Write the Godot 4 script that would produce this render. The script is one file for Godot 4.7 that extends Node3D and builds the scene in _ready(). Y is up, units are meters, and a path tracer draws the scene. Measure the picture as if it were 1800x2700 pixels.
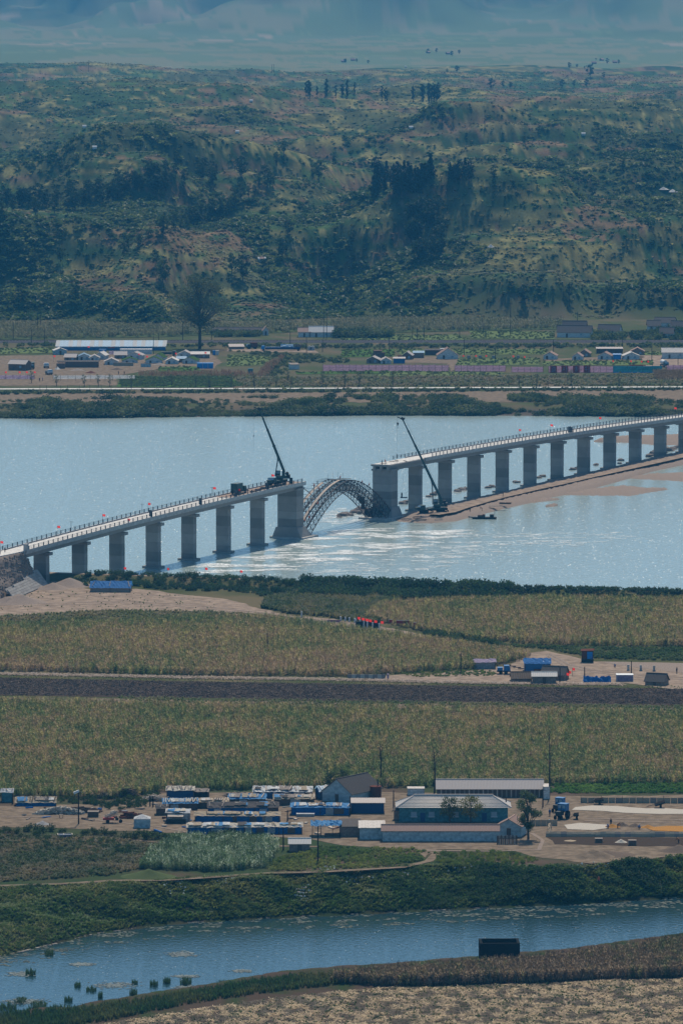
extends Node3D
# A telephoto view over a river valley: unfinished arch bridge, two cranes, corn fields, villages, hazy hills.
# Pixels named px, py are those of the 1800 x 2700 photograph; they give directions only, heights come from the ground or the thing stood on.

const F := 15000.0
const EYE := Vector3(0, 203, 0)
const WATER := -3.0
const POND := -7.0
var tilt := atan(1550.0 / F)
var ct := cos(tilt)
var sn := sin(tilt)
var rng := RandomNumberGenerator.new()
var names := {}
var mats := {}
var texs := {}
var nz := FastNoiseLite.new()
var nz2 := FastNoiseLite.new()
var cell := FastNoiseLite.new()
var sun_dir := Vector3.ZERO
var quality := 1.0

func _ready():
	rng.seed = 7
	for n in [nz, nz2]:
		n.noise_type = FastNoiseLite.TYPE_SIMPLEX_SMOOTH
		n.fractal_type = FastNoiseLite.FRACTAL_FBM
		n.fractal_octaves = 3
	nz.frequency = 1.0
	nz.seed = 3
	nz2.frequency = 1.0
	nz2.seed = 11
	nz2.fractal_octaves = 2
	cell.noise_type = FastNoiseLite.TYPE_CELLULAR
	cell.cellular_return_type = FastNoiseLite.RETURN_CELL_VALUE
	cell.frequency = 1.0
	cell.seed = 5
	# ---- camera
	var cam := Camera3D.new()
	cam.name = "camera"
	cam.position = EYE
	cam.rotation.x = -tilt
	cam.fov = rad_to_deg(2.0 * atan(1350.0 / F))
	cam.near = 5.0
	cam.far = 40000.0
	cam.current = true
	add_child(cam)
	# ---- sky, sun, air
	var env := Environment.new()
	env.background_mode = Environment.BG_SKY
	var sm := ProceduralSkyMaterial.new()
	sm.sky_top_color = Color(0.06, 0.19, 0.40).linear_to_srgb()
	sm.sky_horizon_color = Color(0.66, 0.98, 1.16).linear_to_srgb()
	sm.sky_curve = 0.10
	sm.ground_bottom_color = Color(0.10, 0.13, 0.14).linear_to_srgb()
	sm.ground_horizon_color = Color(0.40, 0.60, 0.72).linear_to_srgb()
	sm.sun_angle_max = 80.0
	sm.sun_curve = 0.22
	var sky := Sky.new()
	sky.sky_material = sm
	env.sky = sky
	env.tonemap_mode = Environment.TONE_MAPPER_LINEAR
	env.tonemap_exposure = 1.15
	env.fog_enabled = true
	env.fog_density = 0.000042
	env.fog_light_color = Color(0.10, 0.52, 1.0).linear_to_srgb()
	env.sdfgi_enabled = true
	env.ssao_enabled = true
	env.ssil_enabled = true
	var we := WorldEnvironment.new()
	we.name = "environment"
	we.environment = env
	add_child(we)
	var sun := DirectionalLight3D.new()
	sun.name = "sun"
	sun.light_energy = 1.6
	sun.light_color = Color(1.0, 0.955, 0.89)
	sun.light_angular_distance = 0.5
	sun.shadow_enabled = true
	var alt := deg_to_rad(54.0)
	var az := deg_to_rad(6.0)   # the sun stands beyond the hills, a little to the right
	sun_dir = Vector3(sin(az) * cos(alt), sin(alt), -cos(az) * cos(alt))
	sun.look_at_from_position(Vector3.ZERO, -sun_dir)
	add_child(sun)
	# ---- the place
	lines_of_the_land()
	make_materials()
	build_land()
	build_fields()
	build_bridge()
	build_cranes()
	build_river_things()
	build_near_village()
	build_middle()
	build_far_village()
	build_hill_things()
	build_plants()
	build_people()

# ------------------------------------------------------------------ pixels and places
func ray(px: float, py: float) -> Vector3:
	var y := -(py - 1350.0) / F
	return Vector3((px - 900.0) / F, y * ct - sn, -(ct + y * sn))

func P(px: float, py: float, y := 0.0) -> Vector3:
	var r := ray(px, py)
	return EYE + r * ((y - EYE.y) / r.y)

func mpp(p: Vector3) -> float:   # metres across one pixel of the photograph at p
	var q := p - EYE
	return (-q.z * ct - q.y * sn) / F

func px_of(p: Vector3) -> float:
	return 900.0 + p.x / mpp(p)

func G(px: float, py: float) -> Vector3:   # where the ray meets the land
	var r := ray(px, py)
	var t := 2000.0
	var p := EYE
	while t < 16000.0:
		p = EYE + r * t
		if p.y < land(p.x, -p.z):
			break
		t += 12.0
	var lo := t - 12.0
	for k in 8:
		var m := (lo + t) / 2.0
		p = EYE + r * m
		if p.y < land(p.x, -p.z):
			t = m
		else:
			lo = m
	p.y = land(p.x, -p.z)
	return p

# ------------------------------------------------------------------ the lie of the land
var lines := {}
func poly_line(key: String, pts: Array, level: float):
	var px := []
	var ds := []
	for p in pts:
		px.append(float(p[0]))
		ds.append(-P(p[0], p[1], level).z)
	lines[key] = [px, ds]

func at_line(key: String, px: float) -> float:
	var a: Array = lines[key][0]
	var b: Array = lines[key][1]
	if px <= a[0]: return b[0]
	for i in range(1, a.size()):
		if px <= a[i]:
			return lerpf(b[i - 1], b[i], (px - a[i - 1]) / (a[i] - a[i - 1]))
	return b[-1]

func lines_of_the_land():
	poly_line("pond_near", [[-900, 2790], [0, 2695], [300, 2655], [500, 2622], [750, 2580], [1000, 2562], [1200, 2548], [1500, 2522], [1800, 2482], [2700, 2400]], POND)
	poly_line("pond_far", [[-900, 2590], [0, 2522], [130, 2492], [250, 2462], [450, 2436], [650, 2424], [900, 2412], [1200, 2398], [1500, 2384], [1800, 2366], [2700, 2310]], POND)
	poly_line("slope_top", [[-900, 2345], [0, 2338], [300, 2325], [520, 2312], [800, 2298], [1050, 2282], [1300, 2274], [1500, 2285], [1650, 2268], [1800, 2258], [2700, 2220]], 0.0)
	poly_line("levee", [[-900, 1498], [0, 1508], [330, 1516], [640, 1527], [800, 1534], [1000, 1541], [1300, 1550], [1800, 1559], [2700, 1572]], 1.6)
	poly_line("far_shore", [[-900, 1108], [0, 1103], [170, 1103], [500, 1099], [1000, 1095], [1500, 1097], [1800, 1099], [2700, 1102]], WATER)
	poly_line("hill_foot", [[-900, 846], [0, 846], [250, 848], [420, 858], [560, 850], [800, 842], [1000, 836], [1300, 842], [1800, 840], [2700, 845]], 0.0)

func sst(a: float, b: float, x: float) -> float:
	return smoothstep(a, b, x)

func land(x: float, d: float) -> float:
	var px := 900.0 + x / ((d * ct + (EYE.y - 5.0) * sn) / F)
	if d < 1500.0:
		var dn := at_line("pond_near", px)
		var df := at_line("pond_far", px)
		if d < (dn + df) * 0.5:
			return lerpf(-4.6, -9.0, sst(dn - 4.0, dn + 7.0, d)) + 0.25 * nz2.get_noise_2d(x * 0.05, d * 0.05)
		var dt := at_line("slope_top", px)
		var t := clampf((d - df) / maxf(dt - df, 4.0), 0.0, 1.0)
		var y := lerpf(-9.0, POND, sst(df - 10.0, df, d)) + (-POND) * pow(t, 0.8)
		return y + nz.get_noise_2d(x * 0.06, d * 0.06) * 1.5 * sst(0.02, 0.3, t) * (1.0 - sst(0.75, 1.0, t))
	if d < 2150.0:
		var dl := at_line("levee", px)
		var y := 1.6 * sst(dl - 9.0, dl - 3.0, d) * (1.0 - sst(dl + 2.0, dl + 4.0, d))
		return y - 7.5 * sst(dl + 2.0, dl + 13.0, d)
	var fs := at_line("far_shore", px)
	if d < fs + 60.0:
		return lerpf(-7.5, WATER, sst(fs - 14.0, fs, d)) - WATER * sst(fs - 1.0, fs + 22.0, d)
	var hf := at_line("hill_foot", px)
	if d < hf: return 0.0
	return hills(x, d, px, hf)

func hills(x: float, d: float, px: float, hf: float) -> float:
	var t := d - hf
	var bluff := 21.0 * sst(880, 1180, px) + 13.0 * (1.0 - sst(380, 520, px)) - 7.0 * sst(1450, 1560, px)
	var y := bluff * sst(0.0, 42.0, t + 26.0 * nz2.get_noise_2d(x * 0.02, 3.0) * sst(0.0, 20.0, t))
	var prof := [[0, 0], [330, 26], [620, 45], [900, 39], [1400, 47], [2300, 39], [3000, 28], [4600, 12], [20000, 12]]
	for k in range(1, prof.size()):
		if t <= prof[k][0]:
			y += lerpf(prof[k - 1][1], prof[k][1], sst(0.0, 1.0, (t - prof[k - 1][0]) / (prof[k][0] - prof[k - 1][0])))
			break
	y -= bluff * 0.75 * sst(60.0, 500.0, t)
	var fade := sst(0.0, 160.0, t) * (1.0 - 0.8 * sst(4300, 5600, d))
	var rug := nz.get_noise_2d(x * 0.0042 + 3.1, d * 0.0030)
	y += (rug * 22.0 + nz2.get_noise_2d(x * 0.014, d * 0.011) * 3.0 * (1.0 - 0.75 * sst(3600, 4300, d))) * fade
	y += nz2.get_noise_2d(x * 0.0030 + d * 0.0016 + 6.0, d * 0.0058 - x * 0.0026) * 34.0 * sst(30.0, 200.0, t) * (1.0 - 0.8 * sst(3900, 4700, d))
	y += bump(x, d, -165, 4950, 230, 420, 22.0) + bump(x, d, -380, 6500, 420, 420, 16.0) + bump(x, d, 270, 4150, 150, 260, 12.0)
	# ravine that runs down from the conifers to the plain
	var rav := absf(x - lerpf(-20.0, 28.0, sst(2900, 3700, d)) - 14.0 * sin(d * 0.009))
	y -= 11.0 * exp(-rav * rav / 500.0) * sst(10.0, 120.0, t) * (1.0 - sst(650.0, 900.0, t))
	var rav2 := absf(x + lerpf(128.0, 84.0, sst(2900, 3500, d)) - 10.0 * sin(d * 0.012))
	y -= 7.0 * exp(-rav2 * rav2 / 320.0) * sst(10.0, 120.0, t) * (1.0 - sst(500.0, 700.0, t))
	y += bump(x, d, 60, 3480, 60, 130, 8.0) + bump(x, d, -140, 3380, 80, 110, 9.0)
	# terraces
	var st := 2.6
	var k := y / st
	var fr := k - floorf(k)
	y = lerpf(y, (floorf(k) + sst(0.55, 1.0, fr)) * st, 0.85 * sst(0.0, 0.4, nz2.get_noise_2d(x * 0.006 + 9.0, d * 0.005) + 0.25) * fade)
	if d > 7300.0:
		var m := lerpf(y, 10.0 + nz2.get_noise_2d(x * 0.004, d * 0.002) * 2.0, sst(7300.0, 7900.0, d))
		if d > 9000.0:
			var ridge := nz.get_noise_2d(x * 0.0019 + 40.0, d * 0.0005 + 5.0)
			var lean := sst(10600.0 - 900.0 * sst(-100, 600, x) + 900.0 * ridge, 16500.0, d)
			m += lean * (420.0 + 250.0 * ridge) + maxf(0.0, ridge + 0.3) * 240.0 * sst(9700, 11600, d) + nz.get_noise_2d(x * 0.005, d * 0.002) * 22.0 * sst(10200, 11400, d)
		return m
	return y

func bump(x: float, d: float, cx: float, cd: float, rx: float, rd: float, h: float) -> float:
	var a := (x - cx) / rx
	var b := (d - cd) / rd
	return h * exp(-a * a - b * b)

# ------------------------------------------------------------------ nodes
func numbered(called: String) -> String:
	names[called] = names.get(called, -1) + 1
	return called if names[called] == 0 else "%s_%03d" % [called, names[called]]

func thing(called: String, label: String, category: String, at := Vector3.ZERO, yaw := 0.0, group := "") -> Node3D:
	var o := Node3D.new()
	o.name = numbered(called)
	add_child(o)
	o.position = at
	o.rotation.y = yaw
	tag(o, label, category, group)
	return o

func tag(o: Node, label: String, category := "", group := "", kind := ""):
	o.set_meta("label", label)
	if category: o.set_meta("category", category)
	if group: o.set_meta("group", group)
	if kind: o.set_meta("kind", kind)

func put(parent: Node, called: String, m: Mesh, material: Material, at := Vector3.ZERO, turn := Vector3.ZERO) -> MeshInstance3D:
	var o := MeshInstance3D.new()
	o.mesh = m
	o.material_override = material
	o.position = at
	o.rotation = turn
	if parent == self:
		o.name = numbered(called)
		add_child(o)
	else:
		o.name = called
		parent.add_child(o, true)
	return o

func struct(called: String, m: Mesh, material: Material, at := Vector3.ZERO) -> MeshInstance3D:
	var o := put(self, called, m, material, at)
	o.set_meta("kind", "structure")
	return o

func copy(o: Node3D, at: Vector3, yaw := 0.0, label := "", group := "", size := 1.0) -> Node3D:
	var c: Node3D = o.duplicate()
	var base: String = String(o.name)
	if base.substr(base.length() - 4, 1) == "_" and base.substr(base.length() - 3).is_valid_int():
		base = base.substr(0, base.length() - 4)
	c.name = numbered(base)
	add_child(c)
	c.position = at
	c.rotation.y = yaw
	c.scale = Vector3.ONE * size
	if label: c.set_meta("label", label)
	if group: c.set_meta("group", group)
	return c

# ------------------------------------------------------------------ shapes
func tool() -> SurfaceTool:
	var st := SurfaceTool.new()
	st.begin(Mesh.PRIMITIVE_TRIANGLES)
	st.set_smooth_group(-1)
	return st

func done(st: SurfaceTool) -> ArrayMesh:
	st.generate_normals()
	return st.commit()

func tri(st: SurfaceTool, a: Vector3, b: Vector3, c: Vector3):
	st.add_vertex(a)
	st.add_vertex(b)
	st.add_vertex(c)

func quad(st: SurfaceTool, a: Vector3, b: Vector3, c: Vector3, d: Vector3):   # clockwise seen from the front
	tri(st, a, b, c)
	tri(st, a, c, d)

func box(st: SurfaceTool, c: Vector3, s: Vector3, b := Basis.IDENTITY):
	var h := s / 2.0
	var v := []
	for i in 8:
		v.append(c + b * Vector3(h.x if i & 1 else -h.x, h.y if i & 2 else -h.y, h.z if i & 4 else -h.z))
	quad(st, v[4], v[6], v[7], v[5])
	quad(st, v[1], v[3], v[2], v[0])
	quad(st, v[5], v[7], v[3], v[1])
	quad(st, v[0], v[2], v[6], v[4])
	quad(st, v[6], v[2], v[3], v[7])
	quad(st, v[0], v[4], v[5], v[1])

func bar(st: SurfaceTool, a: Vector3, b: Vector3, w: float, w2 := -1.0, n := 4):   # a tapering n-sided bar
	if w2 < 0.0: w2 = w
	var f := (b - a).normalized()
	var u := f.cross(Vector3.UP if absf(f.y) < 0.95 else Vector3.RIGHT).normalized()
	var v := f.cross(u)
	var ra := []
	var rb := []
	for i in n:
		var t := TAU * (i + 0.5) / n
		var o := u * cos(t) + v * sin(t)
		ra.append(a + o * w / 2.0)
		rb.append(b + o * w2 / 2.0)
	for i in n:
		var j := (i + 1) % n
		quad(st, ra[i], rb[i], rb[j], ra[j])
		if i > 0 and i < n - 1:
			tri(st, ra[0], ra[i], ra[i + 1])
			tri(st, rb[0], rb[i + 1], rb[i])

func bars(list: Array, w: float, n := 4) -> ArrayMesh:
	var st := tool()
	for p in list:
		bar(st, p[0], p[1], w, -1.0, n)
	return done(st)

func boxm(s: Vector3) -> BoxMesh:
	var m := BoxMesh.new()
	m.size = s
	return m

func cylm(r0: float, r1: float, h: float, n := 12) -> CylinderMesh:
	var m := CylinderMesh.new()
	m.bottom_radius = r0
	m.top_radius = r1
	m.height = h
	m.radial_segments = n
	m.rings = 1
	return m

func prism_x(outline: Array, length: float) -> ArrayMesh:   # an outline in (z, y), clockwise seen from +x, swept along x
	var st := tool()
	var n := outline.size()
	var poly := PackedVector2Array()
	for p in outline: poly.append(Vector2(p[0], p[1]))
	var tris := Geometry2D.triangulate_polygon(poly)
	for side in [1.0, -1.0]:
		var x: float = side * length / 2.0
		for i in range(0, tris.size(), 3):
			var a := Vector3(x, poly[tris[i]].y, poly[tris[i]].x)
			var b := Vector3(x, poly[tris[i + 1]].y, poly[tris[i + 1]].x)
			var c := Vector3(x, poly[tris[i + 2]].y, poly[tris[i + 2]].x)
			if ((b - a).cross(c - a).x > 0.0) == (side > 0.0): tri(st, a, c, b)
			else: tri(st, a, b, c)
	var area := 0.0
	for i in n:
		area += poly[i].cross(poly[(i + 1) % n])
	for i in n:
		var p := poly[i]
		var q := poly[(i + 1) % n]
		var h := length / 2.0
		if area < 0.0:
			quad(st, Vector3(h, p.y, p.x), Vector3(-h, p.y, p.x), Vector3(-h, q.y, q.x), Vector3(h, q.y, q.x))
		else:
			quad(st, Vector3(-h, p.y, p.x), Vector3(h, p.y, p.x), Vector3(h, q.y, q.x), Vector3(-h, q.y, q.x))
	return done(st)

# ------------------------------------------------------------------ materials
func lin(r: float, g: float, b: float) -> Color:
	return Color(r, g, b).linear_to_srgb()

func noise_tex(key: String, freq: float, octaves: int, lo: float, hi: float, normal := 0.0, size := 512, kind := FastNoiseLite.TYPE_SIMPLEX_SMOOTH) -> NoiseTexture2D:
	if texs.has(key): return texs[key]
	var n := FastNoiseLite.new()
	n.noise_type = kind
	n.frequency = freq
	n.fractal_octaves = octaves
	n.fractal_type = FastNoiseLite.FRACTAL_FBM
	n.seed = hash(key) % 1000
	var t := NoiseTexture2D.new()
	t.width = size
	t.height = size
	t.seamless = true
	t.noise = n
	if normal > 0.0:
		t.as_normal_map = true
		t.bump_strength = normal
	else:
		var g := Gradient.new()
		g.set_color(0, lin(lo, lo, lo))
		g.set_color(1, lin(hi, hi, hi))
		t.color_ramp = g
	texs[key] = t
	return t

func mat(key: String, c: Array, rough := 0.9, tex := "", scale := 0.2, bumpy := 0.0) -> StandardMaterial3D:
	if mats.has(key): return mats[key]
	var m := StandardMaterial3D.new()
	m.resource_name = key
	m.albedo_color = lin(c[0], c[1], c[2])
	m.roughness = rough
	m.metallic_specular = 0.3 if rough < 0.84 else 0.06
	if tex:
		m.albedo_texture = texs[tex]
		m.uv1_triplanar = true
		m.uv1_world_triplanar = true
		m.uv1_scale = Vector3.ONE * scale
	if bumpy > 0.0:
		m.normal_enabled = true
		m.normal_texture = texs["rough_n"]
		m.normal_scale = bumpy
	mats[key] = m
	return m

func leafy(key: String, c: Array, through := 0.9) -> StandardMaterial3D:
	if mats.has(key): return mats[key]
	var m := mat(key, c, 0.65)
	m.vertex_color_use_as_albedo = true
	m.backlight_enabled = true
	m.backlight = lin(through, through, through * 0.7)
	m.cull_mode = BaseMaterial3D.CULL_DISABLED
	return m

func make_materials():
	noise_tex("grain", 0.03, 4, 0.45, 1.0)
	noise_tex("blotch", 0.008, 4, 0.5, 1.0)
	noise_tex("patch", 0.01, 6, 0.5, 1.0, 0.0, 1024)
	noise_tex("stain", 0.012, 3, 0.78, 1.0)
	noise_tex("fleck", 0.12, 3, 0.35, 1.0)
	noise_tex("rough_n", 0.05, 4, 0, 1, 6.0)
	noise_tex("wave_n", 0.02, 4, 0, 1, 5.0)
	mat("concrete", [0.255, 0.235, 0.215], 0.85, "stain", 0.06, 0.2)
	mat("concrete_damp", [0.185, 0.175, 0.16], 0.85, "stain", 0.05, 0.2)
	mat("concrete_light", [0.30, 0.28, 0.255], 0.85, "stain", 0.07, 0.2)
	mat("concrete_new", [0.46, 0.44, 0.41], 0.85, "blotch", 0.2)
	mat("deck_top", [0.62, 0.59, 0.54], 0.9, "blotch", 0.15)
	mat("deck_dirt", [0.42, 0.31, 0.24], 0.95, "fleck", 0.3)
	mat("kerb", [0.20, 0.15, 0.13], 0.9, "grain", 0.4)
	mat("rail", [0.035, 0.045, 0.055], 0.6)
	mat("steel", [0.035, 0.033, 0.032], 0.6, "grain", 0.8)
	mat("steel_rust", [0.10, 0.062, 0.048], 0.8, "grain", 0.8)
	mat("plank", [0.55, 0.45, 0.36], 0.85, "grain", 0.6)
	mat("plank_old", [0.30, 0.25, 0.21], 0.9, "grain", 0.7)
	mat("timber", [0.14, 0.10, 0.08], 0.9, "grain", 0.8)
	mat("crane_green", [0.030, 0.055, 0.050], 0.45)
	mat("crane_dark", [0.018, 0.024, 0.026], 0.6)
	mat("tyre", [0.015, 0.015, 0.016], 0.9)
	mat("glass", [0.20, 0.28, 0.33], 0.08)
	mat("chrome", [0.5, 0.5, 0.5], 0.3)
	mat("red_cloth", [0.78, 0.05, 0.035], 0.8)
	mat("red_paint", [0.42, 0.06, 0.05], 0.8, "grain", 0.5)
	mat("white_paint", [0.72, 0.72, 0.70], 0.7, "grain", 0.3)
	mat("white_cloth", [0.66, 0.66, 0.65], 0.8, "blotch", 0.5)
	mat("blue_tarp", [0.025, 0.19, 0.50], 0.8, "blotch", 0.5, 0.7)
	mat("blue_tarp_pale", [0.12, 0.36, 0.66], 0.8, "blotch", 0.5, 0.7)
	mat("blue_sheet", [0.33, 0.52, 0.68], 0.5, "blotch", 0.35)
	mat("blue_dark", [0.02, 0.08, 0.20], 0.6, "grain", 0.4)
	mat("blue_paint", [0.03, 0.16, 0.36], 0.5, "grain", 0.3)
	mat("blue_bright", [0.02, 0.25, 0.62], 0.5, "grain", 0.3)
	mat("plastic", [0.50, 0.53, 0.54], 0.4, "blotch", 0.6, 0.6)
	mat("purple_cloth", [0.42, 0.33, 0.46], 0.8, "blotch", 0.3)
	mat("mauve_cloth", [0.42, 0.27, 0.36], 0.85, "blotch", 0.3)
	mat("teal_wall", [0.075, 0.21, 0.24], 0.9, "blotch", 0.25)
	mat("pale_wall", [0.36, 0.45, 0.47], 0.9, "blotch", 0.22)
	mat("white_wall", [0.60, 0.60, 0.57], 0.9, "blotch", 0.3)
	mat("grey_wall", [0.28, 0.27, 0.26], 0.9, "blotch", 0.3)
	mat("brick_wall", [0.20, 0.13, 0.10], 0.9, "grain", 0.5)
	mat("mud_wall", [0.27, 0.20, 0.16], 0.95, "blotch", 0.3)
	mat("roof_grey", [0.50, 0.44, 0.40], 0.9, "grain", 0.6)
	mat("roof_pale", [0.70, 0.64, 0.57], 0.9, "grain", 0.6)
	mat("roof_dark", [0.13, 0.115, 0.105], 0.9, "fleck", 0.5)
	mat("roof_red", [0.38, 0.26, 0.21], 0.9, "grain", 0.6)
	mat("roof_flat", [0.55, 0.50, 0.45], 0.9, "blotch", 0.3)
	mat("straw", [0.46, 0.37, 0.26], 0.95, "fleck", 0.8, 0.8)
	mat("straw_pale", [0.60, 0.53, 0.43], 0.95, "fleck", 0.8, 0.8)
	mat("straw_dark", [0.17, 0.13, 0.10], 0.95, "fleck", 0.8, 0.8)
	mat("dirt", [0.185, 0.142, 0.102], 0.97, "patch", 0.03, 0.5)
	mat("sand", [0.27, 0.205, 0.155], 0.97, "patch", 0.022, 0.5)
	mat("grain_floor", [0.50, 0.45, 0.38], 0.95, "fleck", 0.25)
	mat("corn_cobs", [0.44, 0.22, 0.06], 0.9, "fleck", 0.7, 0.8)
	mat("plough", [0.072, 0.054, 0.042], 0.97, "fleck", 0.12, 1.0)
	mat("plough_far", [0.15, 0.105, 0.095], 0.97, "grain", 0.05)
	mat("road", [0.66, 0.64, 0.60], 0.9, "grain", 0.1)
	mat("crop_green", [0.07, 0.13, 0.03], 0.9, "fleck", 0.15)
	mat("crop_pale", [0.13, 0.17, 0.06], 0.9, "fleck", 0.15)
	mat("meadow", [0.085, 0.11, 0.045], 0.95, "fleck", 0.12)
	mat("clod_base", [1, 1, 1], 0.97).vertex_color_use_as_albedo = true
	mat("gravel", [0.31, 0.245, 0.20], 0.95, "fleck", 0.35, 1.0)
	mat("rock", [0.22, 0.19, 0.17], 0.9, "grain", 0.4, 0.8)
	mat("ballast", [0.16, 0.14, 0.14], 0.95, "fleck", 0.3)
	mat("dark_concrete", [0.020, 0.021, 0.020], 0.9, "blotch", 0.3)
	mat("bark", [0.07, 0.055, 0.045], 0.95)
	mat("bark_dark", [0.030, 0.027, 0.026], 0.95)
	mat("foam", [0.80, 0.82, 0.80], 0.7)
	mat("black_cloth", [0.012, 0.016, 0.022], 0.8)
	mat("teal_cloth", [0.02, 0.14, 0.20], 0.8, "blotch", 0.2)
	mat("rust", [0.13, 0.05, 0.035], 0.85, "grain", 0.6)
	for k in ["purple_cloth", "mauve_cloth", "white_cloth", "red_cloth", "teal_cloth", "blue_tarp", "blue_tarp_pale", "plastic", "blue_sheet"]:
		mats[k].backlight_enabled = true
		mats[k].backlight = lin(0.8, 0.8, 0.8) if k != "red_cloth" else lin(0.8, 0.05, 0.035)
	leafy("leaf", [1, 1, 1])
	leafy("needle", [1, 1, 1], 0.3)
	leafy("dry_leaf", [1, 1, 1], 0.8)
	for k in ["river", "pond"]:
		var m := mat(k, [0.21, 0.265, 0.25] if k == "river" else [0.010, 0.030, 0.038], 0.17 if k == "river" else 0.10)
		m.metallic_specular = 0.5
		m.normal_enabled = true
		m.normal_texture = texs["wave_n"]
		m.normal_scale = 0.55 if k == "river" else 0.3
		m.uv1_triplanar = true
		m.uv1_world_triplanar = true
		m.uv1_scale = Vector3.ONE * (0.035 if k == "river" else 0.06)
	for k in ["earth", "hill_earth"]:
		var m := mat(k, [1, 1, 1], 0.95, "fleck" if k == "earth" else "grain", 0.11 if k == "earth" else 0.03)
		m.vertex_color_use_as_albedo = true

# ------------------------------------------------------------------ land
func sheet_grid(px0: float, px1: float, cols: int, ds: Array, f: Callable, tint: Callable) -> ArrayMesh:
	var v := PackedVector3Array()
	var cs := PackedColorArray()
	var idx := PackedInt32Array()
	for d in ds:
		for i in cols + 1:
			var px := lerpf(px0, px1, float(i) / cols)
			var x: float = (px - 900.0) * (d * ct + 198.0 * sn) / F
			var y: float = f.call(x, d)
			v.append(Vector3(x, y, -d))
			cs.append(tint.call(x, d, y, px))
	var w := cols + 1
	for r in ds.size() - 1:
		for i in cols:
			var a := r * w + i
			idx.append_array([a, a + w, a + 1, a + 1, a + w, a + w + 1])
	var nrm := PackedVector3Array()
	nrm.resize(v.size())
	for r in ds.size():
		for i in w:
			var k := r * w + i
			var dx := v[k + (1 if i < cols else 0)] - v[k - (1 if i > 0 else 0)]
			var dz := v[k + (w if r < ds.size() - 1 else 0)] - v[k - (w if r > 0 else 0)]
			nrm[k] = dx.cross(dz).normalized()
	var arr := []
	arr.resize(Mesh.ARRAY_MAX)
	arr[Mesh.ARRAY_VERTEX] = v
	arr[Mesh.ARRAY_NORMAL] = nrm
	arr[Mesh.ARRAY_COLOR] = cs
	arr[Mesh.ARRAY_INDEX] = idx
	var m := ArrayMesh.new()
	m.add_surface_from_arrays(Mesh.PRIMITIVE_TRIANGLES, arr)
	return m

func steps(list: Array) -> Array:   # [start, step, end, step, end ...]
	var out := []
	var d: float = list[0]
	for i in range(1, list.size(), 2):
		while d < list[i + 1] - 0.01:
			out.append(d)
			d += list[i]
		d = list[i + 1]
	out.append(d)
	return out

func mixc(a: Color, b: Color, t: float) -> Color:
	return a.lerp(b, clampf(t, 0.0, 1.0))

const C_GRASS := Color(0.045, 0.070, 0.028)
const C_DRY := Color(0.15, 0.125, 0.07)
const C_SOIL := Color(0.16, 0.115, 0.085)
const C_DARK := Color(0.030, 0.042, 0.022)

func ground_tint(x: float, d: float, y: float, px: float) -> Color:
	var n := nz.get_noise_2d(x * 0.03, d * 0.03)
	var n2 := nz2.get_noise_2d(x * 0.11, d * 0.09)
	if d < 1160.0 and y > -6.0:
		return mixc(Color(0.085, 0.062, 0.044), C_GRASS * 0.9, n2 * 1.6 + 0.2)
	if y < -0.4 and d < 1400.0:
		return mixc(C_GRASS * 0.8, mixc(C_DARK, C_SOIL * 0.6, n + 0.2), n2 + 0.4)
	if d < 1470.0: return mixc(C_GRASS, C_SOIL * 0.7, n * 1.4 + 0.35)
	if d < 1800.0: return mixc(Color(0.075, 0.085, 0.035), C_DRY, n * 1.5 + 0.45)
	if y < -1.0: return Color(0.12, 0.10, 0.08)
	return mixc(Color(0.075, 0.095, 0.04), mixc(C_DRY, C_SOIL, 0.5), n * 1.2 + 0.3 + n2 * 0.4)

var parcel_colors := [Color(0.042, 0.072, 0.026), Color(0.060, 0.092, 0.030), Color(0.120, 0.108, 0.050), Color(0.125, 0.085, 0.050), Color(0.034, 0.060, 0.026), Color(0.150, 0.135, 0.055), Color(0.065, 0.072, 0.034), Color(0.050, 0.084, 0.030), Color(0.100, 0.120, 0.045)]

func hill_tint(x: float, d: float, y: float, px: float) -> Color:
	if d > 7500.0:
		var k := cell.get_noise_2d(x * 0.006 + 0.3 * nz2.get_noise_2d(x * 0.004, d * 0.002), d * 0.0028) * 0.5 + 0.5
		var c: Color = [Color(0.14, 0.18, 0.09), Color(0.12, 0.155, 0.08), Color(0.18, 0.18, 0.105), Color(0.13, 0.165, 0.095), Color(0.26, 0.22, 0.15)][int(k * 4.99)]
		var wood := Color(0.060, 0.082, 0.050)
		var slope := sst(10000, 11300, d + 900.0 * nz.get_noise_2d(x * 0.003, d * 0.0012))
		return mixc(c, wood, slope * (0.7 + 0.9 * nz2.get_noise_2d(x * 0.006, d * 0.002)))
	# parcels lie along the contours of the terraces
	var wx := x + 22.0 * nz2.get_noise_2d(x * 0.012, d * 0.010)
	var k := cell.get_noise_2d(wx * 0.011, y * 0.06 + d * lerpf(0.0045, 0.0025, sst(4200, 5500, d))) * 0.5 + 0.5
	var c: Color = parcel_colors[int(k * 8.99)]
	var wild := nz.get_noise_2d(x * 0.005 + 20.0, d * 0.004) - 0.4 * sst(3800, 4700, d)
	c = mixc(c * 1.15, C_DARK * 1.25, (wild - 0.05) * 3.0)
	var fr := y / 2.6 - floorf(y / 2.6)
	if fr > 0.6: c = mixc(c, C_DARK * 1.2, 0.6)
	if d < 3060.0: c = mixc(c, C_DARK * 1.3, 0.5 * sst(3060, 2960, d) * sst(900, 1150, px))  # bluff self-shadow deepened in the colour near the hill foot
	return c * (1.15 + 0.6 * nz2.get_noise_2d(x * 0.05, d * 0.04))

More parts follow.
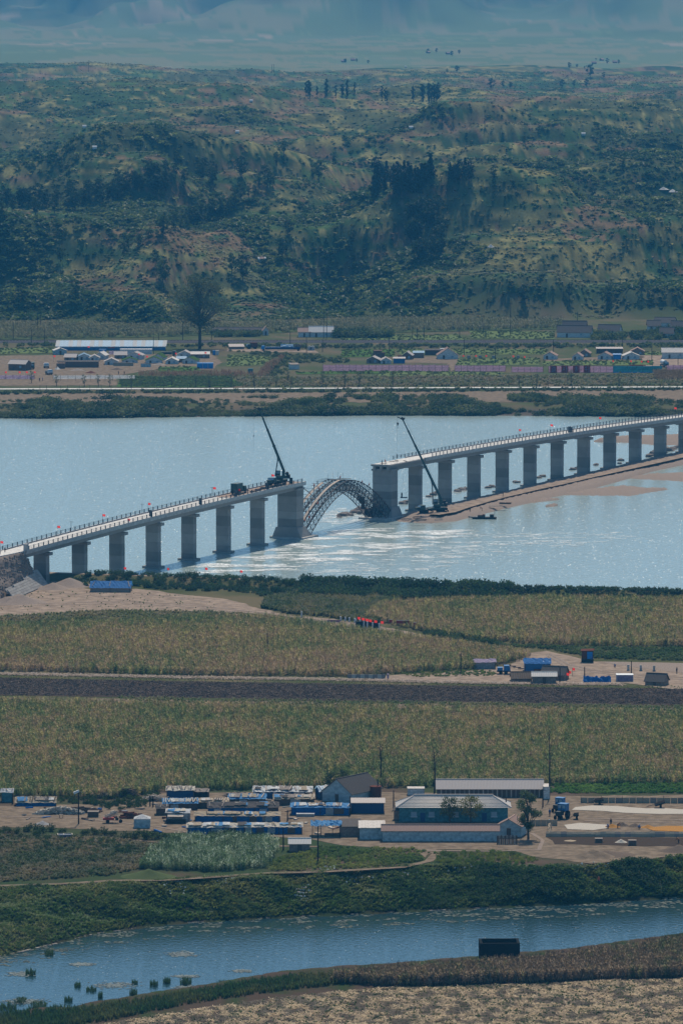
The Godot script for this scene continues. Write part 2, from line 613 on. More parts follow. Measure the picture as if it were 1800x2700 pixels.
func build_land():
	struct("ground", sheet_grid(-800, 2600, 170, steps([960, 8, 1090, 2.5, 1240, 12, 1690, 2.5, 1790, 30, 2320, 3, 2420, 12, 2960]), land, ground_tint), mats.earth)
	var hill_land := func(x: float, d: float) -> float: return land(x, d) - 0.15
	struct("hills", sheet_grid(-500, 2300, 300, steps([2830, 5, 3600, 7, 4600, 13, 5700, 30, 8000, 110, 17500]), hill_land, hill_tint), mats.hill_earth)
	var flat := func(x, d): return WATER
	var no_tint := func(x, d, y, px): return Color.WHITE
	struct("river", sheet_grid(-900, 2700, 60, steps([1690, 20, 2440]), flat, no_tint), mats.river)
	var flat2 := func(x, d): return POND
	struct("pond", sheet_grid(-900, 2700, 40, steps([1040, 10, 1230]), flat2, no_tint), mats.pond)

func outline(pts: Array, y: float, jag := 0.6, step := 4.0) -> PackedVector2Array:
	var w := []
	for p in pts: w.append(P(p[0], p[1], y))
	var out := PackedVector2Array()
	for i in w.size():
		var a: Vector3 = w[i]
		var b: Vector3 = w[(i + 1) % w.size()]
		var n := maxi(1, mini(60, int(a.distance_to(b) / step)))
		for k in n:
			var q := a.lerp(b, float(k) / n)
			out.append(Vector2(q.x, q.z) + Vector2(rng.randf_range(-jag, jag), rng.randf_range(-jag, jag) * 1.5) * (1.0 if k > 0 else 0.3))
	return out

func sheet(called: String, pts: Array, y: float, material: Material, jag := 0.6, kind := "structure") -> MeshInstance3D:
	var poly := outline(pts, y, jag)
	var tris := Geometry2D.triangulate_polygon(poly)
	if tris.is_empty():
		poly = outline(pts, y, 0.0, 1000.0)
		tris = Geometry2D.triangulate_polygon(poly)
	var st := SurfaceTool.new()
	st.begin(Mesh.PRIMITIVE_TRIANGLES)
	st.set_normal(Vector3.UP)
	for i in range(0, tris.size(), 3):
		var a := poly[tris[i]]
		var b := poly[tris[i + 1]]
		var c := poly[tris[i + 2]]
		st.set_normal(Vector3.UP)
		if (b - a).cross(c - a) < 0.0:
			var s := b
			b = c
			c = s
		for q in [a, b, c]: st.add_vertex(Vector3(q.x, y, q.y))
	var o := put(self, called, st.commit(), material)
	o.set_meta("kind", kind)
	return o

func ribbon(called: String, pts: Array, width: float, y: float, material: Material) -> MeshInstance3D:   # a band on the ground along pixels
	var st := SurfaceTool.new()
	st.begin(Mesh.PRIMITIVE_TRIANGLES)
	var w := []
	for p in pts: w.append(P(p[0], p[1], y))
	var last := []
	for i in w.size():
		var f: Vector3 = (w[mini(i + 1, w.size() - 1)] - w[maxi(i - 1, 0)]).normalized()
		var s := Vector3(-f.z, 0, f.x) * width / 2.0 * rng.randf_range(0.9, 1.1)
		var now := [w[i] - s, w[i] + s]
		if last:
			st.set_normal(Vector3.UP)
			quad(st, last[0], now[0], now[1], last[1])
		last = now
	var o := put(self, called, st.commit(), material)
	o.set_meta("kind", "structure")
	return o

# a mound between two pixel lines (far edge, near edge) that rises to a crest
func berm(called: String, far: Array, near: Array, base: float, crest: float, material: Material, rows := 9, cols := 90, rough := 0.35, flat := 0.5) -> MeshInstance3D:
	var v := []
	for i in cols + 1:
		var t := float(i) / cols
		var a := along(far, t, base)
		var b := along(near, t, base)
		var col := []
		for j in rows + 1:
			var s := float(j) / rows
			var e := sin(PI * clampf(t, 0.0, 1.0))
			var up := pow(maxf(sin(PI * s), 0.0), flat) * minf(1.0, e * 5.0)
			var p := a.lerp(b, s)
			p.y = base - 0.3 + crest * up + nz.get_noise_2d(p.x * 0.5, p.z * 0.5) * rough * up
			col.append(p)
		v.append(col)
	var st := SurfaceTool.new()
	st.begin(Mesh.PRIMITIVE_TRIANGLES)
	st.set_smooth_group(0)
	for i in cols:
		for j in rows:
			quad(st, v[i][j], v[i + 1][j], v[i + 1][j + 1], v[i][j + 1])
	st.index()
	st.generate_normals()
	var o := put(self, called, st.commit(), material)
	o.set_meta("kind", "structure")
	return o

func along(pts: Array, t: float, y: float) -> Vector3:
	var x: float = lerpf(pts[0][0], pts[-1][0], t)
	for i in range(1, pts.size()):
		if x <= pts[i][0] or i == pts.size() - 1:
			var k: float = (x - pts[i - 1][0]) / maxf(pts[i][0] - pts[i - 1][0], 0.001)
			return P(x, lerpf(pts[i - 1][1], pts[i][1], k), y)
	return Vector3.ZERO

var crop_plots := []
func build_fields():
	# near bank
	sheet("dirt_yard", [[-300, 2128], [300, 2120], [430, 2092], [900, 2086], [1440, 2098], [1800, 2096], [2100, 2096], [2100, 2250], [1800, 2256], [1560, 2278], [1430, 2262], [1340, 2240], [1150, 2238], [1120, 2262], [1090, 2240], [900, 2228], [820, 2212], [480, 2196], [330, 2190], [150, 2182], [-300, 2180]], 0.05, mats.dirt, 0.8)
	ribbon("footpath", [[-200, 2338], [0, 2335], [160, 2330], [290, 2322], [430, 2320], [560, 2312], [700, 2302], [850, 2298], [960, 2292], [1060, 2286], [1130, 2270], [1160, 2240]], 2.0, 0.07, mats.dirt)
	ribbon("garden_path", [[255, 2208], [330, 2212], [420, 2221], [560, 2222], [640, 2226], [720, 2230], [840, 2232]], 1.6, 0.08, mats.dirt)
	sheet("dark_garden", [[1440, 2206], [1800, 2208], [2100, 2210], [2100, 2226], [1800, 2232], [1460, 2226]], 0.09, mats.plough, 0.5)
	sheet("ploughed_field", [[-300, 1784], [0, 1786], [500, 1796], [1000, 1804], [1500, 1812], [2100, 1818], [2100, 1862], [1800, 1860], [1300, 1852], [900, 1848], [400, 1838], [0, 1834], [-300, 1832]], 0.05, mats.plough, 0.5)
	sheet("track", [[-300, 1836], [0, 1838], [500, 1846], [900, 1853], [1800, 1868], [2100, 1870], [2100, 1882], [1800, 1878], [1000, 1868], [500, 1858], [100, 1850], [-300, 1848]], 0.05, mats.dirt, 0.6)
	sheet("dirt_lot", [[930, 1796], [1010, 1782], [1250, 1768], [1340, 1756], [1392, 1722], [1440, 1716], [1500, 1728], [1560, 1744], [1700, 1748], [2000, 1762], [2000, 1822], [1800, 1820], [1640, 1800], [1480, 1808], [1300, 1800], [1100, 1798]], 0.06, mats.sand, 0.7)
	sheet("sandy_lot", [[-300, 1560], [0, 1566], [90, 1540], [150, 1532], [250, 1556], [360, 1552], [470, 1566], [600, 1580], [690, 1606], [760, 1622], [880, 1632], [1000, 1650], [1140, 1678], [1240, 1700], [1400, 1722], [1398, 1730], [1230, 1708], [1130, 1688], [960, 1662], [860, 1644], [740, 1630], [660, 1618], [560, 1612], [300, 1608], [0, 1624], [-300, 1630]], 0.06, mats.sand, 0.7)
	sheet("tilled_strip", [[1570, 1744], [2000, 1752], [2000, 1776], [1800, 1774], [1690, 1762]], 0.09, mats.gravel, 0.4)
	ribbon("levee_path", [[-100, 1507], [100, 1509], [330, 1516], [500, 1521], [640, 1527]], 3.4, 1.67, mats.sand)
	for q in [[[[-100, 1600], [150, 1590], [330, 1584], [520, 1596], [680, 1614], [860, 1640]], 0.9], [[[-100, 1606], [150, 1595], [330, 1589], [510, 1601], [670, 1618], [850, 1645]], 0.9], [[[120, 1560], [260, 1572], [420, 1570], [560, 1588]], 0.8], [[[1450, 1724], [1500, 1752], [1560, 1766], [1680, 1780], [1900, 1790]], 0.9], [[[1440, 1726], [1490, 1756], [1550, 1770], [1670, 1785], [1900, 1796]], 0.9], [[[0, 2152], [200, 2156], [420, 2180], [560, 2206]], 0.8], [[[1400, 2196], [1430, 2215], [1420, 2240], [1300, 2244], [1100, 2242]], 1.0], [[[1540, 2158], [1700, 2160], [1900, 2164]], 0.8], [[[1540, 2164], [1700, 2167], [1900, 2171]], 0.8]]:
		ribbon("wheel_track", q[0], q[1], 0.11, mats.gravel)
	# far bank
	sheet("bare_field", [[-200, 1040], [100, 1036], [600, 1036], [1200, 1032], [1800, 1026], [2100, 1026], [2100, 1056], [1800, 1058], [1200, 1060], [600, 1062], [100, 1062], [-200, 1066]], 0.08, mats.dirt, 1.5)
	ribbon("road", [[-200, 1026], [95, 1025], [600, 1024.5], [1200, 1022], [1800, 1020], [2100, 1019]], 5.0, 0.25, mats.road)
	sheet("village_yard", [[-200, 940], [140, 936], [330, 934], [560, 934], [585, 955], [560, 975], [420, 972], [300, 992], [310, 1016], [-200, 1018]], 0.08, mats.dirt, 1.0)
	sheet("lorry_yard", [[600, 918], [830, 924], [840, 930], [600, 926]], 0.08, mats.sand, 0.5)
	sheet("village_yard", [[1690, 936], [2000, 930], [2000, 968], [1700, 968], [1670, 948]], 0.08, mats.sand, 0.8)
	sheet("village_yard", [[1040, 940], [1210, 940], [1210, 952], [1190, 985], [1180, 958], [1040, 956]], 0.08, mats.dirt, 0.8)
	sheet("village_yard", [[1430, 946], [1700, 938], [1690, 950], [1440, 952]], 0.08, mats.dirt, 0.6)
	var crops := [[[600, 934], [730, 942], [690, 962], [600, 966]], [[900, 922], [1040, 920], [1040, 940], [900, 942]], [[1040, 921], [1440, 920], [1440, 934], [1060, 936]], [[1210, 946], [1420, 944], [1420, 962], [1200, 963]], [[780, 980], [1120, 978], [1110, 984], [780, 986]], [[1000, 984], [1100, 979], [1330, 982], [1320, 990], [990, 992]], [[1430, 952], [1720, 950], [1720, 962], [1430, 964]], [[420, 968], [520, 966], [530, 978], [420, 980]], [[1240, 872], [1460, 876], [1460, 894], [1240, 892]], [[900, 886], [1200, 882], [1240, 896], [900, 898]], [[320, 994], [600, 992], [640, 1016], [600, 1020], [310, 1020]], [[1700, 928], [1790, 925], [1770, 936], [1690, 936]], [[0, 918], [145, 916], [150, 930], [0, 934]]]
	crop_plots = crops
	for i in crops.size():
		sheet("crop_field", crops[i], 0.10 + 0.01 * i, mats.crop_pale if i % 3 != 1 else mats.crop_green, 0.8)
	sheet("crop_field", [[-300, 848], [420, 862], [800, 852], [1000, 842], [1300, 846], [1480, 845], [1480, 868], [1240, 872], [1040, 876], [870, 872], [760, 876], [600, 880], [430, 888], [-300, 900]], 0.24, mats.meadow, 1.5)
	# railway across the far plain
	var rw := thing("railway", "single railway track on dark ballast crossing the far plain", "railway")
	var a := P(-200, 903.5, 0.0)
	var b := P(2000, 902.5, 0.0)
	var mid := (a + b) / 2.0
	rw.position = mid
	rw.rotation.y = atan2(-(b - a).z, (b - a).x)
	var len := a.distance_to(b)
	put(rw, "ballast", prism_x([[-3.2, 0.0], [-1.9, 0.9], [1.9, 0.9], [3.2, 0.0]], len), mats.ballast)
	for s in [-1.0, 1.0]:
		put(rw, "rail", boxm(Vector3(len, 0.18, 0.09)), mats.steel, Vector3(0, 1.12, s * 0.72))
	var sl := tool()
	var nsl := int(len / 1.6)
	for i in nsl:
		box(sl, Vector3(-len / 2.0 + i * 1.6, 0.97, 0), Vector3(0.5, 0.14, 2.6))
	put(rw, "sleepers", done(sl), mats.concrete_new).set_meta("kind", "stuff")

# ------------------------------------------------------------------ bridge
var bA := Vector3.ZERO
var bU := Vector3.ZERO
var bR := Vector3.ZERO
var bYaw := 0.0
const SPAN := 24.7
const S_L := 99.3
const S_R := 173.2
const DECK_W := 7.6

func deck_y(s: float) -> float:
	return 15.95 - (8.0e-5 if s < 145.0 else 4.9e-5) * (s - 145.0) * (s - 145.0)

func bpt(s: float, off: float, y: float) -> Vector3:   # along the bridge, to its near side, height
	return Vector3(bA.x + bU.x * s + bR.x * off, y, bA.z + bU.z * s + bR.z * off)

func beam_mesh(s0: float, s1: float, o0: float, o1: float, lo: float, hi: float, at: Vector3) -> ArrayMesh:   # a beam that follows the deck's slope
	var st := tool()
	var v := []
	for s in [s0, s1]:
		for o in [o0, o1]:
			for h in [lo, hi]:
				v.append(bpt(s, o, deck_y(s) + h) - at)
	quad(st, v[2], v[3], v[7], v[6])
	quad(st, v[4], v[5], v[1], v[0])
	quad(st, v[1], v[5], v[7], v[3])
	quad(st, v[0], v[2], v[6], v[4])
	quad(st, v[0], v[1], v[3], v[2])
	quad(st, v[6], v[7], v[5], v[4])
	return done(st)

func build_bridge():
	var a := P(403, 1497, WATER)
	var b := P(1674, 1222, WATER)
	bA = a
	bU = (b - a).normalized()
	bR = Vector3(-bU.z, 0, bU.x)
	bYaw = atan2(bU.x, bU.z)   # local z runs along the bridge, local x to its far side
	for half in 2:
		var s0 := S_L - SPAN * 8.0 + 4.0 if half == 0 else S_R - 4.0
		var s1 := S_L + 4.0 if half == 0 else S_R + SPAN * 13.0
		var at := bpt((s0 + s1) / 2.0, 0, 0.0)
		var br := thing("bridge", "unfinished concrete bridge section that starts at the gravel ramp, crane on its end" if half == 0 else "unfinished concrete bridge section over the gravel causeway, bare broken end", "bridge", at, 0.0, "")
		# piers
		var pier := boxm(Vector3(4.5, 1, 2.2))
		for k in (8 if half == 0 else 14):
			var s := S_L - SPAN * k if half == 0 else S_R + SPAN * k
			var top := deck_y(s) - 2.7
			var foot: float = WATER - 1.0 if not (half == 0 and k > 6) else -1.0
			var turn := Vector3(0, bYaw, 0)
			if k == 0:
				var e := -1.0 if half == 0 else 1.0
				var pr := put(br, "pier", boxm(Vector3(7.1, top - foot + 0.9, 5.1)), mats.concrete_damp, bpt(s, 0, (top + foot + 0.9) / 2.0) - at, turn)
				for i in 7:
					var lh := (top - foot + 0.8) / 7.0
					put(pr, "pier_lift", boxm(Vector3(7.2, lh - 0.09, 5.2)), [mats.concrete, mats.concrete_light, mats.concrete_damp, mats.concrete][(i * 3 + half) % 4], Vector3(0, -(top - foot + 0.8) / 2.0 + (i + 0.5) * lh, 0))
				tag(pr, "massive abutment pier of the arch")
				put(pr, "pier_cap", boxm(Vector3(7.9, 0.7, 5.9)), mats.concrete, Vector3(0, (top - foot) / 2.0 + 0.2, 0))
				# flared foot
				var st := tool()
				var lo := []
				var hi := []
				for c in [[-1, -1], [1, -1], [1, 1], [-1, 1]]:
					lo.append(Vector3(c[0] * 5.6, -2.2, c[1] * 4.6 - e * 1.5))
					hi.append(Vector3(c[0] * 4.0, 1.7, c[1] * 3.0))
				for i in 4:
					var j := (i + 1) % 4
					quad(st, lo[i], hi[i], hi[j], lo[j])
				quad(st, hi[0], hi[3], hi[2], hi[1])
				put(pr, "pier_foot", done(st), mats.concrete, Vector3(0, -(top - foot + 0.9) / 2.0 + 3.2, 0))
				put(pr, "plinth", boxm(Vector3(12.6, 1.4, 11.5)), mats.concrete_new, Vector3(0, -(top - foot + 0.9) / 2.0 + 0.9, -e * 2.6))
			else:
				var pr := Node3D.new()
				pr.name = "pier"
				pr.position = bpt(s, 0, (top + foot) / 2.0) - at
				pr.rotation = turn
				br.add_child(pr, true)
				var nl := maxi(3, int((top - foot) / 3.1))
				var lh := (top - foot) / nl
				for i in nl:
					put(pr, "pier_lift", boxm(Vector3(4.5 - 0.04 * ((i * 5 + k) % 3), lh - 0.07, 2.2 - 0.03 * ((i + k) % 2))), [mats.concrete, mats.concrete_light, mats.concrete, mats.concrete_damp][(i * 3 + k * 5 + half) % 4], Vector3(0, -(top - foot) / 2.0 + (i + 0.5) * lh, 0))
				put(pr, "pier_core", boxm(Vector3(4.3, top - foot, 2.0)), mats.concrete_damp)
				put(pr, "pier_cap", prism_x([[-1.2, 0.0], [-1.2, 0.95], [1.2, 0.95], [1.2, 0.0]], 6.8), mats.concrete, Vector3(0, (top - foot) / 2.0 - 0.9, 0))
				if foot < WATER: put(pr, "pier_foot", boxm(Vector3(6.2, 1.3, 4.0)), mats.concrete, Vector3(0, -(top - foot) / 2.0 + 0.95, 0))
		# spans
		var n := 8 if half == 0 else 13
		for k in n:
			var a0 := S_L - SPAN * (k + 1) if half == 0 else S_R + SPAN * k
			var a1 := a0 + SPAN
			if half == 0 and k == 0: a1 += 3.6
			if half == 0 and k == n - 1: a0 += 4.0
			if half == 1 and k == 0: a0 -= 3.6
			for o in [-2.6, 0.0, 2.6]:
				put(br, "girder", beam_mesh(a0 + 0.06, a1 - 0.06, o - 0.45, o + 0.45, -2.3, -0.75, at), mats.concrete)
			var slab := put(br, "deck_slab", beam_mesh(a0, a1 - 0.05, -DECK_W / 2.0, DECK_W / 2.0, -0.75, -0.12, at), mats.concrete)
			var rough: bool = (half == 0 and k < 2) or (half == 1 and k < 1)
			put(slab, "roadway", beam_mesh(a0, a1, -DECK_W / 2.0 + 0.7, DECK_W / 2.0 - 0.7, -0.13, 0.0, at), mats.deck_dirt if rough and half == 0 else mats.deck_top)
			for sd in [-1.0, 1.0]:
				if half == 1 and k == 0: continue
				put(slab, "kerb", beam_mesh(a0, a1 - 0.04, sd * 3.8 - 0.32, sd * 3.8 + 0.32, -0.95, 0.28, at), mats.concrete_new)
		# railings
		for sd in [-1.0, 1.0]:
			var q0: float = s0 + 6.0 if half == 0 else S_R + SPAN + (6.0 if sd > 0 else -10.0)
			var q1: float = S_L + 2.0 if half == 0 else s1
			if half == 0 and sd < 0: q0 = s0
			var rl := Node3D.new()
			rl.name = "railing"
			br.add_child(rl, true)
			var pm := boxm(Vector3(0.20, 1.15, 0.26))
			var st := tool()
			var s := q0
			while s < q1:
				var e := minf(s + 3.09, q1)
				put(rl, "post", pm, mats.rail, bpt(s, sd * 3.8, deck_y(s) + 0.80) - at, Vector3(0, bYaw, 0))
				for h in [0.62, 1.0, 1.3]:
					if half == 0 or h < 1.2 or sd < 0:
						bar(st, bpt(s, sd * 3.8, deck_y(s) + h) - at, bpt(e, sd * 3.8, deck_y(e) + h) - at, 0.09)
				s += 3.09
			put(rl, "rail_bar", done(st), mats.rail)
	# concrete guard pillar where the ramp meets the deck
	var gp := put(self, "guard_pillar", boxm(Vector3(1.2, 2.3, 1.2)), mats.concrete_new, bpt(-90.5, 4.0, deck_y(-90.0) + 1.1), Vector3(0, bYaw, 0))
	tag(gp, "pale concrete guard pillar at the ramp end of the railing", "pillar")
	# dark sheet barriers hung across the near railing
	for s in [-7.5, 27.0, 52.0, 75.0, 93.0]:
		var bd := put(self, "notice_board", boxm(Vector3(0.12, 2.1, 1.7)), mats.rail, bpt(s - 60.0 * 0.0, 3.35, deck_y(s) + 1.35), Vector3(0, bYaw + 1.1, 0))
		tag(bd, "dark upright notice board fixed inside the bridge railing", "board", "dark boards along the bridge railing")
	var bd2 := put(self, "notice_board", boxm(Vector3(0.12, 2.3, 2.6)), mats.rail, bpt(328.0, 2.4, deck_y(328.0) + 1.2), Vector3(0, bYaw + 1.1, 0))
	tag(bd2, "wide dark board standing on the finished roadway over the causeway", "board")
	build_arch()
	build_ramp()

func arch_y(t: float, drop: float) -> float:   # t from -1 to 1 across the opening
	return 13.4 - drop - 14.6 * pow(absf(t), 1.75)

func build_arch():
	var c := (S_L + S_R) / 2.0
	var half := (S_R - S_L) / 2.0 - 2.0
	var at := bpt(c, 0, 0)
	var ar := thing("arch_falsework", "dark steel lattice arch of scaffold spanning the open gap between bridge sections", "scaffold", at)
	var n := 30
	var offs := [-3.9, -1.3, 1.3, 3.9]
	for oi in offs.size():
		var o: float = offs[oi]
		var rib := Node3D.new()
		rib.name = "truss_rib"
		ar.add_child(rib, true)
		var ch := tool()
		var web := tool()
		for i in n:
			var t0 := -1.0 + 2.0 * i / n
			var t1 := -1.0 + 2.0 * (i + 1) / n
			var p0 := bpt(c + t0 * half, o, arch_y(t0, 0.0)) - at
			var p1 := bpt(c + t1 * half, o, arch_y(t1, 0.0)) - at
			var w0 := minf(1.0, 0.93 + 0.0 * t0)
			var q0 := bpt(c + t0 * half * w0, o, arch_y(t0, 3.4)) - at
			var q1 := bpt(c + t1 * half * w0, o, arch_y(t1, 3.4)) - at
			var m0 := p0.lerp(q0, 0.5)
			var m1 := p1.lerp(q1, 0.5)
			bar(ch, p0, p1, 0.30)
			bar(ch, q0, q1, 0.30)
			bar(ch, m0, m1, 0.14)
			bar(web, p0, q0, 0.19)
			bar(web, p0, m1, 0.17)
			bar(web, m1, q0, 0.17)
		put(rib, "chord", done(ch), mats.steel_rust if oi % 2 else mats.steel)
		put(rib, "lattice", done(web), mats.steel)
	var cross := tool()
	for i in n + 1:
		var t := -1.0 + 2.0 * i / n
		var over := 0.8 + 2.2 * rng.randf() if absf(t) < 0.8 else 0.3
		var p := bpt(c + t * half, -4.2 - over, arch_y(t, -0.12)) - at
		var q := bpt(c + t * half, 4.2 + rng.randf() * 0.6, arch_y(t, -0.12)) - at
		bar(cross, p, q, 0.15)
		for k in 3:
			var t2 := -1.0 + 2.0 * (i + 0.5) / n
			if i < n:
				var o0: float = offs[k]
				bar(cross, bpt(c + t * half * 0.93, o0, arch_y(t, 3.4)) - at, bpt(c + t2 * half * 0.93, o0 + 2.6, arch_y(t2, 3.4)) - at, 0.10)
				bar(cross, bpt(c + t * half * 0.96, o0, arch_y(t, 1.7)) - at, bpt(c + t2 * half * 0.96, o0 + 2.6, arch_y(t2, 1.7)) - at, 0.10)
				bar(cross, bpt(c + t * half * 0.96, o0 + 2.6, arch_y(t, 0.0)) - at, bpt(c + t2 * half * 0.96, o0, arch_y(t2, 3.4)) - at, 0.09)
	put(ar, "cross_bars", done(cross), mats.steel)
	# dense shuttering at the far haunch
	for i in 12:
		var t := rng.randf_range(0.55, 0.97)
		var o := rng.randf_range(-4.0, 4.0)
		put(ar, "shutter_board", boxm(Vector3(rng.randf_range(0.8, 2.0), rng.randf_range(0.6, 2.4), 0.08)), mats.steel, bpt(c + t * half * 0.95, o, arch_y(t, rng.randf_range(0.4, 3.0))) - at, Vector3(rng.randf_range(-0.4, 0.4), bYaw, 0))
	# two pale plank walkways laid on the near haunch
	for o in [-3.0, 1.2]:
		for i in 13:
			var t0 := -0.86 + i * 0.062
			if o < 0 and i > 10: continue
			var st := tool()
			var p := bpt(c + t0 * half, o, arch_y(t0, -0.25)) - at
			var q := bpt(c + (t0 + 0.06) * half, o, arch_y(t0 + 0.06, -0.25)) - at
			var f := (q - p)
			var bs := Basis(bR, f.normalized().cross(bR).normalized() * -1.0, f.normalized())
			box(st, (p + q) / 2.0, Vector3(0.9, 0.1, f.length()), bs)
			put(ar, "plank", done(st), mats.plank)
	for i in 5:
		var t := -0.55 + 0.16 * i
		var st := tool()
		bar(st, bpt(c + t * half, -3.4 + i * 0.4, arch_y(t, -0.4)) - at, bpt(c + (t + 0.03) * half, 1.6 + i * 0.3, arch_y(t, -0.4)) - at, 0.3)
		put(ar, "plank", done(st), mats.plank)
	# thin upright stakes over the crown
	for i in 4:
		var t := -0.12 + i * 0.11
		put(ar, "stake", boxm(Vector3(0.07, 2.8, 0.07)), mats.steel, bpt(c + t * half, -2.0, arch_y(t, -1.3)) - at)
	# a frame mast with its stay wires on the near haunch
	var mast := thing("gin_pole", "slender timber gin pole propped on the arch scaffold beside the crane", "hoist", bpt(c - 0.62 * half, -4.2, arch_y(-0.62, 0.0)))
	var top := Vector3(0, 6.5, 0)
	put(mast, "pole", bars([[Vector3(0, -0.2, 0), top]], 0.28), mats.timber)
	put(mast, "prop", bars([[bU * 8.0 + bR * 3.0 + Vector3(0, 0.6, 0), top]], 0.28), mats.timber)
	put(mast, "stay_wire", bars([[top, -bU * 12.0 + Vector3(0, 5.4, 0) + bR * 2.0], [top, bU * 16.0 + Vector3(0, 1.2, 0)]], 0.05), mats.steel)

func build_ramp():
	# gravel approach ramp with a paved foot
	var at := bpt(-120.0, 0, 0)
	var st := SurfaceTool.new()
	st.begin(Mesh.PRIMITIVE_TRIANGLES)
	st.set_smooth_group(0)
	var rows := []
	var top := [[-200, 4.2], [-150, 4.2], [-120, 4.2], [-105, 4.2], [-95, 4.2], [-91, 4.0], [-90, 2.0], [-90, 0.0], [-90, -2.0], [-91, -4.2], [-105, -4.2], [-200, -4.2]]
	var toe := [[-200, 15.0], [-150, 14.5], [-125, 13.5], [-112, 11.5], [-98, 8.0], [-85, 4.5], [-75, 0.5], [-69, -3.0], [-67, -8.0], [-75, -12.0], [-105, -13.0], [-200, -14.0]]
	for q in 11 * 3 + 1:   # round the end of the ramp from the near side to the far side
		var u := q / 3.0
		var i0 := mini(int(u), 10)
		var fr := u - i0
		var col := []
		for i in 13:
			var k := i / 12.0
			var ts := lerpf(top[i0][0], top[i0 + 1][0], fr)
			var to := lerpf(top[i0][1], top[i0 + 1][1], fr)
			var es := lerpf(toe[i0][0], toe[i0 + 1][0], fr)
			var eo := lerpf(toe[i0][1], toe[i0 + 1][1], fr)
			var p := bpt(lerpf(ts, es, k), lerpf(to, eo, k), lerpf(deck_y(-92.0) - 0.15, -0.5, k))
			if i > 0 and i < 12: p += Vector3(rng.randf_range(-0.35, 0.35), rng.randf_range(-0.3, 0.3), rng.randf_range(-0.35, 0.35))
			col.append(p - at)
		rows.append(col)
	for j in rows.size() - 1:
		for i in 12:
			quad(st, rows[j][i], rows[j + 1][i], rows[j + 1][i + 1], rows[j][i + 1])
	var mid := bpt(-150.0, 0, deck_y(-92.0) - 0.12) - at
	for j in rows.size() - 1: tri(st, mid, rows[j + 1][0], rows[j][0])
	st.index()
	st.generate_normals()
	var rp := thing("embankment", "steep gravel ramp that carries the road up to the bridge deck", "embankment", at)
	put(rp, "gravel_slope", st.commit(), mats.gravel)
	put(rp, "road_top", boxm(Vector3(7.0, 0.2, 110.0)), mats.deck_top, bpt(-146.0, 0, deck_y(-92.0) + 0.0) - at, Vector3(0, bYaw, 0))
	var rocks := tool()
	for i in 1900:
		var j := rng.randi_range(0, 24)
		var k := rng.randi_range(0, 11)
		var p: Vector3 = rows[j][k].lerp(rows[j + 1][k + 1], rng.randf()).lerp(rows[j][k + 1], rng.randf() * 0.5)
		box(rocks, p, Vector3(0.5, 0.35, 0.5) * rng.randf_range(0.4, 1.3), Basis.from_euler(Vector3(rng.randf() * 3, rng.randf() * 3, 0)))
	var rk := put(rp, "loose_stones", done(rocks), mats.gravel)
	rk.set_meta("kind", "stuff")
	# block-faced revetment, each block its own piece
	var wl := thing("revetment", "sloping revetment of square pale concrete blocks at the foot of the gravel ramp", "retaining wall", Vector3.ZERO)
	var b0 := P(24, 1562, 2.2)
	var b1 := P(114, 1524, 2.2)
	var f := b1 - b0
	var nrm := Vector3(-f.z, 0, f.x).normalized()
	if nrm.z < 0: nrm = -nrm
	var up := (Vector3.UP * 0.8 - nrm * 0.6).normalized()
	wl.position = b0
	var cols := 15
	var bw := f.length() / cols
	var bm := boxm(Vector3(bw - 0.06, 0.78, 0.35))
	var bs := Basis(f.normalized(), up, f.normalized().cross(up))
	for i in cols:
		var nrow := int(lerpf(1.4, 4.6, float(i) / cols))
		for r in range(-3, nrow):
			var o := put(wl, "block", bm, mats.concrete_light if rng.randf() < 0.6 else mats.concrete, f.normalized() * (i + 0.5) * bw + up * (r + 0.5) * 0.84 + nrm * rng.randf_range(0.0, 0.03))
			o.basis = bs
	put(wl, "backing", prism_x([[-0.1, -0.4], [-0.1, 1.4], [-0.4, 1.4], [-0.4, -0.4]], f.length()), mats.concrete, f / 2.0 - nrm * 0.3).basis = bs
	# spoil heaps beside it
	for h in [[140, 1552, 6.0, 2.0], [185, 1544, 7.5, 2.6], [50, 1588, 9.0, 2.6], [22, 1590, 6.0, 2.2]]:
		heap("spoil_heap", "grey spoil heap on the sandy lot below the ramp", P(h[0], h[1]), h[2], h[3], mats.gravel, "heap", "spoil heaps below the ramp")

func heap(called: String, label: String, at: Vector3, r: float, h: float, material: Material, category := "heap", group := "", long := 1.0) -> MeshInstance3D:
	var st := SurfaceTool.new()
	st.begin(Mesh.PRIMITIVE_TRIANGLES)
	st.set_smooth_group(0)
	var n := 18
	var rings := 6
	var v := []
	var sd := rng.randf() * 100.0
	for k in rings + 1:
		var row := []
		for i in n:
			var t := TAU * i / n
			var q := float(k) / rings
			var rr := r * q * (1.0 + 0.22 * nz.get_noise_2d(cos(t) * 0.7 + sd, sin(t) * 0.7))
			var y := h * pow(1.0 - q, 1.25) + 0.18 * h * nz.get_noise_2d(cos(t) * q * 2.0 + sd, sin(t) * q * 2.0) * (1.0 - q)
			row.append(Vector3(cos(t) * rr * long, y - 0.06, sin(t) * rr))
		v.append(row)
	for k in rings:
		for i in n:
			var j := (i + 1) % n
			quad(st, v[k][i], v[k][j], v[k + 1][j], v[k + 1][i])
	st.index()
	st.generate_normals()
	var o := put(self, called, st.commit(), material, at)
	tag(o, label, category, group)
	return o

# ------------------------------------------------------------------ vehicles and cranes
func wheel(parent: Node, at: Vector3, r := 0.55, w := 0.35):
	var t := put(parent, "wheel", cylm(r, r, w, 14), mats.tyre, at, Vector3(0, 0, PI / 2.0))
	put(t, "rim", cylm(r * 0.5, r * 0.5, w + 0.05, 10), mats.crane_dark)

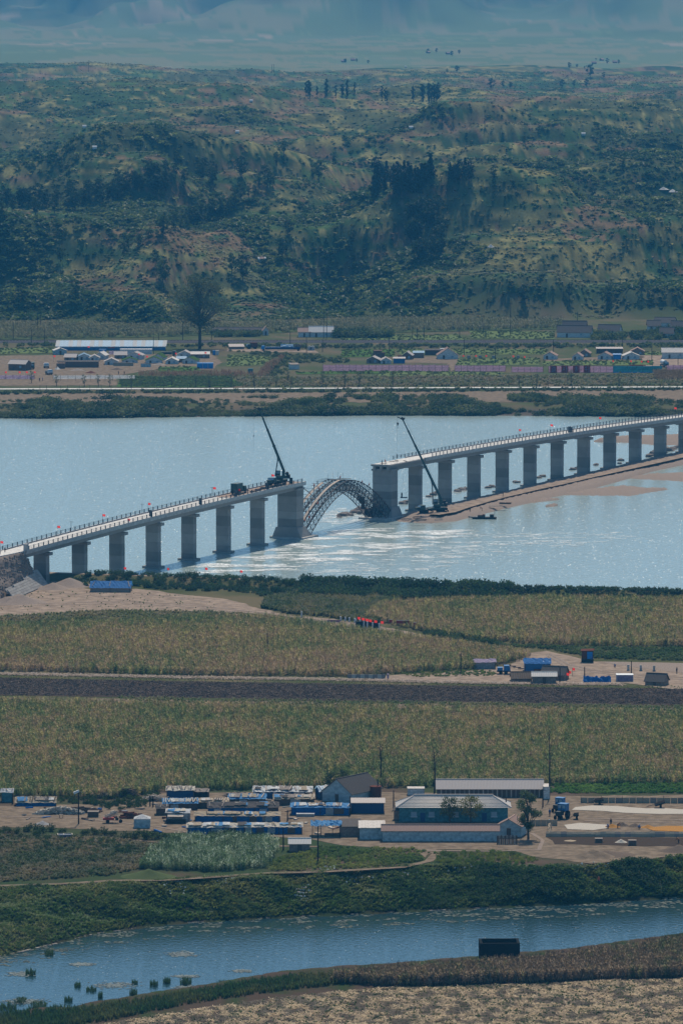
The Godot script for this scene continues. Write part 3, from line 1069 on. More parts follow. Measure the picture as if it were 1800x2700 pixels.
func crane(label: String, at: Vector3, yaw: float, tip: Vector3, green: Material) -> Node3D:
	# a truck crane: carrier along local z (cab towards +z), turntable, boom to the world point tip
	var c := thing("truck_crane", label, "crane", at, yaw, "truck cranes at the bridge gap")
	put(c, "chassis", boxm(Vector3(2.3, 0.55, 10.5)), mats.crane_dark, Vector3(0, 1.15, 0))
	var deck := put(c, "carrier_deck", boxm(Vector3(2.6, 0.3, 7.0)), green, Vector3(0, 1.6, -1.5))
	for z in [-3.6, -2.3, 2.6, 4.1]:
		for x in [-1.1, 1.1]: wheel(c, Vector3(x, 0.56, z))
	var cab := put(c, "driver_cab", prism_x([[-1.0, 0.0], [-1.0, 1.55], [0.55, 1.55], [1.0, 0.75], [1.0, 0.0]], 2.5), green, Vector3(0, 1.3, 4.2))
	put(cab, "windscreen", boxm(Vector3(2.2, 0.75, 0.06)), mats.glass, Vector3(0, 1.1, 0.84), Vector3(-0.52, 0, 0))
	put(c, "bonnet", boxm(Vector3(1.7, 0.9, 1.5)), green, Vector3(0, 1.75, 5.7))
	for s in [-1.0, 1.0]:
		for z in [1.2, -4.6]:
			var og := put(c, "outrigger", boxm(Vector3(2.2, 0.28, 0.32)), mats.crane_dark, Vector3(s * 2.0, 0.95, z))
			put(og, "jack", boxm(Vector3(0.28, 1.0, 0.28)), mats.crane_dark, Vector3(s * 1.0, -0.45, 0))
	# upper works turned towards the tip
	var dirw := tip - at
	var turn := atan2(dirw.x, dirw.z) - yaw
	var up := Node3D.new()
	up.name = "upper_works"
	c.add_child(up)
	up.position = Vector3(0, 1.85, -1.8)
	up.rotation.y = turn
	put(up, "slew_ring", cylm(1.1, 1.1, 0.4, 16), mats.crane_dark, Vector3(0, 0.1, 0))
	put(up, "turntable", boxm(Vector3(2.5, 0.9, 4.2)), green, Vector3(0, 0.75, -0.7))
	put(up, "counterweight", boxm(Vector3(2.6, 1.3, 1.1)), mats.crane_dark, Vector3(0, 0.95, -2.9))
	put(up, "winch_drum", cylm(0.6, 0.6, 1.5, 14), mats.crane_dark, Vector3(0, 1.9, -2.4), Vector3(0, 0, PI / 2.0))
	put(up, "engine_housing", boxm(Vector3(1.6, 1.5, 1.1)), green, Vector3(0.2, 2.0, -1.2))
	put(up, "operator_cab", boxm(Vector3(1.0, 1.7, 1.5)), green, Vector3(-1.0, 2.0, 0.6))
	put(up, "cab_window", boxm(Vector3(1.06, 0.8, 1.2)), mats.glass, Vector3(-1.0, 2.25, 0.7))
	var foot := Vector3(0, 2.6, -1.4)
	var base := at + Vector3(0, 1.85, 0) + Basis(Vector3.UP, yaw) * Vector3(0, 0, -1.8)
	var end := (Basis(Vector3.UP, yaw + turn).inverse()) * (tip - base)
	end.x = 0.0
	var f := end - foot
	var cuts := [0.0, 0.42, 0.68, 0.86, 1.0]
	for i in 4:
		var st := tool()
		var w := 0.95 - 0.16 * i
		bar(st, foot + f * maxf(0.0, cuts[i] - 0.02), foot + f * cuts[i + 1], w * 1.3, w * 1.3)
		bar(st, foot + f * (cuts[i + 1] - 0.012), foot + f * cuts[i + 1], w * 1.6, w * 1.6)
		put(up, "boom_section", done(st), green)
	var head := tool()
	box(head, end + Vector3(0, 0.2, 0.0), Vector3(0.7, 0.9, 1.3), Basis(Vector3.RIGHT, -0.5))
	bar(head, end, end + Vector3(0, 0.9, 1.9), 0.45)
	bar(head, end, end + Vector3(0, 0.55, -0.8), 0.45)
	put(up, "boom_head", done(head), mats.crane_dark)
	put(up, "lift_cylinder", bars([[Vector3(0, 1.0, 1.6), foot + f * 0.24]], 0.42, 8), mats.crane_dark)
	put(up, "cylinder_rod", bars([[foot + f * 0.16 + Vector3(0, -0.6, 0.9), foot + f * 0.30]], 0.24, 8), mats.chrome)
	put(up, "hoist_cable", bars([[Vector3(0, 2.4, -2.4), end + Vector3(0, 0.5, -0.7)], [end + Vector3(0, 0.8, 1.8), end + Vector3(0, -1.4, 1.7)], [end + Vector3(0, 0.8, 2.0), end + Vector3(0, -f.length() * 0.63, 2.0)]], 0.06), mats.crane_dark)
	var hk := put(up, "hook_block", cylm(0.12, 0.42, 1.1, 10), mats.crane_dark, end + Vector3(0, -1.7, 1.7))
	put(hk, "hook", bars([[Vector3(0, -0.4, 0), Vector3(0, -1.1, 0)], [Vector3(0, -1.1, 0), Vector3(0.3, -1.3, 0)]], 0.16), mats.crane_dark)
	put(up, "small_hook", cylm(0.06, 0.2, 0.7, 8), mats.crane_dark, end + Vector3(0, -f.length() * 0.40, 2.0))
	return c

func tip_at(px: float, py: float, near: Vector3) -> Vector3:   # the point on the ray at the depth of near
	var r := ray(px, py)
	return EYE + r * (near.z / r.z)

func build_cranes():
	var s := 90.0
	var at := bpt(s, -0.2, deck_y(s) + 0.02)
	var c1 := crane("dark green truck crane parked on the deck end, boom raised over the river", at, bYaw + PI, tip_at(684, 1081, at) + Vector3(0, 0, 0), mats.crane_green)
	var g := P(1140, 1352, -1.4)
	crane("dark truck crane on the gravel spit, boom raised beside the broken deck end", g, bYaw + 2.4, tip_at(1061, 1106, g), mats.crane_green)
	# hung load beside the far abutment
	var hb := thing("man_basket", "small dark work platform hung beside the far abutment pier", "platform", tip_at(1064, 1312, bpt(S_R + 4.0, 5.5, 0.0)))
	put(hb, "floor", boxm(Vector3(2.4, 0.3, 1.2)), mats.crane_dark)
	put(hb, "sling", bars([[Vector3(-1.0, 0.1, 0), Vector3(-0.3, 6.5, 0)], [Vector3(1.0, 0.1, 0), Vector3(-0.3, 6.5, 0)], [Vector3(-0.3, 6.5, 0), Vector3(-0.3, 8.4, 0)]], 0.05), mats.crane_dark)
	put(hb, "cargo", boxm(Vector3(0.5, 1.6, 0.5)), mats.crane_dark, Vector3(-0.7, 0.9, 0))
	# boxy lorry behind the crane
	var tb := thing("box_lorry", "dark box-bodied lorry parked on the deck behind the crane", "lorry", bpt(61.0, -0.3, deck_y(61.0) + 0.02), bYaw)
	put(tb, "chassis", boxm(Vector3(2.2, 0.4, 8.5)), mats.crane_dark, Vector3(0, 0.9, 1.0))
	put(tb, "box_body", boxm(Vector3(2.4, 2.5, 4.2)), mats.crane_green, Vector3(0, 2.4, -0.8))
	put(tb, "cab", prism_x([[-0.9, 0.0], [-0.9, 1.4], [0.4, 1.4], [0.9, 0.7], [0.9, 0.0]], 2.2), mats.crane_green, Vector3(0, 1.1, 3.4))
	for z in [-2.0, 3.4]:
		for x in [-1.0, 1.0]: wheel(tb, Vector3(x, 0.5, z), 0.5)
	for i in 3:
		var mt := put(self, "timber_stack", boxm(Vector3(1.3, 0.5 + 0.1 * i, 3.0)), mats.timber, bpt(67.5 + 5.0 * i, 2.2 - 0.8 * i, deck_y(70.0) + 0.25 + 0.05 * i), Vector3(0, bYaw + 0.1 * i, 0))
		tag(mt, ["short stack of dark timber behind the box lorry", "stack of dark timber between lorry and crane", "dark timber stack against the crane on deck"][i], "timber")
	# steel bars and litter on the unfinished deck ends
	for k in 9:
		var ss := rng.randf_range(46, 58) if k < 4 else rng.randf_range(172, 196)
		var o := put(self, "scrap_board", boxm(Vector3(0.3, 0.12, rng.randf_range(1.5, 3.5))), mats.plank_old if k % 2 else mats.timber, bpt(ss, rng.randf_range(-2.5, 2.5), deck_y(ss) + 0.1), Vector3(0, rng.randf() * 3, 0))
		tag(o, "loose weathered board lying on the crane end of the deck" if k < 4 else "loose weathered board lying on the broken deck end", "board", "boards on the deck by the crane" if k < 4 else "boards on the broken deck end")

func flag(label: String, at: Vector3, group: String, h := 2.6, w := 0.8) -> Node3D:
	var f := thing("red_flag", label, "flag", at, rng.randf_range(-0.5, 0.5), group)
	put(f, "pole", boxm(Vector3(0.07, h, 0.07)), mats.timber, Vector3(0, h / 2.0, 0))
	var st := tool()
	var n := 5
	for i in n:
		var x0 := w * i / n
		var x1 := w * (i + 1) / n
		var z0 := 0.12 * sin(x0 * 5.0)
		var z1 := 0.12 * sin(x1 * 5.0)
		quad(st, Vector3(x0, h - 0.7, z0), Vector3(x0, h, z0), Vector3(x1, h - 0.05 * i, z1), Vector3(x1, h - 0.72 - 0.05 * i, z1))
	put(f, "cloth", done(st), mats.red_cloth)
	return f

func build_river_things():
	for px in [2, 152, 271, 391]:
		var s := s_of_px(px, -3.8)
		flag("small red flag on the far railing of the bridge's ramp end", bpt(s, -3.8, deck_y(s) + 0.3), "flags on the bridge railings", 2.8, 0.9)
	for px in [66, 338]:
		var s := s_of_px(px, 3.6)
		flag("small red flag low on the near railing of the bridge", bpt(s, 3.5, deck_y(s)), "flags on the near railing", 1.6)
	for px in [562, 716]:
		var s := s_of_px(px, -3.8)
		flag("small red flag on the far railing close to the crane", bpt(s, -3.8, deck_y(s) + 0.3), "flags by the crane", 3.0, 0.95)
	var s9 := s_of_px(628, 1.0)
	flag("small red flag standing on the dirt-covered deck", bpt(s9, 1.0, deck_y(s9)), "", 2.0)
	for px in [1367, 1450, 1578, 1776]:
		var s := s_of_px(px, -3.8)
		flag("small red flag on the far railing over the causeway", bpt(s, -3.8, deck_y(s) + 0.3), "flags on the causeway section", 3.0, 0.95)
	for q in [[327, 1512], [441, 1514], [541, 1513], [633, 1520]]:
		flag("small red marker flag at the water's edge of the levee", P(q[0], q[1], 1.65), "flags on the levee", 2.0)
	for px in [188, 375, 559]:
		var s := s_of_px(px, -3.8)
		var lp := thing("lamp_post", "slim lamp post with crossbar on the far bridge railing", "lamp post", bpt(s, -3.8, deck_y(s) + 0.3), 0.0, "lamp posts on the bridge")
		put(lp, "post", boxm(Vector3(0.09, 3.0, 0.09)), mats.steel, Vector3(0, 1.5, 0))
		put(lp, "crossbar", boxm(Vector3(1.2, 0.08, 0.08)), mats.steel, Vector3(0, 2.85, 0))
	# gravel causeway with its track, and bars in the stream
	berm("gravel_causeway", [[1032, 1362], [1100, 1346], [1174, 1330], [1326, 1298], [1470, 1262], [1610, 1234], [1740, 1204], [1900, 1168], [2200, 1110]], [[1032, 1376], [1130, 1381], [1200, 1376], [1315, 1346], [1384, 1330], [1440, 1316], [1540, 1296], [1640, 1268], [1720, 1244], [1900, 1206], [2200, 1150]], WATER, 2.0, mats.gravel, 12, 200, 0.5, 0.45)
	ribbon("gravel_track", [[1140, 1356], [1180, 1349], [1215, 1337], [1270, 1321], [1326, 1307], [1400, 1290], [1470, 1275], [1544, 1258], [1640, 1237], [1730, 1217], [1800, 1201], [1900, 1180]], 5.5, -0.93, mats.sand)
	var isl := [[[[1474, 1302], [1540, 1288], [1640, 1276], [1700, 1284], [1768, 1288]], [[1474, 1306], [1560, 1309], [1660, 1311], [1700, 1302], [1768, 1290]]], [[[1650, 1258], [1720, 1246], [1800, 1242], [2000, 1236]], [[1650, 1262], [1730, 1268], [1800, 1272], [2000, 1270]]], [[[1380, 1322], [1430, 1312], [1476, 1316]], [[1380, 1330], [1430, 1324], [1476, 1318]]], [[[1436, 1334], [1456, 1329], [1470, 1331]], [[1436, 1337], [1456, 1337], [1470, 1334]]]]
	for i in isl.size():
		berm("gravel_bar", isl[i][0], isl[i][1], WATER, 0.75, mats.gravel, 6, 60, 0.5, 0.5)
	# rocks: each boulder its own
	var rk := [[902, 1362, 2.4], [912, 1358, 2.0], [924, 1361, 1.6], [934, 1354, 2.3], [946, 1350, 3.0], [952, 1356, 2.6], [960, 1348, 2.2], [966, 1357, 1.8], [894, 1366, 1.4], [1062, 1330, 2.0], [1072, 1326, 1.8], [1084, 1323, 1.6], [1130, 1312, 1.6], [1142, 1307, 2.0], [1154, 1302, 2.2], [1166, 1300, 1.7], [1206, 1298, 2.0], [1216, 1294, 2.2], [1226, 1292, 1.8], [1285, 1288, 1.6], [1296, 1284, 1.6], [1302, 1286, 1.3], [1356, 1272, 1.3], [1362, 1274, 1.6], [1420, 1262, 1.5], [1430, 1258, 1.7], [1510, 1240, 1.9], [1520, 1236, 1.5], [1570, 1228, 1.7], [1632, 1224, 1.4], [1636, 1216, 1.8], [1712, 1206, 2.2], [1722, 1198, 2.4], [1732, 1190, 2.2], [1744, 1196, 2.6], [1758, 1190, 2.8], [1774, 1186, 2.2], [1786, 1182, 2.4]]
	for r in rk:
		boulder("boulder", "grey boulder in the white water under the arch" if r[0] < 1000 else "grey boulder in the shallows between the causeway piers" if r[0] < 1700 else "grey boulder on the low islet beyond the causeway", P(r[0], r[1], WATER - 0.2), r[2], "boulders under the arch" if r[0] < 1000 else "boulders along the causeway" if r[0] < 1700 else "boulders on the islet")
	berm("islet", [[1560, 1162], [1650, 1150], [1740, 1146], [1900, 1140]], [[1560, 1166], [1650, 1168], [1740, 1176], [1900, 1172]], WATER, 1.6, mats.gravel, 6, 60, 0.5)
	# boat with gear on the near side of the causeway
	var bt := thing("work_boat", "dark flat work boat loaded with gear moored by the gravel", "boat", P(1276, 1370, WATER - 0.25), -0.08)
	put(bt, "hull", prism_x([[-1.2, 1.0], [1.2, 1.0], [0.9, 0.0], [-0.9, 0.0]], 8.4), mats.crane_dark, Vector3(0, 0, 0))
	put(bt, "bow", prism_x([[-0.9, 0.9], [0.9, 0.9], [0.5, 0.5], [-0.5, 0.5]], 1.6), mats.crane_dark, Vector3(-4.9, 0.2, 0), Vector3(0, 0, -0.15))
	put(bt, "engine", boxm(Vector3(1.4, 1.0, 1.2)), mats.steel, Vector3(2.6, 1.4, 0))
	put(bt, "mast", boxm(Vector3(0.12, 2.2, 0.12)), mats.steel, Vector3(3.6, 2.0, 0))
	put(bt, "cargo", boxm(Vector3(2.2, 0.6, 1.6)), mats.timber, Vector3(-1.2, 1.3, 0))
	put(bt, "cargo", boxm(Vector3(1.0, 0.9, 1.0)), mats.rust, Vector3(-0.2, 1.4, 0.1))
	var sk := thing("skiff", "small dark skiff pulled up on the gravel track", "boat", P(1331, 1329, -1.6), -0.1)
	put(sk, "hull", prism_x([[-0.7, 0.6], [0.7, 0.6], [0.45, 0.0], [-0.45, 0.0]], 4.2), mats.timber)
	put(sk, "thwart", boxm(Vector3(0.3, 0.06, 1.2)), mats.plank, Vector3(0, 0.63, 0))
	var st9 := thing("pallet", "pale flat pallet of planks lying on the gravel track", "pallet", P(1310, 1334, -1.5), 0.1)
	for i in 4: put(st9, "plank", boxm(Vector3(6.0, 0.12, 0.35)), mats.plank_old, Vector3(0, 0.1, i * 0.5))
	for i in 12:
		var tb := put(self, "scrap_timber", boxm(Vector3(rng.randf_range(2.0, 4.5), 0.25, 0.3)), mats.plank_old if i % 3 else mats.steel_rust, P(rng.randf_range(1060, 1165), rng.randf_range(1362, 1374), -1.5) + Vector3(0, rng.randf() * 0.3, 0), Vector3(0, rng.randf_range(-0.4, 0.4), rng.randf_range(-0.1, 0.1)))
		tag(tb, "loose timber lying on the gravel round the crane", "timber", "timbers by the crane on the spit")

func s_of_px(px: float, off: float) -> float:
	var lo := -300.0
	var hi := 700.0
	for k in 40:
		var m := (lo + hi) / 2.0
		if px_of(bpt(m, off, deck_y(m))) < px: lo = m
		else: hi = m
	return lo

func boulder(called: String, label: String, at: Vector3, r: float, group: String):
	var st := tool()
	var sd := rng.randf() * 50.0
	var v := []
	for j in 5:
		var row := []
		var a := PI * j / 4.0
		for i in 8:
			var t := TAU * i / 8.0
			var q := Vector3(sin(a) * cos(t), cos(a), sin(a) * sin(t))
			row.append(q * r * Vector3(1.25, 0.75, 1.0) * (0.85 + 0.35 * nz.get_noise_3d(q.x + sd, q.y, q.z)))
		v.append(row)
	for j in 4:
		for i in 8:
			var k := (i + 1) % 8
			quad(st, v[j][i], v[j][k], v[j + 1][k], v[j + 1][i])
	var o := put(self, called, done(st), mats.rock, at, Vector3(0, rng.randf() * TAU, 0))
	tag(o, label, "boulder", group)

# ------------------------------------------------------------------ buildings
# ribbed sheet lying in (x, z), top at y = 0, ribs along z
func rib_panel(w: float, l: float, pitch: float, amp: float, thick := 0.08) -> ArrayMesh:
	var st := tool()
	var n := maxi(2, int(w / pitch) * 2)
	var x0 := -w / 2.0
	for i in n:
		var xa := x0 + w * i / n
		var xb := x0 + w * (i + 1) / n
		var ya := amp if i % 2 else 0.0
		var yb := 0.0 if i % 2 else amp
		quad(st, Vector3(xa, ya, l / 2), Vector3(xa, ya, -l / 2), Vector3(xb, yb, -l / 2), Vector3(xb, yb, l / 2))
	box(st, Vector3(0, -thick / 2.0 - 0.002, 0), Vector3(w, thick, l))
	return done(st)

# gable roof: ridge along local x, over a body w by d; two ribbed slopes, ridge cap
func gable(parent: Node, w: float, d: float, y: float, rise: float, material: Material, pitch := 0.6, amp := 0.06, over := 0.35, called := "roof_slope"):
	var run := d / 2.0 + over
	var l := sqrt(run * run + pow(rise * run / (d / 2.0), 2.0))
	var an := atan2(rise, d / 2.0)
	var pm := rib_panel(w + 2.0 * over, l, pitch, amp)
	for s in [-1.0, 1.0]:
		put(parent, called, pm, material, Vector3(0, y + rise - sin(an) * l / 2.0 + 0.09, s * cos(an) * l / 2.0), Vector3(s * an, 0, 0))
	put(parent, "ridge_cap", boxm(Vector3(w + 2.0 * over, 0.16, 0.3)), material, Vector3(0, y + rise + 0.12, 0))

func gable_wall(w: float, d: float, h: float, rise: float) -> ArrayMesh:   # ridge along x
	return prism_x([[-d / 2, 0], [-d / 2, h], [0, h + rise], [d / 2, h], [d / 2, 0]], w)

# a house standing on the ground between two pixels of its base line. gx: gable turned to the camera
func house(called: String, label: String, x0: float, x1: float, row: float, h: float, d: float, rise: float, wall: Material, roof: Material, yaw := 0.0, gx := false, openings := 2, group := "", category := "house", pitch := 0.6) -> Node3D:
	var a := P(x0, row)
	var b := P(x1, row)
	var w := b.x - a.x
	var at := (a + b) / 2.0 - Vector3(0, 0, d / 2.0)
	var o := thing(called, label, category, at, yaw, group)
	if gx:
		# ridge runs away from the camera
		put(o, "wall", gable_wall(d, w, h, rise), wall, Vector3.ZERO, Vector3(0, PI / 2.0, 0))
		var rf := Node3D.new()
		rf.name = "roof"
		rf.rotation.y = PI / 2.0
		o.add_child(rf)
		gable(rf, d, w, h, rise, roof, pitch)
	else:
		put(o, "wall", gable_wall(w, d, h, rise), wall)
		var rf := Node3D.new()
		rf.name = "roof"
		o.add_child(rf)
		gable(rf, w, d, h, rise, roof, pitch)
	for i in openings:
		var x := -w / 2.0 + w * (i + 0.7) / (openings + 0.4)
		if i == 0:
			var dr := put(o, "door", boxm(Vector3(0.95, minf(1.9, h * 0.85), 0.12)), mats.timber, Vector3(x, minf(1.9, h * 0.85) / 2.0, d / 2.0 + 0.03))
			put(dr, "frame", boxm(Vector3(1.15, 0.1, 0.16)), mats.plank_old, Vector3(0, minf(1.9, h * 0.85) / 2.0 + 0.05, 0))
		else:
			var wn := put(o, "window", boxm(Vector3(1.0, 0.9, 0.1)), mats.glass, Vector3(x, h * 0.58, d / 2.0 + 0.02))
			put(wn, "sill", boxm(Vector3(1.2, 0.1, 0.2)), mats.white_paint, Vector3(0, -0.5, 0.05))
	return o

# a shed with one sloping roof; high: wall height at the back
func shed(called: String, label: String, x0: float, x1: float, row: float, h: float, high: float, d: float, wall: Material, roof: Material, yaw := 0.0, pitch := 0.8, group := "", category := "shed") -> Node3D:
	var a := P(x0, row)
	var b := P(x1, row)
	var w := b.x - a.x
	var o := thing(called, label, category, (a + b) / 2.0 - Vector3(0, 0, d / 2.0), yaw, group)
	put(o, "wall", prism_x([[-d / 2, 0], [-d / 2, high], [d / 2, h], [d / 2, 0]], w), wall)
	var an := atan2(high - h, d)
	var l := d / cos(an) + 0.6
	put(o, "roof", rib_panel(w + 0.6, l, pitch, 0.07), roof, Vector3(0, (h + high) / 2.0 + 0.1, 0), Vector3(an, 0, 0))
	return o

func crate(called: String, label: String, category: String, x0: float, x1: float, row: float, h: float, d: float, body: Material, lid: Material, yaw := 0.0, group := "") -> Node3D:
	var a := P(x0, row)
	var b := P(x1, row)
	var w := b.x - a.x
	var o := thing(called, label, category, (a + b) / 2.0 - Vector3(0, 0, d / 2.0), yaw, group)
	put(o, "body", boxm(Vector3(w, h, d)), body, Vector3(0, h / 2.0, 0))
	put(o, "lid", boxm(Vector3(w + 0.16, 0.12, d + 0.16)), lid, Vector3(0, h + 0.06, 0))
	for s in [-1.0, 1.0]: put(o, "corner_post", boxm(Vector3(0.12, h, 0.12)), lid, Vector3(s * (w / 2.0 - 0.02), h / 2.0, d / 2.0 + 0.02))
	return o

# a crumpled sheet over a ridge, draped to the ground line; size w x d, heights h (ridge), e (eave)
func tarp_mesh(w: float, d: float, h: float, e: float, crumple := 0.12, nx := 16, nz_ := 8) -> ArrayMesh:
	var st := tool()
	var sd := rng.randf() * 90.0
	var v := []
	for i in nx + 1:
		var col := []
		for j in nz_ + 1:
			var x := -w / 2.0 + w * i / nx
			var z := -d / 2.0 + d * j / nz_
			var t := absf(z) / (d / 2.0)
			col.append(Vector3(x + 0.1 * nz.get_noise_2d(z * 2.0 + sd, x), lerpf(h, e, t) + crumple * nz2.get_noise_2d(x * 0.9 + sd, z * 1.3) * 1.6, z))
		v.append(col)
	for i in nx:
		for j in nz_:
			quad(st, v[i][j], v[i + 1][j], v[i + 1][j + 1], v[i][j + 1])
	return done(st)

# a tarp-roofed long shed: walls of sheeting, posts, crumpled roof, battens on the roof
func tarp_shed(label: String, x0: float, x1: float, row: float, h: float, rise: float, d: float, wall: Material, roof: Material, battens := 0, batten_mat: Material = null, yaw := 0.0) -> Node3D:
	var a := P(x0, row)
	var b := P(x1, row)
	var w := b.x - a.x
	rise *= 0.7
	var o := thing("tarp_shed", label, "shed", (a + b) / 2.0 - Vector3(0, 0, d / 2.0), yaw + rng.randf_range(-0.07, 0.07))
	put(o, "wall", gable_wall(w, d, h, rise), wall)
	var rf := put(o, "roof", tarp_mesh(w + 0.5, d + 0.6, h + rise + 0.16, h - 0.05, 0.13, int(w * 2.0), 8), roof)
	for i in battens:
		var x := -w / 2.0 + w * (i + rng.randf()) / battens
		var l := sqrt(d * d / 4.0 + rise * rise) * rng.randf_range(0.6, 1.05)
		var an := atan2(rise, d / 2.0)
		put(rf, "batten", boxm(Vector3(rng.randf_range(0.12, 0.3), 0.08, l)), batten_mat if batten_mat else mats.plank_old, Vector3(x, h + rise / 2.0 + 0.28, d / 4.0), Vector3(an, rng.randf_range(-0.35, 0.35), 0))
	if batten_mat:
		var scraps := [mats.blue_tarp_pale, mats.plastic, mats.straw_pale, mats.plank_old, mats.white_cloth, mats.straw, mats.roof_dark, roof]
		for i in int(w * 0.8):
			var an := atan2(rise, d / 2.0)
			var pw := rng.randf_range(0.8, 2.4)
			put(rf, "patch", tarp_mesh(pw, rng.randf_range(0.8, d * 0.5), 0.06, 0.06, 0.05, 4, 3), scraps[rng.randi() % 8], Vector3(rng.randf_range(-w / 2.0 + pw / 2.0, w / 2.0 - pw / 2.0), h + rise * 0.5 + 0.2 + 0.01 * i, d * rng.randf_range(0.2, 0.3)), Vector3(an, rng.randf_range(-0.2, 0.2), 0))
			if i % 3 == 0 and h > 1.2:
				put(o, "hanging_sheet", boxm(Vector3(pw, h * rng.randf_range(0.5, 0.95), 0.05)), scraps[(rng.randi() % 5)] if i % 2 else mats.timber, Vector3(rng.randf_range(-w / 2.0 + 1.0, w / 2.0 - 1.0), h * 0.5, d / 2.0 + 0.1 + 0.004 * i))
	for i in maxi(2, int(w / 4.0)):
		put(o, "post", boxm(Vector3(0.12, h, 0.12)), mats.timber, Vector3(-w / 2.0 + 0.1 + (w - 0.2) * i / maxf(1.0, int(w / 4.0) - 1), h / 2.0, d / 2.0 + 0.07))
	return o

func utility_pole(label: String, px: float, row: float, h: float, group := "", arms := 1, material: Material = null) -> Node3D:
	var o := thing("utility_pole", label, "pole", P(px, row), rng.randf_range(-0.2, 0.2), group)
	var m: Material = material if material else mats.bark_dark
	put(o, "post", cylm(0.17, 0.11, h, 8), m, Vector3(0, h / 2.0 - 0.1, 0))
	for i in arms:
		put(o, "crossarm", boxm(Vector3(1.5, 0.1, 0.1)), m, Vector3(0, h - 0.45 - 0.6 * i, 0.1))
		for s in [-0.65, 0.65]: put(o, "insulator", cylm(0.05, 0.05, 0.22, 6), mats.white_paint, Vector3(s, h - 0.3 - 0.6 * i, 0.1))
	return o

func lorry(label: String, px: float, row: float, yaw: float, body: Material, cab: Material, freight := 0, l := 6.5, category := "lorry") -> Node3D:   # local z: forward
	var o := thing("lorry", label, category, P(px, row), yaw)
	put(o, "chassis", boxm(Vector3(2.0, 0.35, l)), mats.crane_dark, Vector3(0, 0.85, 0))
	var c := put(o, "cab", prism_x([[-0.85, 0.0], [-0.85, 1.5], [0.5, 1.5], [0.85, 0.8], [0.85, 0.0]], 2.1), cab, Vector3(0, 0.9, l / 2.0 - 1.0))
	put(c, "windscreen", boxm(Vector3(1.8, 0.7, 0.06)), mats.glass, Vector3(0, 1.12, 0.72), Vector3(-0.46, 0, 0))
	for s in [-1.0, 1.0]: put(c, "headlight", boxm(Vector3(0.25, 0.2, 0.06)), mats.white_paint, Vector3(s * 0.75, 0.3, 0.87))
	if freight == 2:
		put(o, "tank", cylm(1.05, 1.05, l - 2.6, 18), body, Vector3(0, 2.1, -0.9), Vector3(PI / 2.0, 0, 0))
	else:
		put(o, "bed", boxm(Vector3(2.2, 0.8 if freight == 0 else 2.0, l - 2.4)), body, Vector3(0, 1.45 if freight == 0 else 2.05, -1.0))
	for z in [-l / 2.0 + 1.1, l / 2.0 - 1.3]:
		for x in [-0.95, 0.95]: wheel(o, Vector3(x, 0.48, z), 0.48, 0.3)
	return o

# a fence of cloth panels: posts and panels each their own
func cloth_fence(label: String, x0: float, x1: float, row0: float, row1: float, h: float, cloth: Material, post: Material, gap := 3.0, lower := 0.0) -> Node3D:
	var a := P(x0, row0)
	var b := P(x1, row1)
	var o := thing("cloth_fence", label, "fence", a)
	var n := maxi(1, int(round(a.distance_to(b) / gap)))
	var f := (b - a) / n
	var yaw := atan2(-f.z, f.x)
	var pm := boxm(Vector3(0.14, h + 0.3, 0.14))
	for i in n + 1:
		put(o, "post", pm, post, f * i + Vector3(0, h / 2.0, 0.06))
	for i in n:
		var ph := (h - lower) * rng.randf_range(0.9, 1.0)
		var pn := put(o, "panel", cloth_mesh(f.length() - 0.1, ph), cloth, f * (i + 0.5) + Vector3(0, lower + ph / 2.0, 0), Vector3(rng.randf_range(-0.05, 0.05), yaw, 0))
		put(pn, "batten", boxm(Vector3(f.length() - 0.1, 0.08, 0.06)), post, Vector3(0, rng.randf_range(-0.1, 0.15), 0.05))
	return o

func cloth_mesh(w: float, h: float, nx := 6, ny := 3) -> ArrayMesh:   # hanging cloth with slack folds
	var st := tool()
	var sd := rng.randf() * 60.0
	var v := []
	for i in nx + 1:
		var col := []
		for j in ny + 1: col.append(Vector3(-w / 2.0 + w * i / nx, -h / 2.0 + h * j / ny - (0.06 * h * sin(PI * i / nx) if j == ny else 0.0), 0.14 * nz2.get_noise_2d(i * 0.6 + sd, j * 0.5)))
		v.append(col)
	for i in nx:
		for j in ny: quad(st, v[i][j], v[i][j + 1], v[i + 1][j + 1], v[i + 1][j])
	return done(st)

# ------------------------------------------------------------------ village on the near terrace
func stick_pile(called: String, label: String, x0: float, x1: float, row: float, h: float, n: int, material: Material, l := 1.6, thick := 0.16, mess := 0.5) -> MeshInstance3D:
	var a := P(x0, row)
	var b := P(x1, row)
	var st := tool()
	var w := b.x - a.x
	for i in n:
		var x := rng.randf_range(-w / 2.0, w / 2.0)
		var top := h * (1.0 - pow(absf(x) / (w / 2.0), 2.0) * 0.8)
		var y := rng.randf() * top
		var z := rng.randf_range(-1.0, 1.0) * (1.3 - y * 0.3)
		var ll := l * rng.randf_range(0.5, 1.2)
		box(st, Vector3(x, y + 0.05, z), Vector3(ll, thick * rng.randf_range(0.6, 1.4), thick * rng.randf_range(0.8, 1.6)), Basis.from_euler(Vector3(0, rng.randf_range(-mess, mess) * 2.0, rng.randf_range(-mess, mess))))
	var o := put(self, called, done(st), material, (a + b) / 2.0)
	tag(o, label, "pile")
	return o

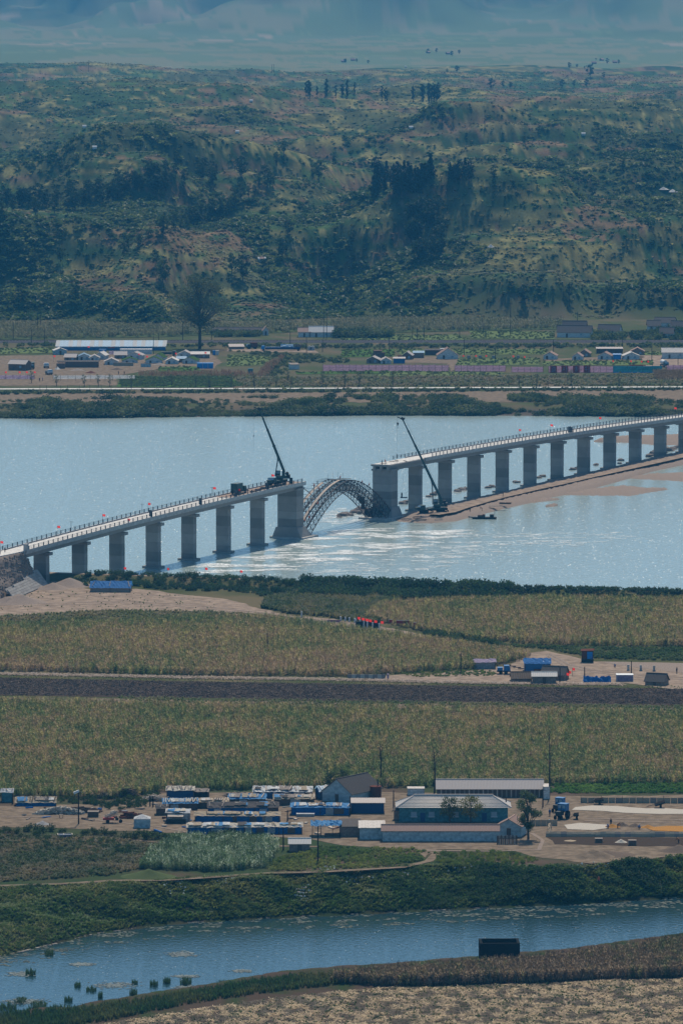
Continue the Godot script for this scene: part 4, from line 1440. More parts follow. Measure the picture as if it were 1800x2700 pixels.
func hip_roof(w: float, d: float, rise: float, ridge: float, over := 0.5) -> Array:   # four slopes as meshes: front, back, left, right; with tile courses
	var hw := w / 2.0 + over
	var hd := d / 2.0 + over
	var r := ridge / 2.0
	var A := Vector3(-hw, 0, hd)
	var B := Vector3(hw, 0, hd)
	var C := Vector3(hw, 0, -hd)
	var D := Vector3(-hw, 0, -hd)
	var R0 := Vector3(-r, rise, 0)
	var R1 := Vector3(r, rise, 0)
	var out := []
	for f in [[A, R0, R1, B], [C, R1, R0, D], [D, R0, R0, A], [B, R1, R1, C]]:
		var st := tool()
		var rows := 9
		for k in rows:
			var t0 := float(k) / rows
			var t1 := float(k + 1) / rows
			var l0: Vector3 = f[0].lerp(f[1], t0)
			var l1: Vector3 = f[0].lerp(f[1], t1)
			var r0: Vector3 = f[3].lerp(f[2], t0)
			var r1: Vector3 = f[3].lerp(f[2], t1)
			var up := Vector3(0, 0.09, 0)
			var n := maxi(1, int(l0.distance_to(r0) / 0.34))
			for i in n:
				var u0 := float(i) / n
				var um := (i + 0.5) / n
				var u1 := float(i + 1) / n
				var hi := up + Vector3(0, 0.09, 0)
				quad(st, l0.lerp(r0, u0) + up, l1.lerp(r1, u0), l1.lerp(r1, um) + Vector3(0, 0.09, 0), l0.lerp(r0, um) + hi)
				quad(st, l0.lerp(r0, um) + hi, l1.lerp(r1, um) + Vector3(0, 0.09, 0), l1.lerp(r1, u1), l0.lerp(r0, u1) + up)
		out.append(done(st))
	return out

func build_near_village():
	# --- main house: hipped tile roof, teal walls
	var a := P(1045, 2168)
	var b := P(1345, 2168)
	var w := b.x - a.x
	var hs := thing("farmhouse", "teal-walled farmhouse with a hipped grey tile roof behind the courtyard wall", "house", (a + b) / 2.0 + Vector3(0, 0, -4.0))
	put(hs, "wall", boxm(Vector3(w - 1.2, 3.3, 7.0)), mats.teal_wall, Vector3(0, 1.65, 0))
	var rf := Node3D.new()
	rf.name = "roof"
	rf.position.y = 3.25
	hs.add_child(rf)
	var sl := hip_roof(w - 1.2, 7.0, 2.3, 17.6, 0.8)
	for m in sl: put(rf, "roof_slope", m, mats.roof_pale)
	put(rf, "ridge_cap", boxm(Vector3(18.2, 0.28, 0.4)), mats.roof_grey, Vector3(0, 2.45, 0))
	for s in [-1.0, 1.0]:
		for z in [-1.0, 1.0]:
			put(rf, "hip_cap", bars([[Vector3(s * 8.8, 2.4, 0), Vector3(s * ((w - 1.2) / 2.0 + 0.8), 0.15, z * 4.3)]], 0.34), mats.roof_grey)
	for x in [-9.0, -5.0, 0.5, 4.2, 9.2]:
		var wn := put(hs, "window", boxm(Vector3(1.3, 1.1, 0.12)), mats.glass, Vector3(x, 1.75, 3.5))
		put(wn, "frame", boxm(Vector3(1.5, 0.12, 0.18)), mats.white_paint, Vector3(0, -0.6, 0.03))
	for x in [-7.0, 7.0]: put(hs, "door", boxm(Vector3(1.1, 2.1, 0.12)), mats.blue_dark, Vector3(x, 1.05, 3.5))
	# --- long barn behind
	var bn := house("long_barn", "long tile-roofed plank barn behind the teal farmhouse", 1152, 1430, 2103, 2.1, 6.0, 1.7, mats.timber, mats.roof_grey, 0.0, false, 0, "", "barn", 0.34)
	for i in 22:
		put(bn, "plank", boxm(Vector3(0.3, 2.0, 0.1)), mats.plank_old if i % 3 else mats.plank, Vector3(-11.4 + i * 1.09, 1.0, 3.06))
	crate("annex", "white-walled annex at the end of the long barn", "annex", 1432, 1448, 2107, 2.8, 5.0, mats.white_wall, mats.roof_flat)
	# --- courtyard wall range with tile coping
	var cw := house("courtyard_range", "long low whitewashed range with red-grey tiles closing the courtyard", 1008, 1313, 2219, 2.5, 3.4, 1.0, mats.pale_wall, mats.roof_red, 0.0, false, 0, "", "outbuilding", 0.34)
	for i in 5:
		put(cw, "buttress", boxm(Vector3(0.35, 2.3, 0.14)), mats.pale_wall, Vector3(-11.0 + i * 5.4, 1.15, 1.75))
	var fs := shed("flat_shed", "whitewashed shed with a pale flat roof at the courtyard corner", 948, 1012, 2214, 2.6, 2.9, 8.0, mats.pale_wall, mats.roof_flat, 0.0, 3.0)
	put(fs, "parapet", boxm(Vector3(0.3, 0.4, 8.2)), mats.roof_grey, Vector3(2.7, 2.95, 0))
	shed("lean_to", "lean-to with patched dark sheet roof against the flat shed", 898, 950, 2206, 2.2, 2.8, 7.0, mats.mud_wall, mats.roof_dark, 0.05, 0.5)
	shed("lean_to", "lean-to with grey slate roof beside the rusty tank", 925, 1012, 2145, 2.4, 2.7, 5.0, mats.blue_dark, mats.roof_grey, 0.0, 0.5)
	shed("lean_to", "small dark lean-to between flat shed and teal farmhouse", 1040, 1078, 2163, 2.2, 2.7, 3.0, mats.mud_wall, mats.roof_dark, -0.15, 0.4)
	house("gate_house", "small teal gatehouse with dark red tiles beside the willow", 1316, 1382, 2207, 2.5, 6.0, 1.5, mats.pale_wall, mats.roof_red, -0.25, true, 1, "", "house", 0.34)
	var gt := thing("plank_gate", "weathered plank gate in front of the small gatehouse", "gate", P(1337, 2226))
	for i in 11: put(gt, "board", boxm(Vector3(0.36, 1.9 + 0.15 * (i % 3), 0.06)), mats.plank_old if i % 2 else mats.timber, Vector3(-2.2 + i * 0.42, 0.95, 0))
	put(gt, "rail", boxm(Vector3(4.8, 0.12, 0.1)), mats.timber, Vector3(0, 1.3, 0.08))
	crate("tool_hut", "small white box hut behind the farmhouse roof", "hut", 1074, 1118, 2098, 1.6, 3.0, mats.white_wall, mats.roof_flat)
	# --- dark-tiled gable house
	var dg := house("tile_house", "steep dark-tiled gable house with a blue front beside the rusty tank", 880, 975, 2118, 2.4, 12.0, 3.1, mats.pale_wall, mats.roof_dark, -0.62, true, 1, "", "house", 0.34)
	var tk := thing("water_tank", "rusty cylindrical water tank on a brick base", "tank", P(990, 2114) + Vector3(0, 0, -2))
	put(tk, "base", boxm(Vector3(2.8, 0.8, 2.8)), mats.brick_wall, Vector3(0, 0.4, 0))
	put(tk, "drum", cylm(1.3, 1.3, 2.5, 20), mats.rust, Vector3(0, 2.05, 0))
	put(tk, "rim", cylm(1.38, 1.38, 0.15, 20), mats.rust, Vector3(0, 3.3, 0))
	put(tk, "vent_pipe", cylm(0.12, 0.12, 2.0, 8), mats.steel, Vector3(0.5, 4.0, -0.4))
	# --- tarp sheds
	tarp_shed("open stall with straw-covered blue roof at the corn edge", 440, 512, 2106, 2.0, 0.9, 3.6, mats.blue_dark, mats.straw_pale, 9)
	var cn := tarp_shed("grey canopy stall next to the straw-covered blue stall", 512, 550, 2106, 1.7, 0.5, 3.0, mats.black_cloth, mats.plank_old, 3)
	tarp_shed("low blue-roofed shed striped with pale sticks in front of the stall", 430, 520, 2136, 1.6, 1.1, 3.4, mats.timber, mats.blue_tarp_pale, 16, mats.straw_pale)
	tarp_shed("low stick-covered lean-to beside the blue striped shed", 520, 602, 2132, 1.6, 0.7, 3.2, mats.timber, mats.straw, 14, mats.plank)
	tarp_shed("long shed with dark corrugated thatch roof and blue end wall", 548, 733, 2146, 1.5, 1.3, 3.8, mats.blue_tarp, mats.roof_dark, 5, mats.plank_old)
	tarp_shed("long blue-walled shed with pale thatch along its front eave", 514, 738, 2168, 1.5, 0.8, 3.4, mats.blue_tarp, mats.straw, 6, mats.straw_dark)
	tarp_shed("longest blue-walled shed with frayed pale straw roof by the garden", 494, 796, 2200, 1.7, 0.8, 3.6, mats.blue_tarp, mats.straw_pale, 8, mats.straw)
	tarp_shed("wide shed under a patched blue and white sheet at the corn", 668, 822, 2106, 1.7, 1.2, 4.4, mats.blue_dark, mats.plastic, 9, mats.plank)
	tarp_shed("shed under blue sheet crossed by long timbers", 604, 700, 2126, 1.8, 1.1, 3.6, mats.timber, mats.blue_tarp_pale, 7, mats.plank)
	tarp_shed("open frame shed with pale boards heaped on its roof", 722, 828, 2124, 1.6, 0.9, 3.4, mats.timber, mats.straw, 18, mats.plank)
	tarp_shed("blue-walled shed with bright blue sheet roof in front of the tile house", 768, 922, 2150, 1.9, 0.8, 3.8, mats.blue_tarp, mats.blue_tarp_pale, 10, mats.plank)
	tarp_shed("shed roofed in glinting blue and clear plastic against the tile house", 836, 905, 2108, 2.0, 1.3, 4.4, mats.blue_dark, mats.blue_sheet, 6, mats.white_paint, 0.25)
	var cp := thing("tarp_canopy", "bright blue tarpaulin sagging over a frame of dark poles", "canopy", P(860, 2208) + Vector3(0, 0, -2.5))
	put(cp, "tarpaulin", tarp_mesh(7.0, 5.0, 3.4, 2.7, 0.28, 20, 10), mats.blue_tarp_pale)
	for x in [-3.1, -1.2, 1.4, 3.0]:
		for z in [-2.0, 2.0]: put(cp, "pole", cylm(0.08, 0.07, 2.8, 6), mats.bark_dark, Vector3(x, 1.4, z))
	put(cp, "trough", boxm(Vector3(3.6, 0.7, 1.0)), mats.timber, Vector3(1.4, 0.35, 1.2))
	var wt := tarp_shed("white sheet tent with a dark cart under its front", 440, 500, 2170, 2.4, 0.7, 4.0, mats.plastic, mats.white_cloth, 3, mats.plank)
	put(wt, "awning", boxm(Vector3(3.6, 0.08, 1.6)), mats.plank, Vector3(-0.4, 1.9, 2.6), Vector3(0.35, 0, 0))
	put(wt, "cart", boxm(Vector3(4.4, 0.8, 1.4)), mats.crane_dark, Vector3(-0.3, 0.45, 2.6))
	tarp_shed("small dark hut with ribbed grey roof beside the white tent", 412, 442, 2150, 1.6, 0.9, 3.2, mats.timber, mats.roof_dark, 2)
	house("tile_hut", "tiny tile-roofed hut alone among the garden rows", 763, 816, 2246, 1.9, 2.8, 0.9, mats.mud_wall, mats.roof_pale, 0.03, false, 1, "", "hut", 0.34)
	crate("sheet_stack", "low stack of pale green sheets between blue sheds", "stack", 782, 828, 2154, 0.6, 1.6, mats.plastic, mats.white_cloth)
	# --- west end of the yard
	tarp_shed("green-sided shack with a bleached white roof at the corn edge", 4, 34, 2115, 2.4, 0.7, 2.8, mats.teal_wall, mats.white_cloth, 3)
	tarp_shed("low straw-covered shelter with blue sheet ends", 42, 147, 2126, 0.9, 1.4, 3.6, mats.blue_tarp, mats.straw, 8, mats.straw_dark)
	stick_pile("firewood_pile", "long heap of pale split wood beside the straw shelter", 96, 222, 2146, 1.6, 420, mats.straw_pale, 0.7, 0.22)
	stick_pile("log_pile", "stack of brown logs behind the pale wood heap", 170, 255, 2142, 1.3, 90, mats.timber, 2.6, 0.22, 0.15)
	stick_pile("log_pile", "dark brushwood stack at the corn edge", 315, 357, 2100, 1.8, 110, mats.straw_dark, 2.2, 0.14, 0.4)
	stick_pile("log_pile", "grey brushwood heap in the weeds", 256, 296, 2102, 1.0, 60, mats.plank_old, 2.0, 0.12, 0.4)
	stick_pile("plank_pile", "tangle of pale planks in front of the straw-covered stall", 378, 436, 2112, 1.3, 110, mats.plank, 2.2, 0.12, 0.5)
	stick_pile("plank_pile", "low stack of brown lumber behind the white square tent", 326, 362, 2157, 1.2, 60, mats.rust, 2.4, 0.2, 0.1)
	stick_pile("plank_pile", "pale scrap boards between striped shed and stick lean-to", 590, 660, 2100, 0.8, 60, mats.plank_old, 2.0, 0.12, 0.4)
	crate("feed_trough", "dark wooden feed trough near the utility pole", "trough", 232, 260, 2155, 1.2, 1.6, mats.timber, mats.plank_old)
	crate("square_tent", "small square white tent with a peaked roof by the shrubs", "tent", 354, 396, 2184, 2.0, 3.2, mats.pale_wall, mats.white_cloth)
	var pk := tool()
	for k in 4:
		var c := [Vector3(-1.9, 0, 1.7), Vector3(1.9, 0, 1.7), Vector3(1.9, 0, -1.7), Vector3(-1.9, 0, -1.7)]
		tri(pk, c[k], Vector3(0, 0.9, 0), c[(k + 1) % 4])
	put(get_node("square_tent"), "peak", done(pk), mats.white_cloth, Vector3(0, 2.1, 0))
	var up := utility_pole("tall dark utility pole standing between the wood piles and the garden", 208, 2173, 7.6)
	put(up, "lamp_shade", boxm(Vector3(1.3, 0.5, 0.5)), mats.white_paint, Vector3(-0.5, 7.4, 0.2), Vector3(0, 0, 0.4))
	utility_pole("dark utility pole in front of the garden beside the tile hut", 838, 2276, 8.2)
	utility_pole("short dark pole at the end of the longest blue shed", 747, 2241, 4.8, "", 0)
	utility_pole("thick black post at the farmhouse eave", 1037, 2135, 4.6, "", 0)
	utility_pole("dark pole leaning at the gatehouse", 1333, 2160, 5.0, "", 0)
	utility_pole("dark pole at the barn corner behind the willow", 1430, 2128, 4.4, "", 1)
	utility_pole("dark pole between the blue sheds and the tile house", 923, 2150, 4.6, "", 0)
	for px in [34, 146, 396, 404, 758]:
		utility_pole("short rough stake standing among the tarp sheds", px, [2120, 2112, 2126, 2128, 2165][[34, 146, 396, 404, 758].find(px)], 2.6, "stakes among the sheds", 0)
	# odds and ends lying about the yard
	for i in 70:
		var px := rng.randf_range(380, 900) if i < 48 else rng.randf_range(60, 380)
		var at := P(px, rng.randf_range(2098, 2204) if i < 48 else rng.randf_range(2126, 2174))
		var l := rng.randf_range(0.8, 3.2)
		var sc := put(self, "scrap_piece", boxm(Vector3(l, rng.randf_range(0.08, 0.5), rng.randf_range(0.15, 0.9))), [mats.plank, mats.plank_old, mats.timber, mats.straw_pale, mats.white_cloth, mats.rust, mats.blue_tarp][rng.randi() % 7], at + Vector3(0, 0.2, 0), Vector3(rng.randf_range(-0.1, 0.1), rng.randf() * 3.0, rng.randf_range(-0.15, 0.15)))
		tag(sc, "scrap piece lying between the tarp sheds" if i < 48 else "scrap piece lying on the bare yard by the wood heaps", "scrap", "scrap among the tarp sheds" if i < 48 else "scrap by the wood heaps")
	# cargo tricycle
	var tr := thing("cargo_tricycle", "red three-wheeled cargo tricycle loaded with poles in the yard", "tricycle", P(296, 2170), 0.05)
	var bed := put(tr, "cargo_bed", boxm(Vector3(2.5, 0.5, 1.4)), mats.red_paint, Vector3(-0.8, 1.0, 0))
	for i in 12: put(bed, "log", cylm(0.09, 0.07, rng.randf_range(2.2, 3.4), 6), mats.plank, Vector3(0.4 + rng.randf() * 0.5, 0.55 + 0.07 * i, rng.randf_range(-0.5, 0.5)), Vector3(0, rng.randf_range(-0.1, 0.1), -PI / 2.0 + 0.38))
	put(tr, "engine", boxm(Vector3(0.7, 0.6, 0.5)), mats.crane_dark, Vector3(1.1, 0.9, 0))
	put(tr, "saddle", boxm(Vector3(0.7, 0.16, 0.4)), mats.tyre, Vector3(0.9, 1.35, 0))
	put(tr, "handlebar", bars([[Vector3(1.9, 0.5, 0), Vector3(1.55, 1.6, 0)], [Vector3(1.55, 1.6, -0.5), Vector3(1.55, 1.6, 0.5)]], 0.09), mats.crane_dark)
	put(tr, "frame", bars([[Vector3(-0.4, 0.7, 0), Vector3(1.2, 0.6, 0)], [Vector3(1.2, 0.6, 0), Vector3(1.7, 1.1, 0)]], 0.12), mats.red_paint)
	for q in [Vector3(-1.0, 0.42, 0.75), Vector3(-1.0, 0.42, -0.75), Vector3(1.95, 0.42, 0)]:
		var wh := put(tr, "wheel", cylm(0.42, 0.42, 0.16, 16), mats.tyre, q, Vector3(PI / 2.0, 0, 0))
		put(wh, "hub", cylm(0.16, 0.16, 0.2, 10), mats.crane_dark)
	for q in [[112, 2174, "grey sack heap lying at the edge of the yard", 1.6], [76, 2110, "dark heap at the corner of the straw shelter", 1.0]]:
		heap("sack_heap", q[2], P(q[0], q[1]), q[3], 0.9, mats.grey_wall, "sacks", "", 1.8)
	var fr := thing("wooden_frame", "pale wooden bed frame over a blue tub in the weeds", "frame", P(172, 2210), 0.12)
	for z in [-1.0, 1.0]: put(fr, "rail", boxm(Vector3(3.4, 0.14, 0.16)), mats.straw_pale, Vector3(0, 0.9, z))
	for x in [-1.6, -0.3, 1.6]: put(fr, "slat", boxm(Vector3(0.16, 0.14, 2.0)), mats.straw_pale, Vector3(x, 0.92, 0))
	put(fr, "tub", boxm(Vector3(2.6, 0.8, 1.5)), mats.blue_dark, Vector3(0, 0.4, 0))
	var tb := thing("stool", "small wooden stool on the bare yard", "stool", P(162, 2157))
	put(tb, "seat", boxm(Vector3(0.9, 0.1, 0.6)), mats.plank_old, Vector3(0, 0.8, 0))
	for s in [-0.38, 0.38]:
		for z in [-0.25, 0.25]: put(tb, "leg", boxm(Vector3(0.09, 0.78, 0.09)), mats.timber, Vector3(s, 0.39, z))
	# --- threshing yard to the east
	for q in [[1480, 2159, 1.0, "blue-cabbed tractor parked on the threshing yard by the willow"], [1472, 2140, 0.92, "second blue-cabbed tractor half hidden behind the first"]]:
		var t := thing("tractor", q[3], "tractor", P(q[0], q[1]), -0.5)
		t.scale = Vector3.ONE * q[2]
		var cab := put(t, "cab", boxm(Vector3(2.0, 1.5, 1.7)), mats.blue_paint, Vector3(0, 2.6, -0.8))
		put(cab, "cab_roof", boxm(Vector3(2.2, 0.14, 1.9)), mats.blue_paint, Vector3(0, 0.82, 0))
		for s in [-0.5, 0.5]: put(cab, "window", boxm(Vector3(0.7, 0.7, 0.08)), mats.glass, Vector3(s, 0.2, 0.85))
		put(t, "bonnet", boxm(Vector3(1.1, 1.0, 2.2)), mats.crane_dark, Vector3(0, 1.45, 1.1))
		put(t, "exhaust", cylm(0.07, 0.07, 1.2, 8), mats.steel, Vector3(0.3, 2.4, 1.0))
		for s in [-1.0, 1.0]:
			wheel(t, Vector3(s * 1.0, 0.95, -0.9), 0.95, 0.5)
			wheel(t, Vector3(s * 0.8, 0.5, 1.8), 0.5, 0.3)
	for q in [[1577, 2121, 3.0, 0.12, "dark two-wheeled cart tipped at the straw mat fence"], [1738, 2130, 3.4, 0.3, "dark two-wheeled cart resting on its shafts by the pale grain"], [1517, 2160, 1.6, 0.1, "low trailer frame behind the parked tractor"]]:
		var t := thing("hand_cart", q[4], "cart", P(q[0], q[1]), 0.1)
		var bd := put(t, "bed", boxm(Vector3(q[2] * 0.7, 0.5, 1.4)), mats.crane_dark, Vector3(0, 1.0, 0), Vector3(0, 0, q[3]))
		put(bd, "side_board", boxm(Vector3(q[2] * 0.7, 0.5, 0.08)), mats.timber, Vector3(0, 0.4, 0.7))
		for s in [-0.8, 0.8]: wheel(t, Vector3(0.2, 0.5, s), 0.5, 0.16)
		for s in [-0.4, 0.4]: put(t, "shaft", bars([[Vector3(-q[2] * 0.3, 0.9, s), Vector3(-q[2] * 0.9, 0.3, s)]], 0.1), mats.timber)
	var mf := thing("mat_fence", "low fence of upright straw mats along the threshing yard", "fence", P(1530, 2117))
	var wd := P(1900, 2125).x - P(1530, 2117).x
	var nm := int(wd / 1.6)
	for i in nm:
		put(mf, "mat", boxm(Vector3(1.5, 1.35 + rng.randf_range(-0.1, 0.1), 0.14)), mats.straw if rng.randf() < 0.9 else mats.plank_old, Vector3(i * 1.6 + 0.8, 0.62, i * 0.03), Vector3(rng.randf_range(-0.08, 0.08), rng.randf_range(-0.1, 0.1), 0))
		if i % 3 == 0: put(mf, "stake", boxm(Vector3(0.09, 1.7, 0.09)), mats.bark_dark, Vector3(i * 1.6, 0.8, 0.12))
	var m2 := thing("mat_fence", "short brown mat fence between the willow and the tractors", "fence", P(1396, 2178))
	for i in 5: put(m2, "mat", boxm(Vector3(1.2, 1.4, 0.12)), mats.straw, Vector3(0.6 + i * 1.25, 0.7, -0.1 * i), Vector3(0, 0.08, rng.randf_range(-0.03, 0.03)))
	var hw := thing("stalk_wall", "low wall of stacked corn stalks in front of the threshing yard", "wall", P(1440, 2206))
	wd = P(1900, 2210).x - P(1440, 2206).x
	for i in int(wd / 1.1):
		put(hw, "stalk_bundle", prism_x([[-0.6, 0.0], [-0.45, 0.75], [0.1, 1.15], [0.5, 0.7], [0.65, 0.0]], 1.25), mats.straw if rng.randf() < 0.85 else mats.plank_old, Vector3(i * 1.1 + 0.5, rng.randf_range(-0.1, 0.08), rng.randf_range(-0.15, 0.15)), Vector3(rng.randf_range(-0.1, 0.1), rng.randf_range(-0.12, 0.12), rng.randf_range(-0.06, 0.06)))
	var hw2 := thing("stalk_wall", "short row of pale stalk bundles edging the yard beside the track", "wall", P(1448, 2206))
	for i in 6: put(hw2, "stalk_bundle", prism_x([[-0.5, 0.0], [-0.4, 0.8], [0.1, 1.1], [0.5, 0.0]], 1.2), mats.straw, Vector3(0.1 * i, 0, -1.4 - i * 2.2), Vector3(0, PI / 2.0 + rng.randf_range(-0.2, 0.2), 0))
	for q in [[[[1515, 2128], [1560, 2124], [1660, 2128], [1800, 2134], [1980, 2138], [1980, 2150], [1800, 2146], [1680, 2144], [1580, 2138], [1505, 2136]], "pale_grain", mats.grain_floor, "long pale strip of grain spread to dry on the yard"], [[[1482, 2174], [1530, 2170], [1600, 2174], [1605, 2184], [1560, 2189], [1492, 2186]], "pale_grain", mats.grain_floor, "short pale patch of grain drying beside the stalk wall"], [[[1700, 2182], [1760, 2177], [1980, 2172], [1980, 2192], [1800, 2192], [1720, 2190]], "corn_cobs", mats.corn_cobs, "spread of orange corn cobs drying on the yard"]]:
		var o := sheet(q[1], q[0], 0.13, q[2], 1.1, "stuff")
		tag(o, q[3], "grain" if q[1] == "pale_grain" else "corn cobs", "", "stuff")
	for q in [[1612, 2181, 1.7, 0.8, mats.corn_cobs, "small heap of orange cobs among the workers"], [1640, 2178, 1.5, 1.0, mats.straw_dark, "dark husk heap beside the sorting workers"], [1672, 2180, 1.6, 0.9, mats.straw_dark, "dark husk heap between the cob heaps"], [1706, 2182, 1.7, 0.7, mats.corn_cobs, "low heap of orange cobs at the end of the husk heaps"], [1636, 2222, 1.3, 0.9, mats.straw_pale, "pale cob heap on the dark garden ground"], [1502, 2218, 1.8, 0.4, mats.straw, "flat straw heap on the dark garden ground"], [1562, 2258, 4.6, 1.6, mats.dirt, "broad mound of tan soil beside the yard track"], [1600, 2254, 5.5, 1.0, mats.straw_dark, "long dark compost mound behind the soil mound"], [1790, 2244, 4.0, 1.5, mats.straw_dark, "dark brush heap at the end of the track"]]:
		heap("crop_heap", q[5], P(q[0], q[1]), q[2], q[3], q[4], "heap", "", 1.4)
	crate("crop_box", "dark wooden box on the garden ground near the flat straw heap", "box", 1568, 1587, 2223, 0.9, 1.2, mats.timber, mats.plank_old)
	crate("crop_box", "dark wooden box beside the pale cob heap", "box", 1656, 1676, 2230, 1.1, 1.2, mats.timber, mats.plank_old)
	# --- slope and pond
	heap("silage_mound", "dark grassy mound beside the footpath above the pond", P(392, 2312), 5.0, 1.8, mats.meadow, "mound", "", 1.3)
	# open concrete box standing in the corn by the pond
	var cb := thing("concrete_tank", "open-topped dark concrete tank standing between corn and pond", "tank", P(1316, 2545, -5.2) + Vector3(0, 0, -2.6), 0.03)
	put(cb, "front_wall", boxm(Vector3(8.0, 5.0, 0.5)), mats.dark_concrete, Vector3(0, 2.0, 2.6))
	put(cb, "back_wall", boxm(Vector3(8.0, 5.0, 0.5)), mats.dark_concrete, Vector3(0, 2.0, -2.6))
	for s in [-1.0, 1.0]: put(cb, "side_wall", boxm(Vector3(0.5, 4.99, 4.7)), mats.dark_concrete, Vector3(s * 3.75, 2.0, 0))
	put(cb, "floor_slab", boxm(Vector3(7.0, 0.4, 4.7)), mats.dark_concrete, Vector3(0, 0.2, 0))

# ------------------------------------------------------------------ between the fields and the river
func build_middle():
	tarp_shed("blue tarpaulin shed on the sandy lot below the gravel ramp", 240, 345, 1562, 1.4, 2.3, 6.5, mats.plank_old, mats.blue_tarp, 3)
	tarp_shed("shed draped in pale purple sheeting at the corn corner", 1250, 1305, 1764, 1.9, 0.7, 4.0, mats.grey_wall, mats.purple_cloth, 0)
	tarp_shed("shed wrapped in bright blue tarpaulin on the dirt lot", 1382, 1450, 1772, 2.4, 1.5, 4.5, mats.blue_paint, mats.blue_tarp, 0)
	put(get_node("tarp_shed_%03d" % names["tarp_shed"]), "clutter", boxm(Vector3(3.0, 0.6, 0.8)), mats.rust, Vector3(0.5, 0.6, 2.8))
	lorry("small blue farm truck beside the purple-sheeted shed", 1327, 1777, PI / 2.0, mats.blue_paint, mats.blue_paint, 0, 3.8, "truck")
	house("thatch_hut", "dark low thatched hut at the edge of the ploughed field", 1348, 1400, 1799, 1.1, 4.6, 1.4, mats.mud_wall, mats.straw_dark, 0.05, false, 0, "", "hut")
	house("tile_shed", "small shed with ribbed pale tiles at the ploughed field", 1403, 1465, 1803, 2.1, 3.2, 0.9, mats.mud_wall, mats.roof_pale, 0.0, false, 1, "", "shed", 0.5)
	house("gable_hut", "dark-tiled hut behind the ribbed-tile shed with flags beside", 1432, 1494, 1794, 1.6, 5.0, 1.9, mats.mud_wall, mats.roof_dark, -0.3, false, 0, "", "hut", 0.4)
	house("gable_hut", "lone dark gable hut beyond the white-topped box", 1706, 1757, 1808, 1.2, 4.6, 1.8, mats.mud_wall, mats.roof_dark, -0.35, false, 1, "", "hut", 0.4)
	var ki := thing("booth", "tall blue booth on a dark frame beside the green strip", "booth", P(1548, 1747) + Vector3(0, 0, -1.2), -0.1)
	put(ki, "frame", boxm(Vector3(3.3, 1.0, 2.4)), mats.crane_dark, Vector3(0, 0.5, 0))
	put(ki, "body", boxm(Vector3(3.1, 2.3, 2.2)), mats.rust, Vector3(0, 2.1, 0))
	put(ki, "door", boxm(Vector3(1.5, 2.0, 0.1)), mats.blue_bright, Vector3(0.7, 2.0, 1.12))
	put(ki, "roof", boxm(Vector3(3.7, 0.16, 2.8)), mats.rust, Vector3(0, 3.35, 0), Vector3(0.08, 0, 0.04))
	var bp := thing("tarp_pile", "crumpled blue tarpaulin heaped on the dirt lot", "tarpaulin", P(1573, 1798))
	put(bp, "sheet", tarp_mesh(7.4, 2.6, 1.5, 0.1, 0.35, 26, 10), mats.blue_tarp)
	crate("white_box", "white-topped pale blue box on the dirt lot", "box", 1624, 1668, 1797, 1.7, 3.0, mats.purple_cloth, mats.white_paint)
	utility_pole("bare pole at the ribbed-tile shed", 1475, 1798, 4.2, "", 0)
	utility_pole("bare pole behind the crumpled blue tarpaulin", 1540, 1786, 3.0, "", 0)
	utility_pole("bare pole behind the white-topped box", 1663, 1782, 4.2, "", 0)
	utility_pole("bare pole at the corner of the middle corn field", 1214, 1776, 5.6, "", 0)
	utility_pole("lone crooked pole standing in the middle corn field", 705, 1716, 5.2, "", 1)
	for q in [[1655, 1768], [1688, 1769], [1723, 1770]]:
		var st := thing("stone_post", "squat grey stone post along the tilled strip", "post", P(q[0], q[1]), 0.0, "stone posts along the tilled strip")
		put(st, "shaft", boxm(Vector3(0.6, 1.6, 0.5)), mats.concrete_new, Vector3(0, 0.8, 0))
		put(st, "base", boxm(Vector3(0.9, 0.3, 0.8)), mats.concrete, Vector3(0, 0.15, 0))
	for q in [[1508, 1782], [1497, 1790], [1492, 1795]]:
		flag("small red flag at the corner of the dark-tiled hut", P(q[0], q[1]), "flags by the dark-tiled hut", 2.2, 0.8)
	# roadside display
	for px in [898, 910, 921, 935]:
		var st := thing("white_pillar", "small white pillar in a row on the path edge before the banner", "pillar", P(px, 1637 + (px - 898) * 0.12), 0.0, "white pillars on the path")
		put(st, "shaft", boxm(Vector3(0.45, 1.3, 0.4)), mats.white_paint, Vector3(0, 0.65, 0))
		put(st, "plinth", boxm(Vector3(0.7, 0.2, 0.6)), mats.concrete_new, Vector3(0, 0.1, 0))
	var bn := thing("black_banner", "long black banner stretched on posts beside the path", "banner", P(937, 1656))
	put(bn, "cloth", boxm(Vector3(7.1, 1.9, 0.08)), mats.black_cloth, Vector3(3.55, 1.0, 0.5), Vector3(0, -0.12, 0))
	for i in 4: put(bn, "post", boxm(Vector3(0.12, 2.3, 0.12)), mats.timber, Vector3(0.1 + i * 2.3, 1.1, 0.15 + i * 0.27))
	for i in 6:
		var px := [942, 953, 963, 972, 986, 1003][i] as float
		flag("red flag on a white post above the black banner", P(px, 1651 + i * 2.2), "flags over the black banner", 2.7, 0.9)
		var wp := put(self, "white_post", boxm(Vector3(0.4, 2.2, 0.3)), mats.white_paint, P(px - 4.0, 1652 + i * 2.2) + Vector3(0, 1.1, 0))
		tag(wp, "slim white post behind the black banner", "post", "white posts behind the black banner")
	var pb := thing("low_board", "long low mauve board beside the path", "board", P(862, 1643))
	put(pb, "panel", boxm(Vector3(3.9, 0.7, 0.1)), mats.mauve_cloth, Vector3(1.9, 0.6, 0.0), Vector3(0, -0.14, 0.0))
	for i in 3: put(pb, "post", boxm(Vector3(0.1, 0.6, 0.1)), mats.timber, Vector3(0.3 + i * 1.6, 0.28, 0.12 + i * 0.2))
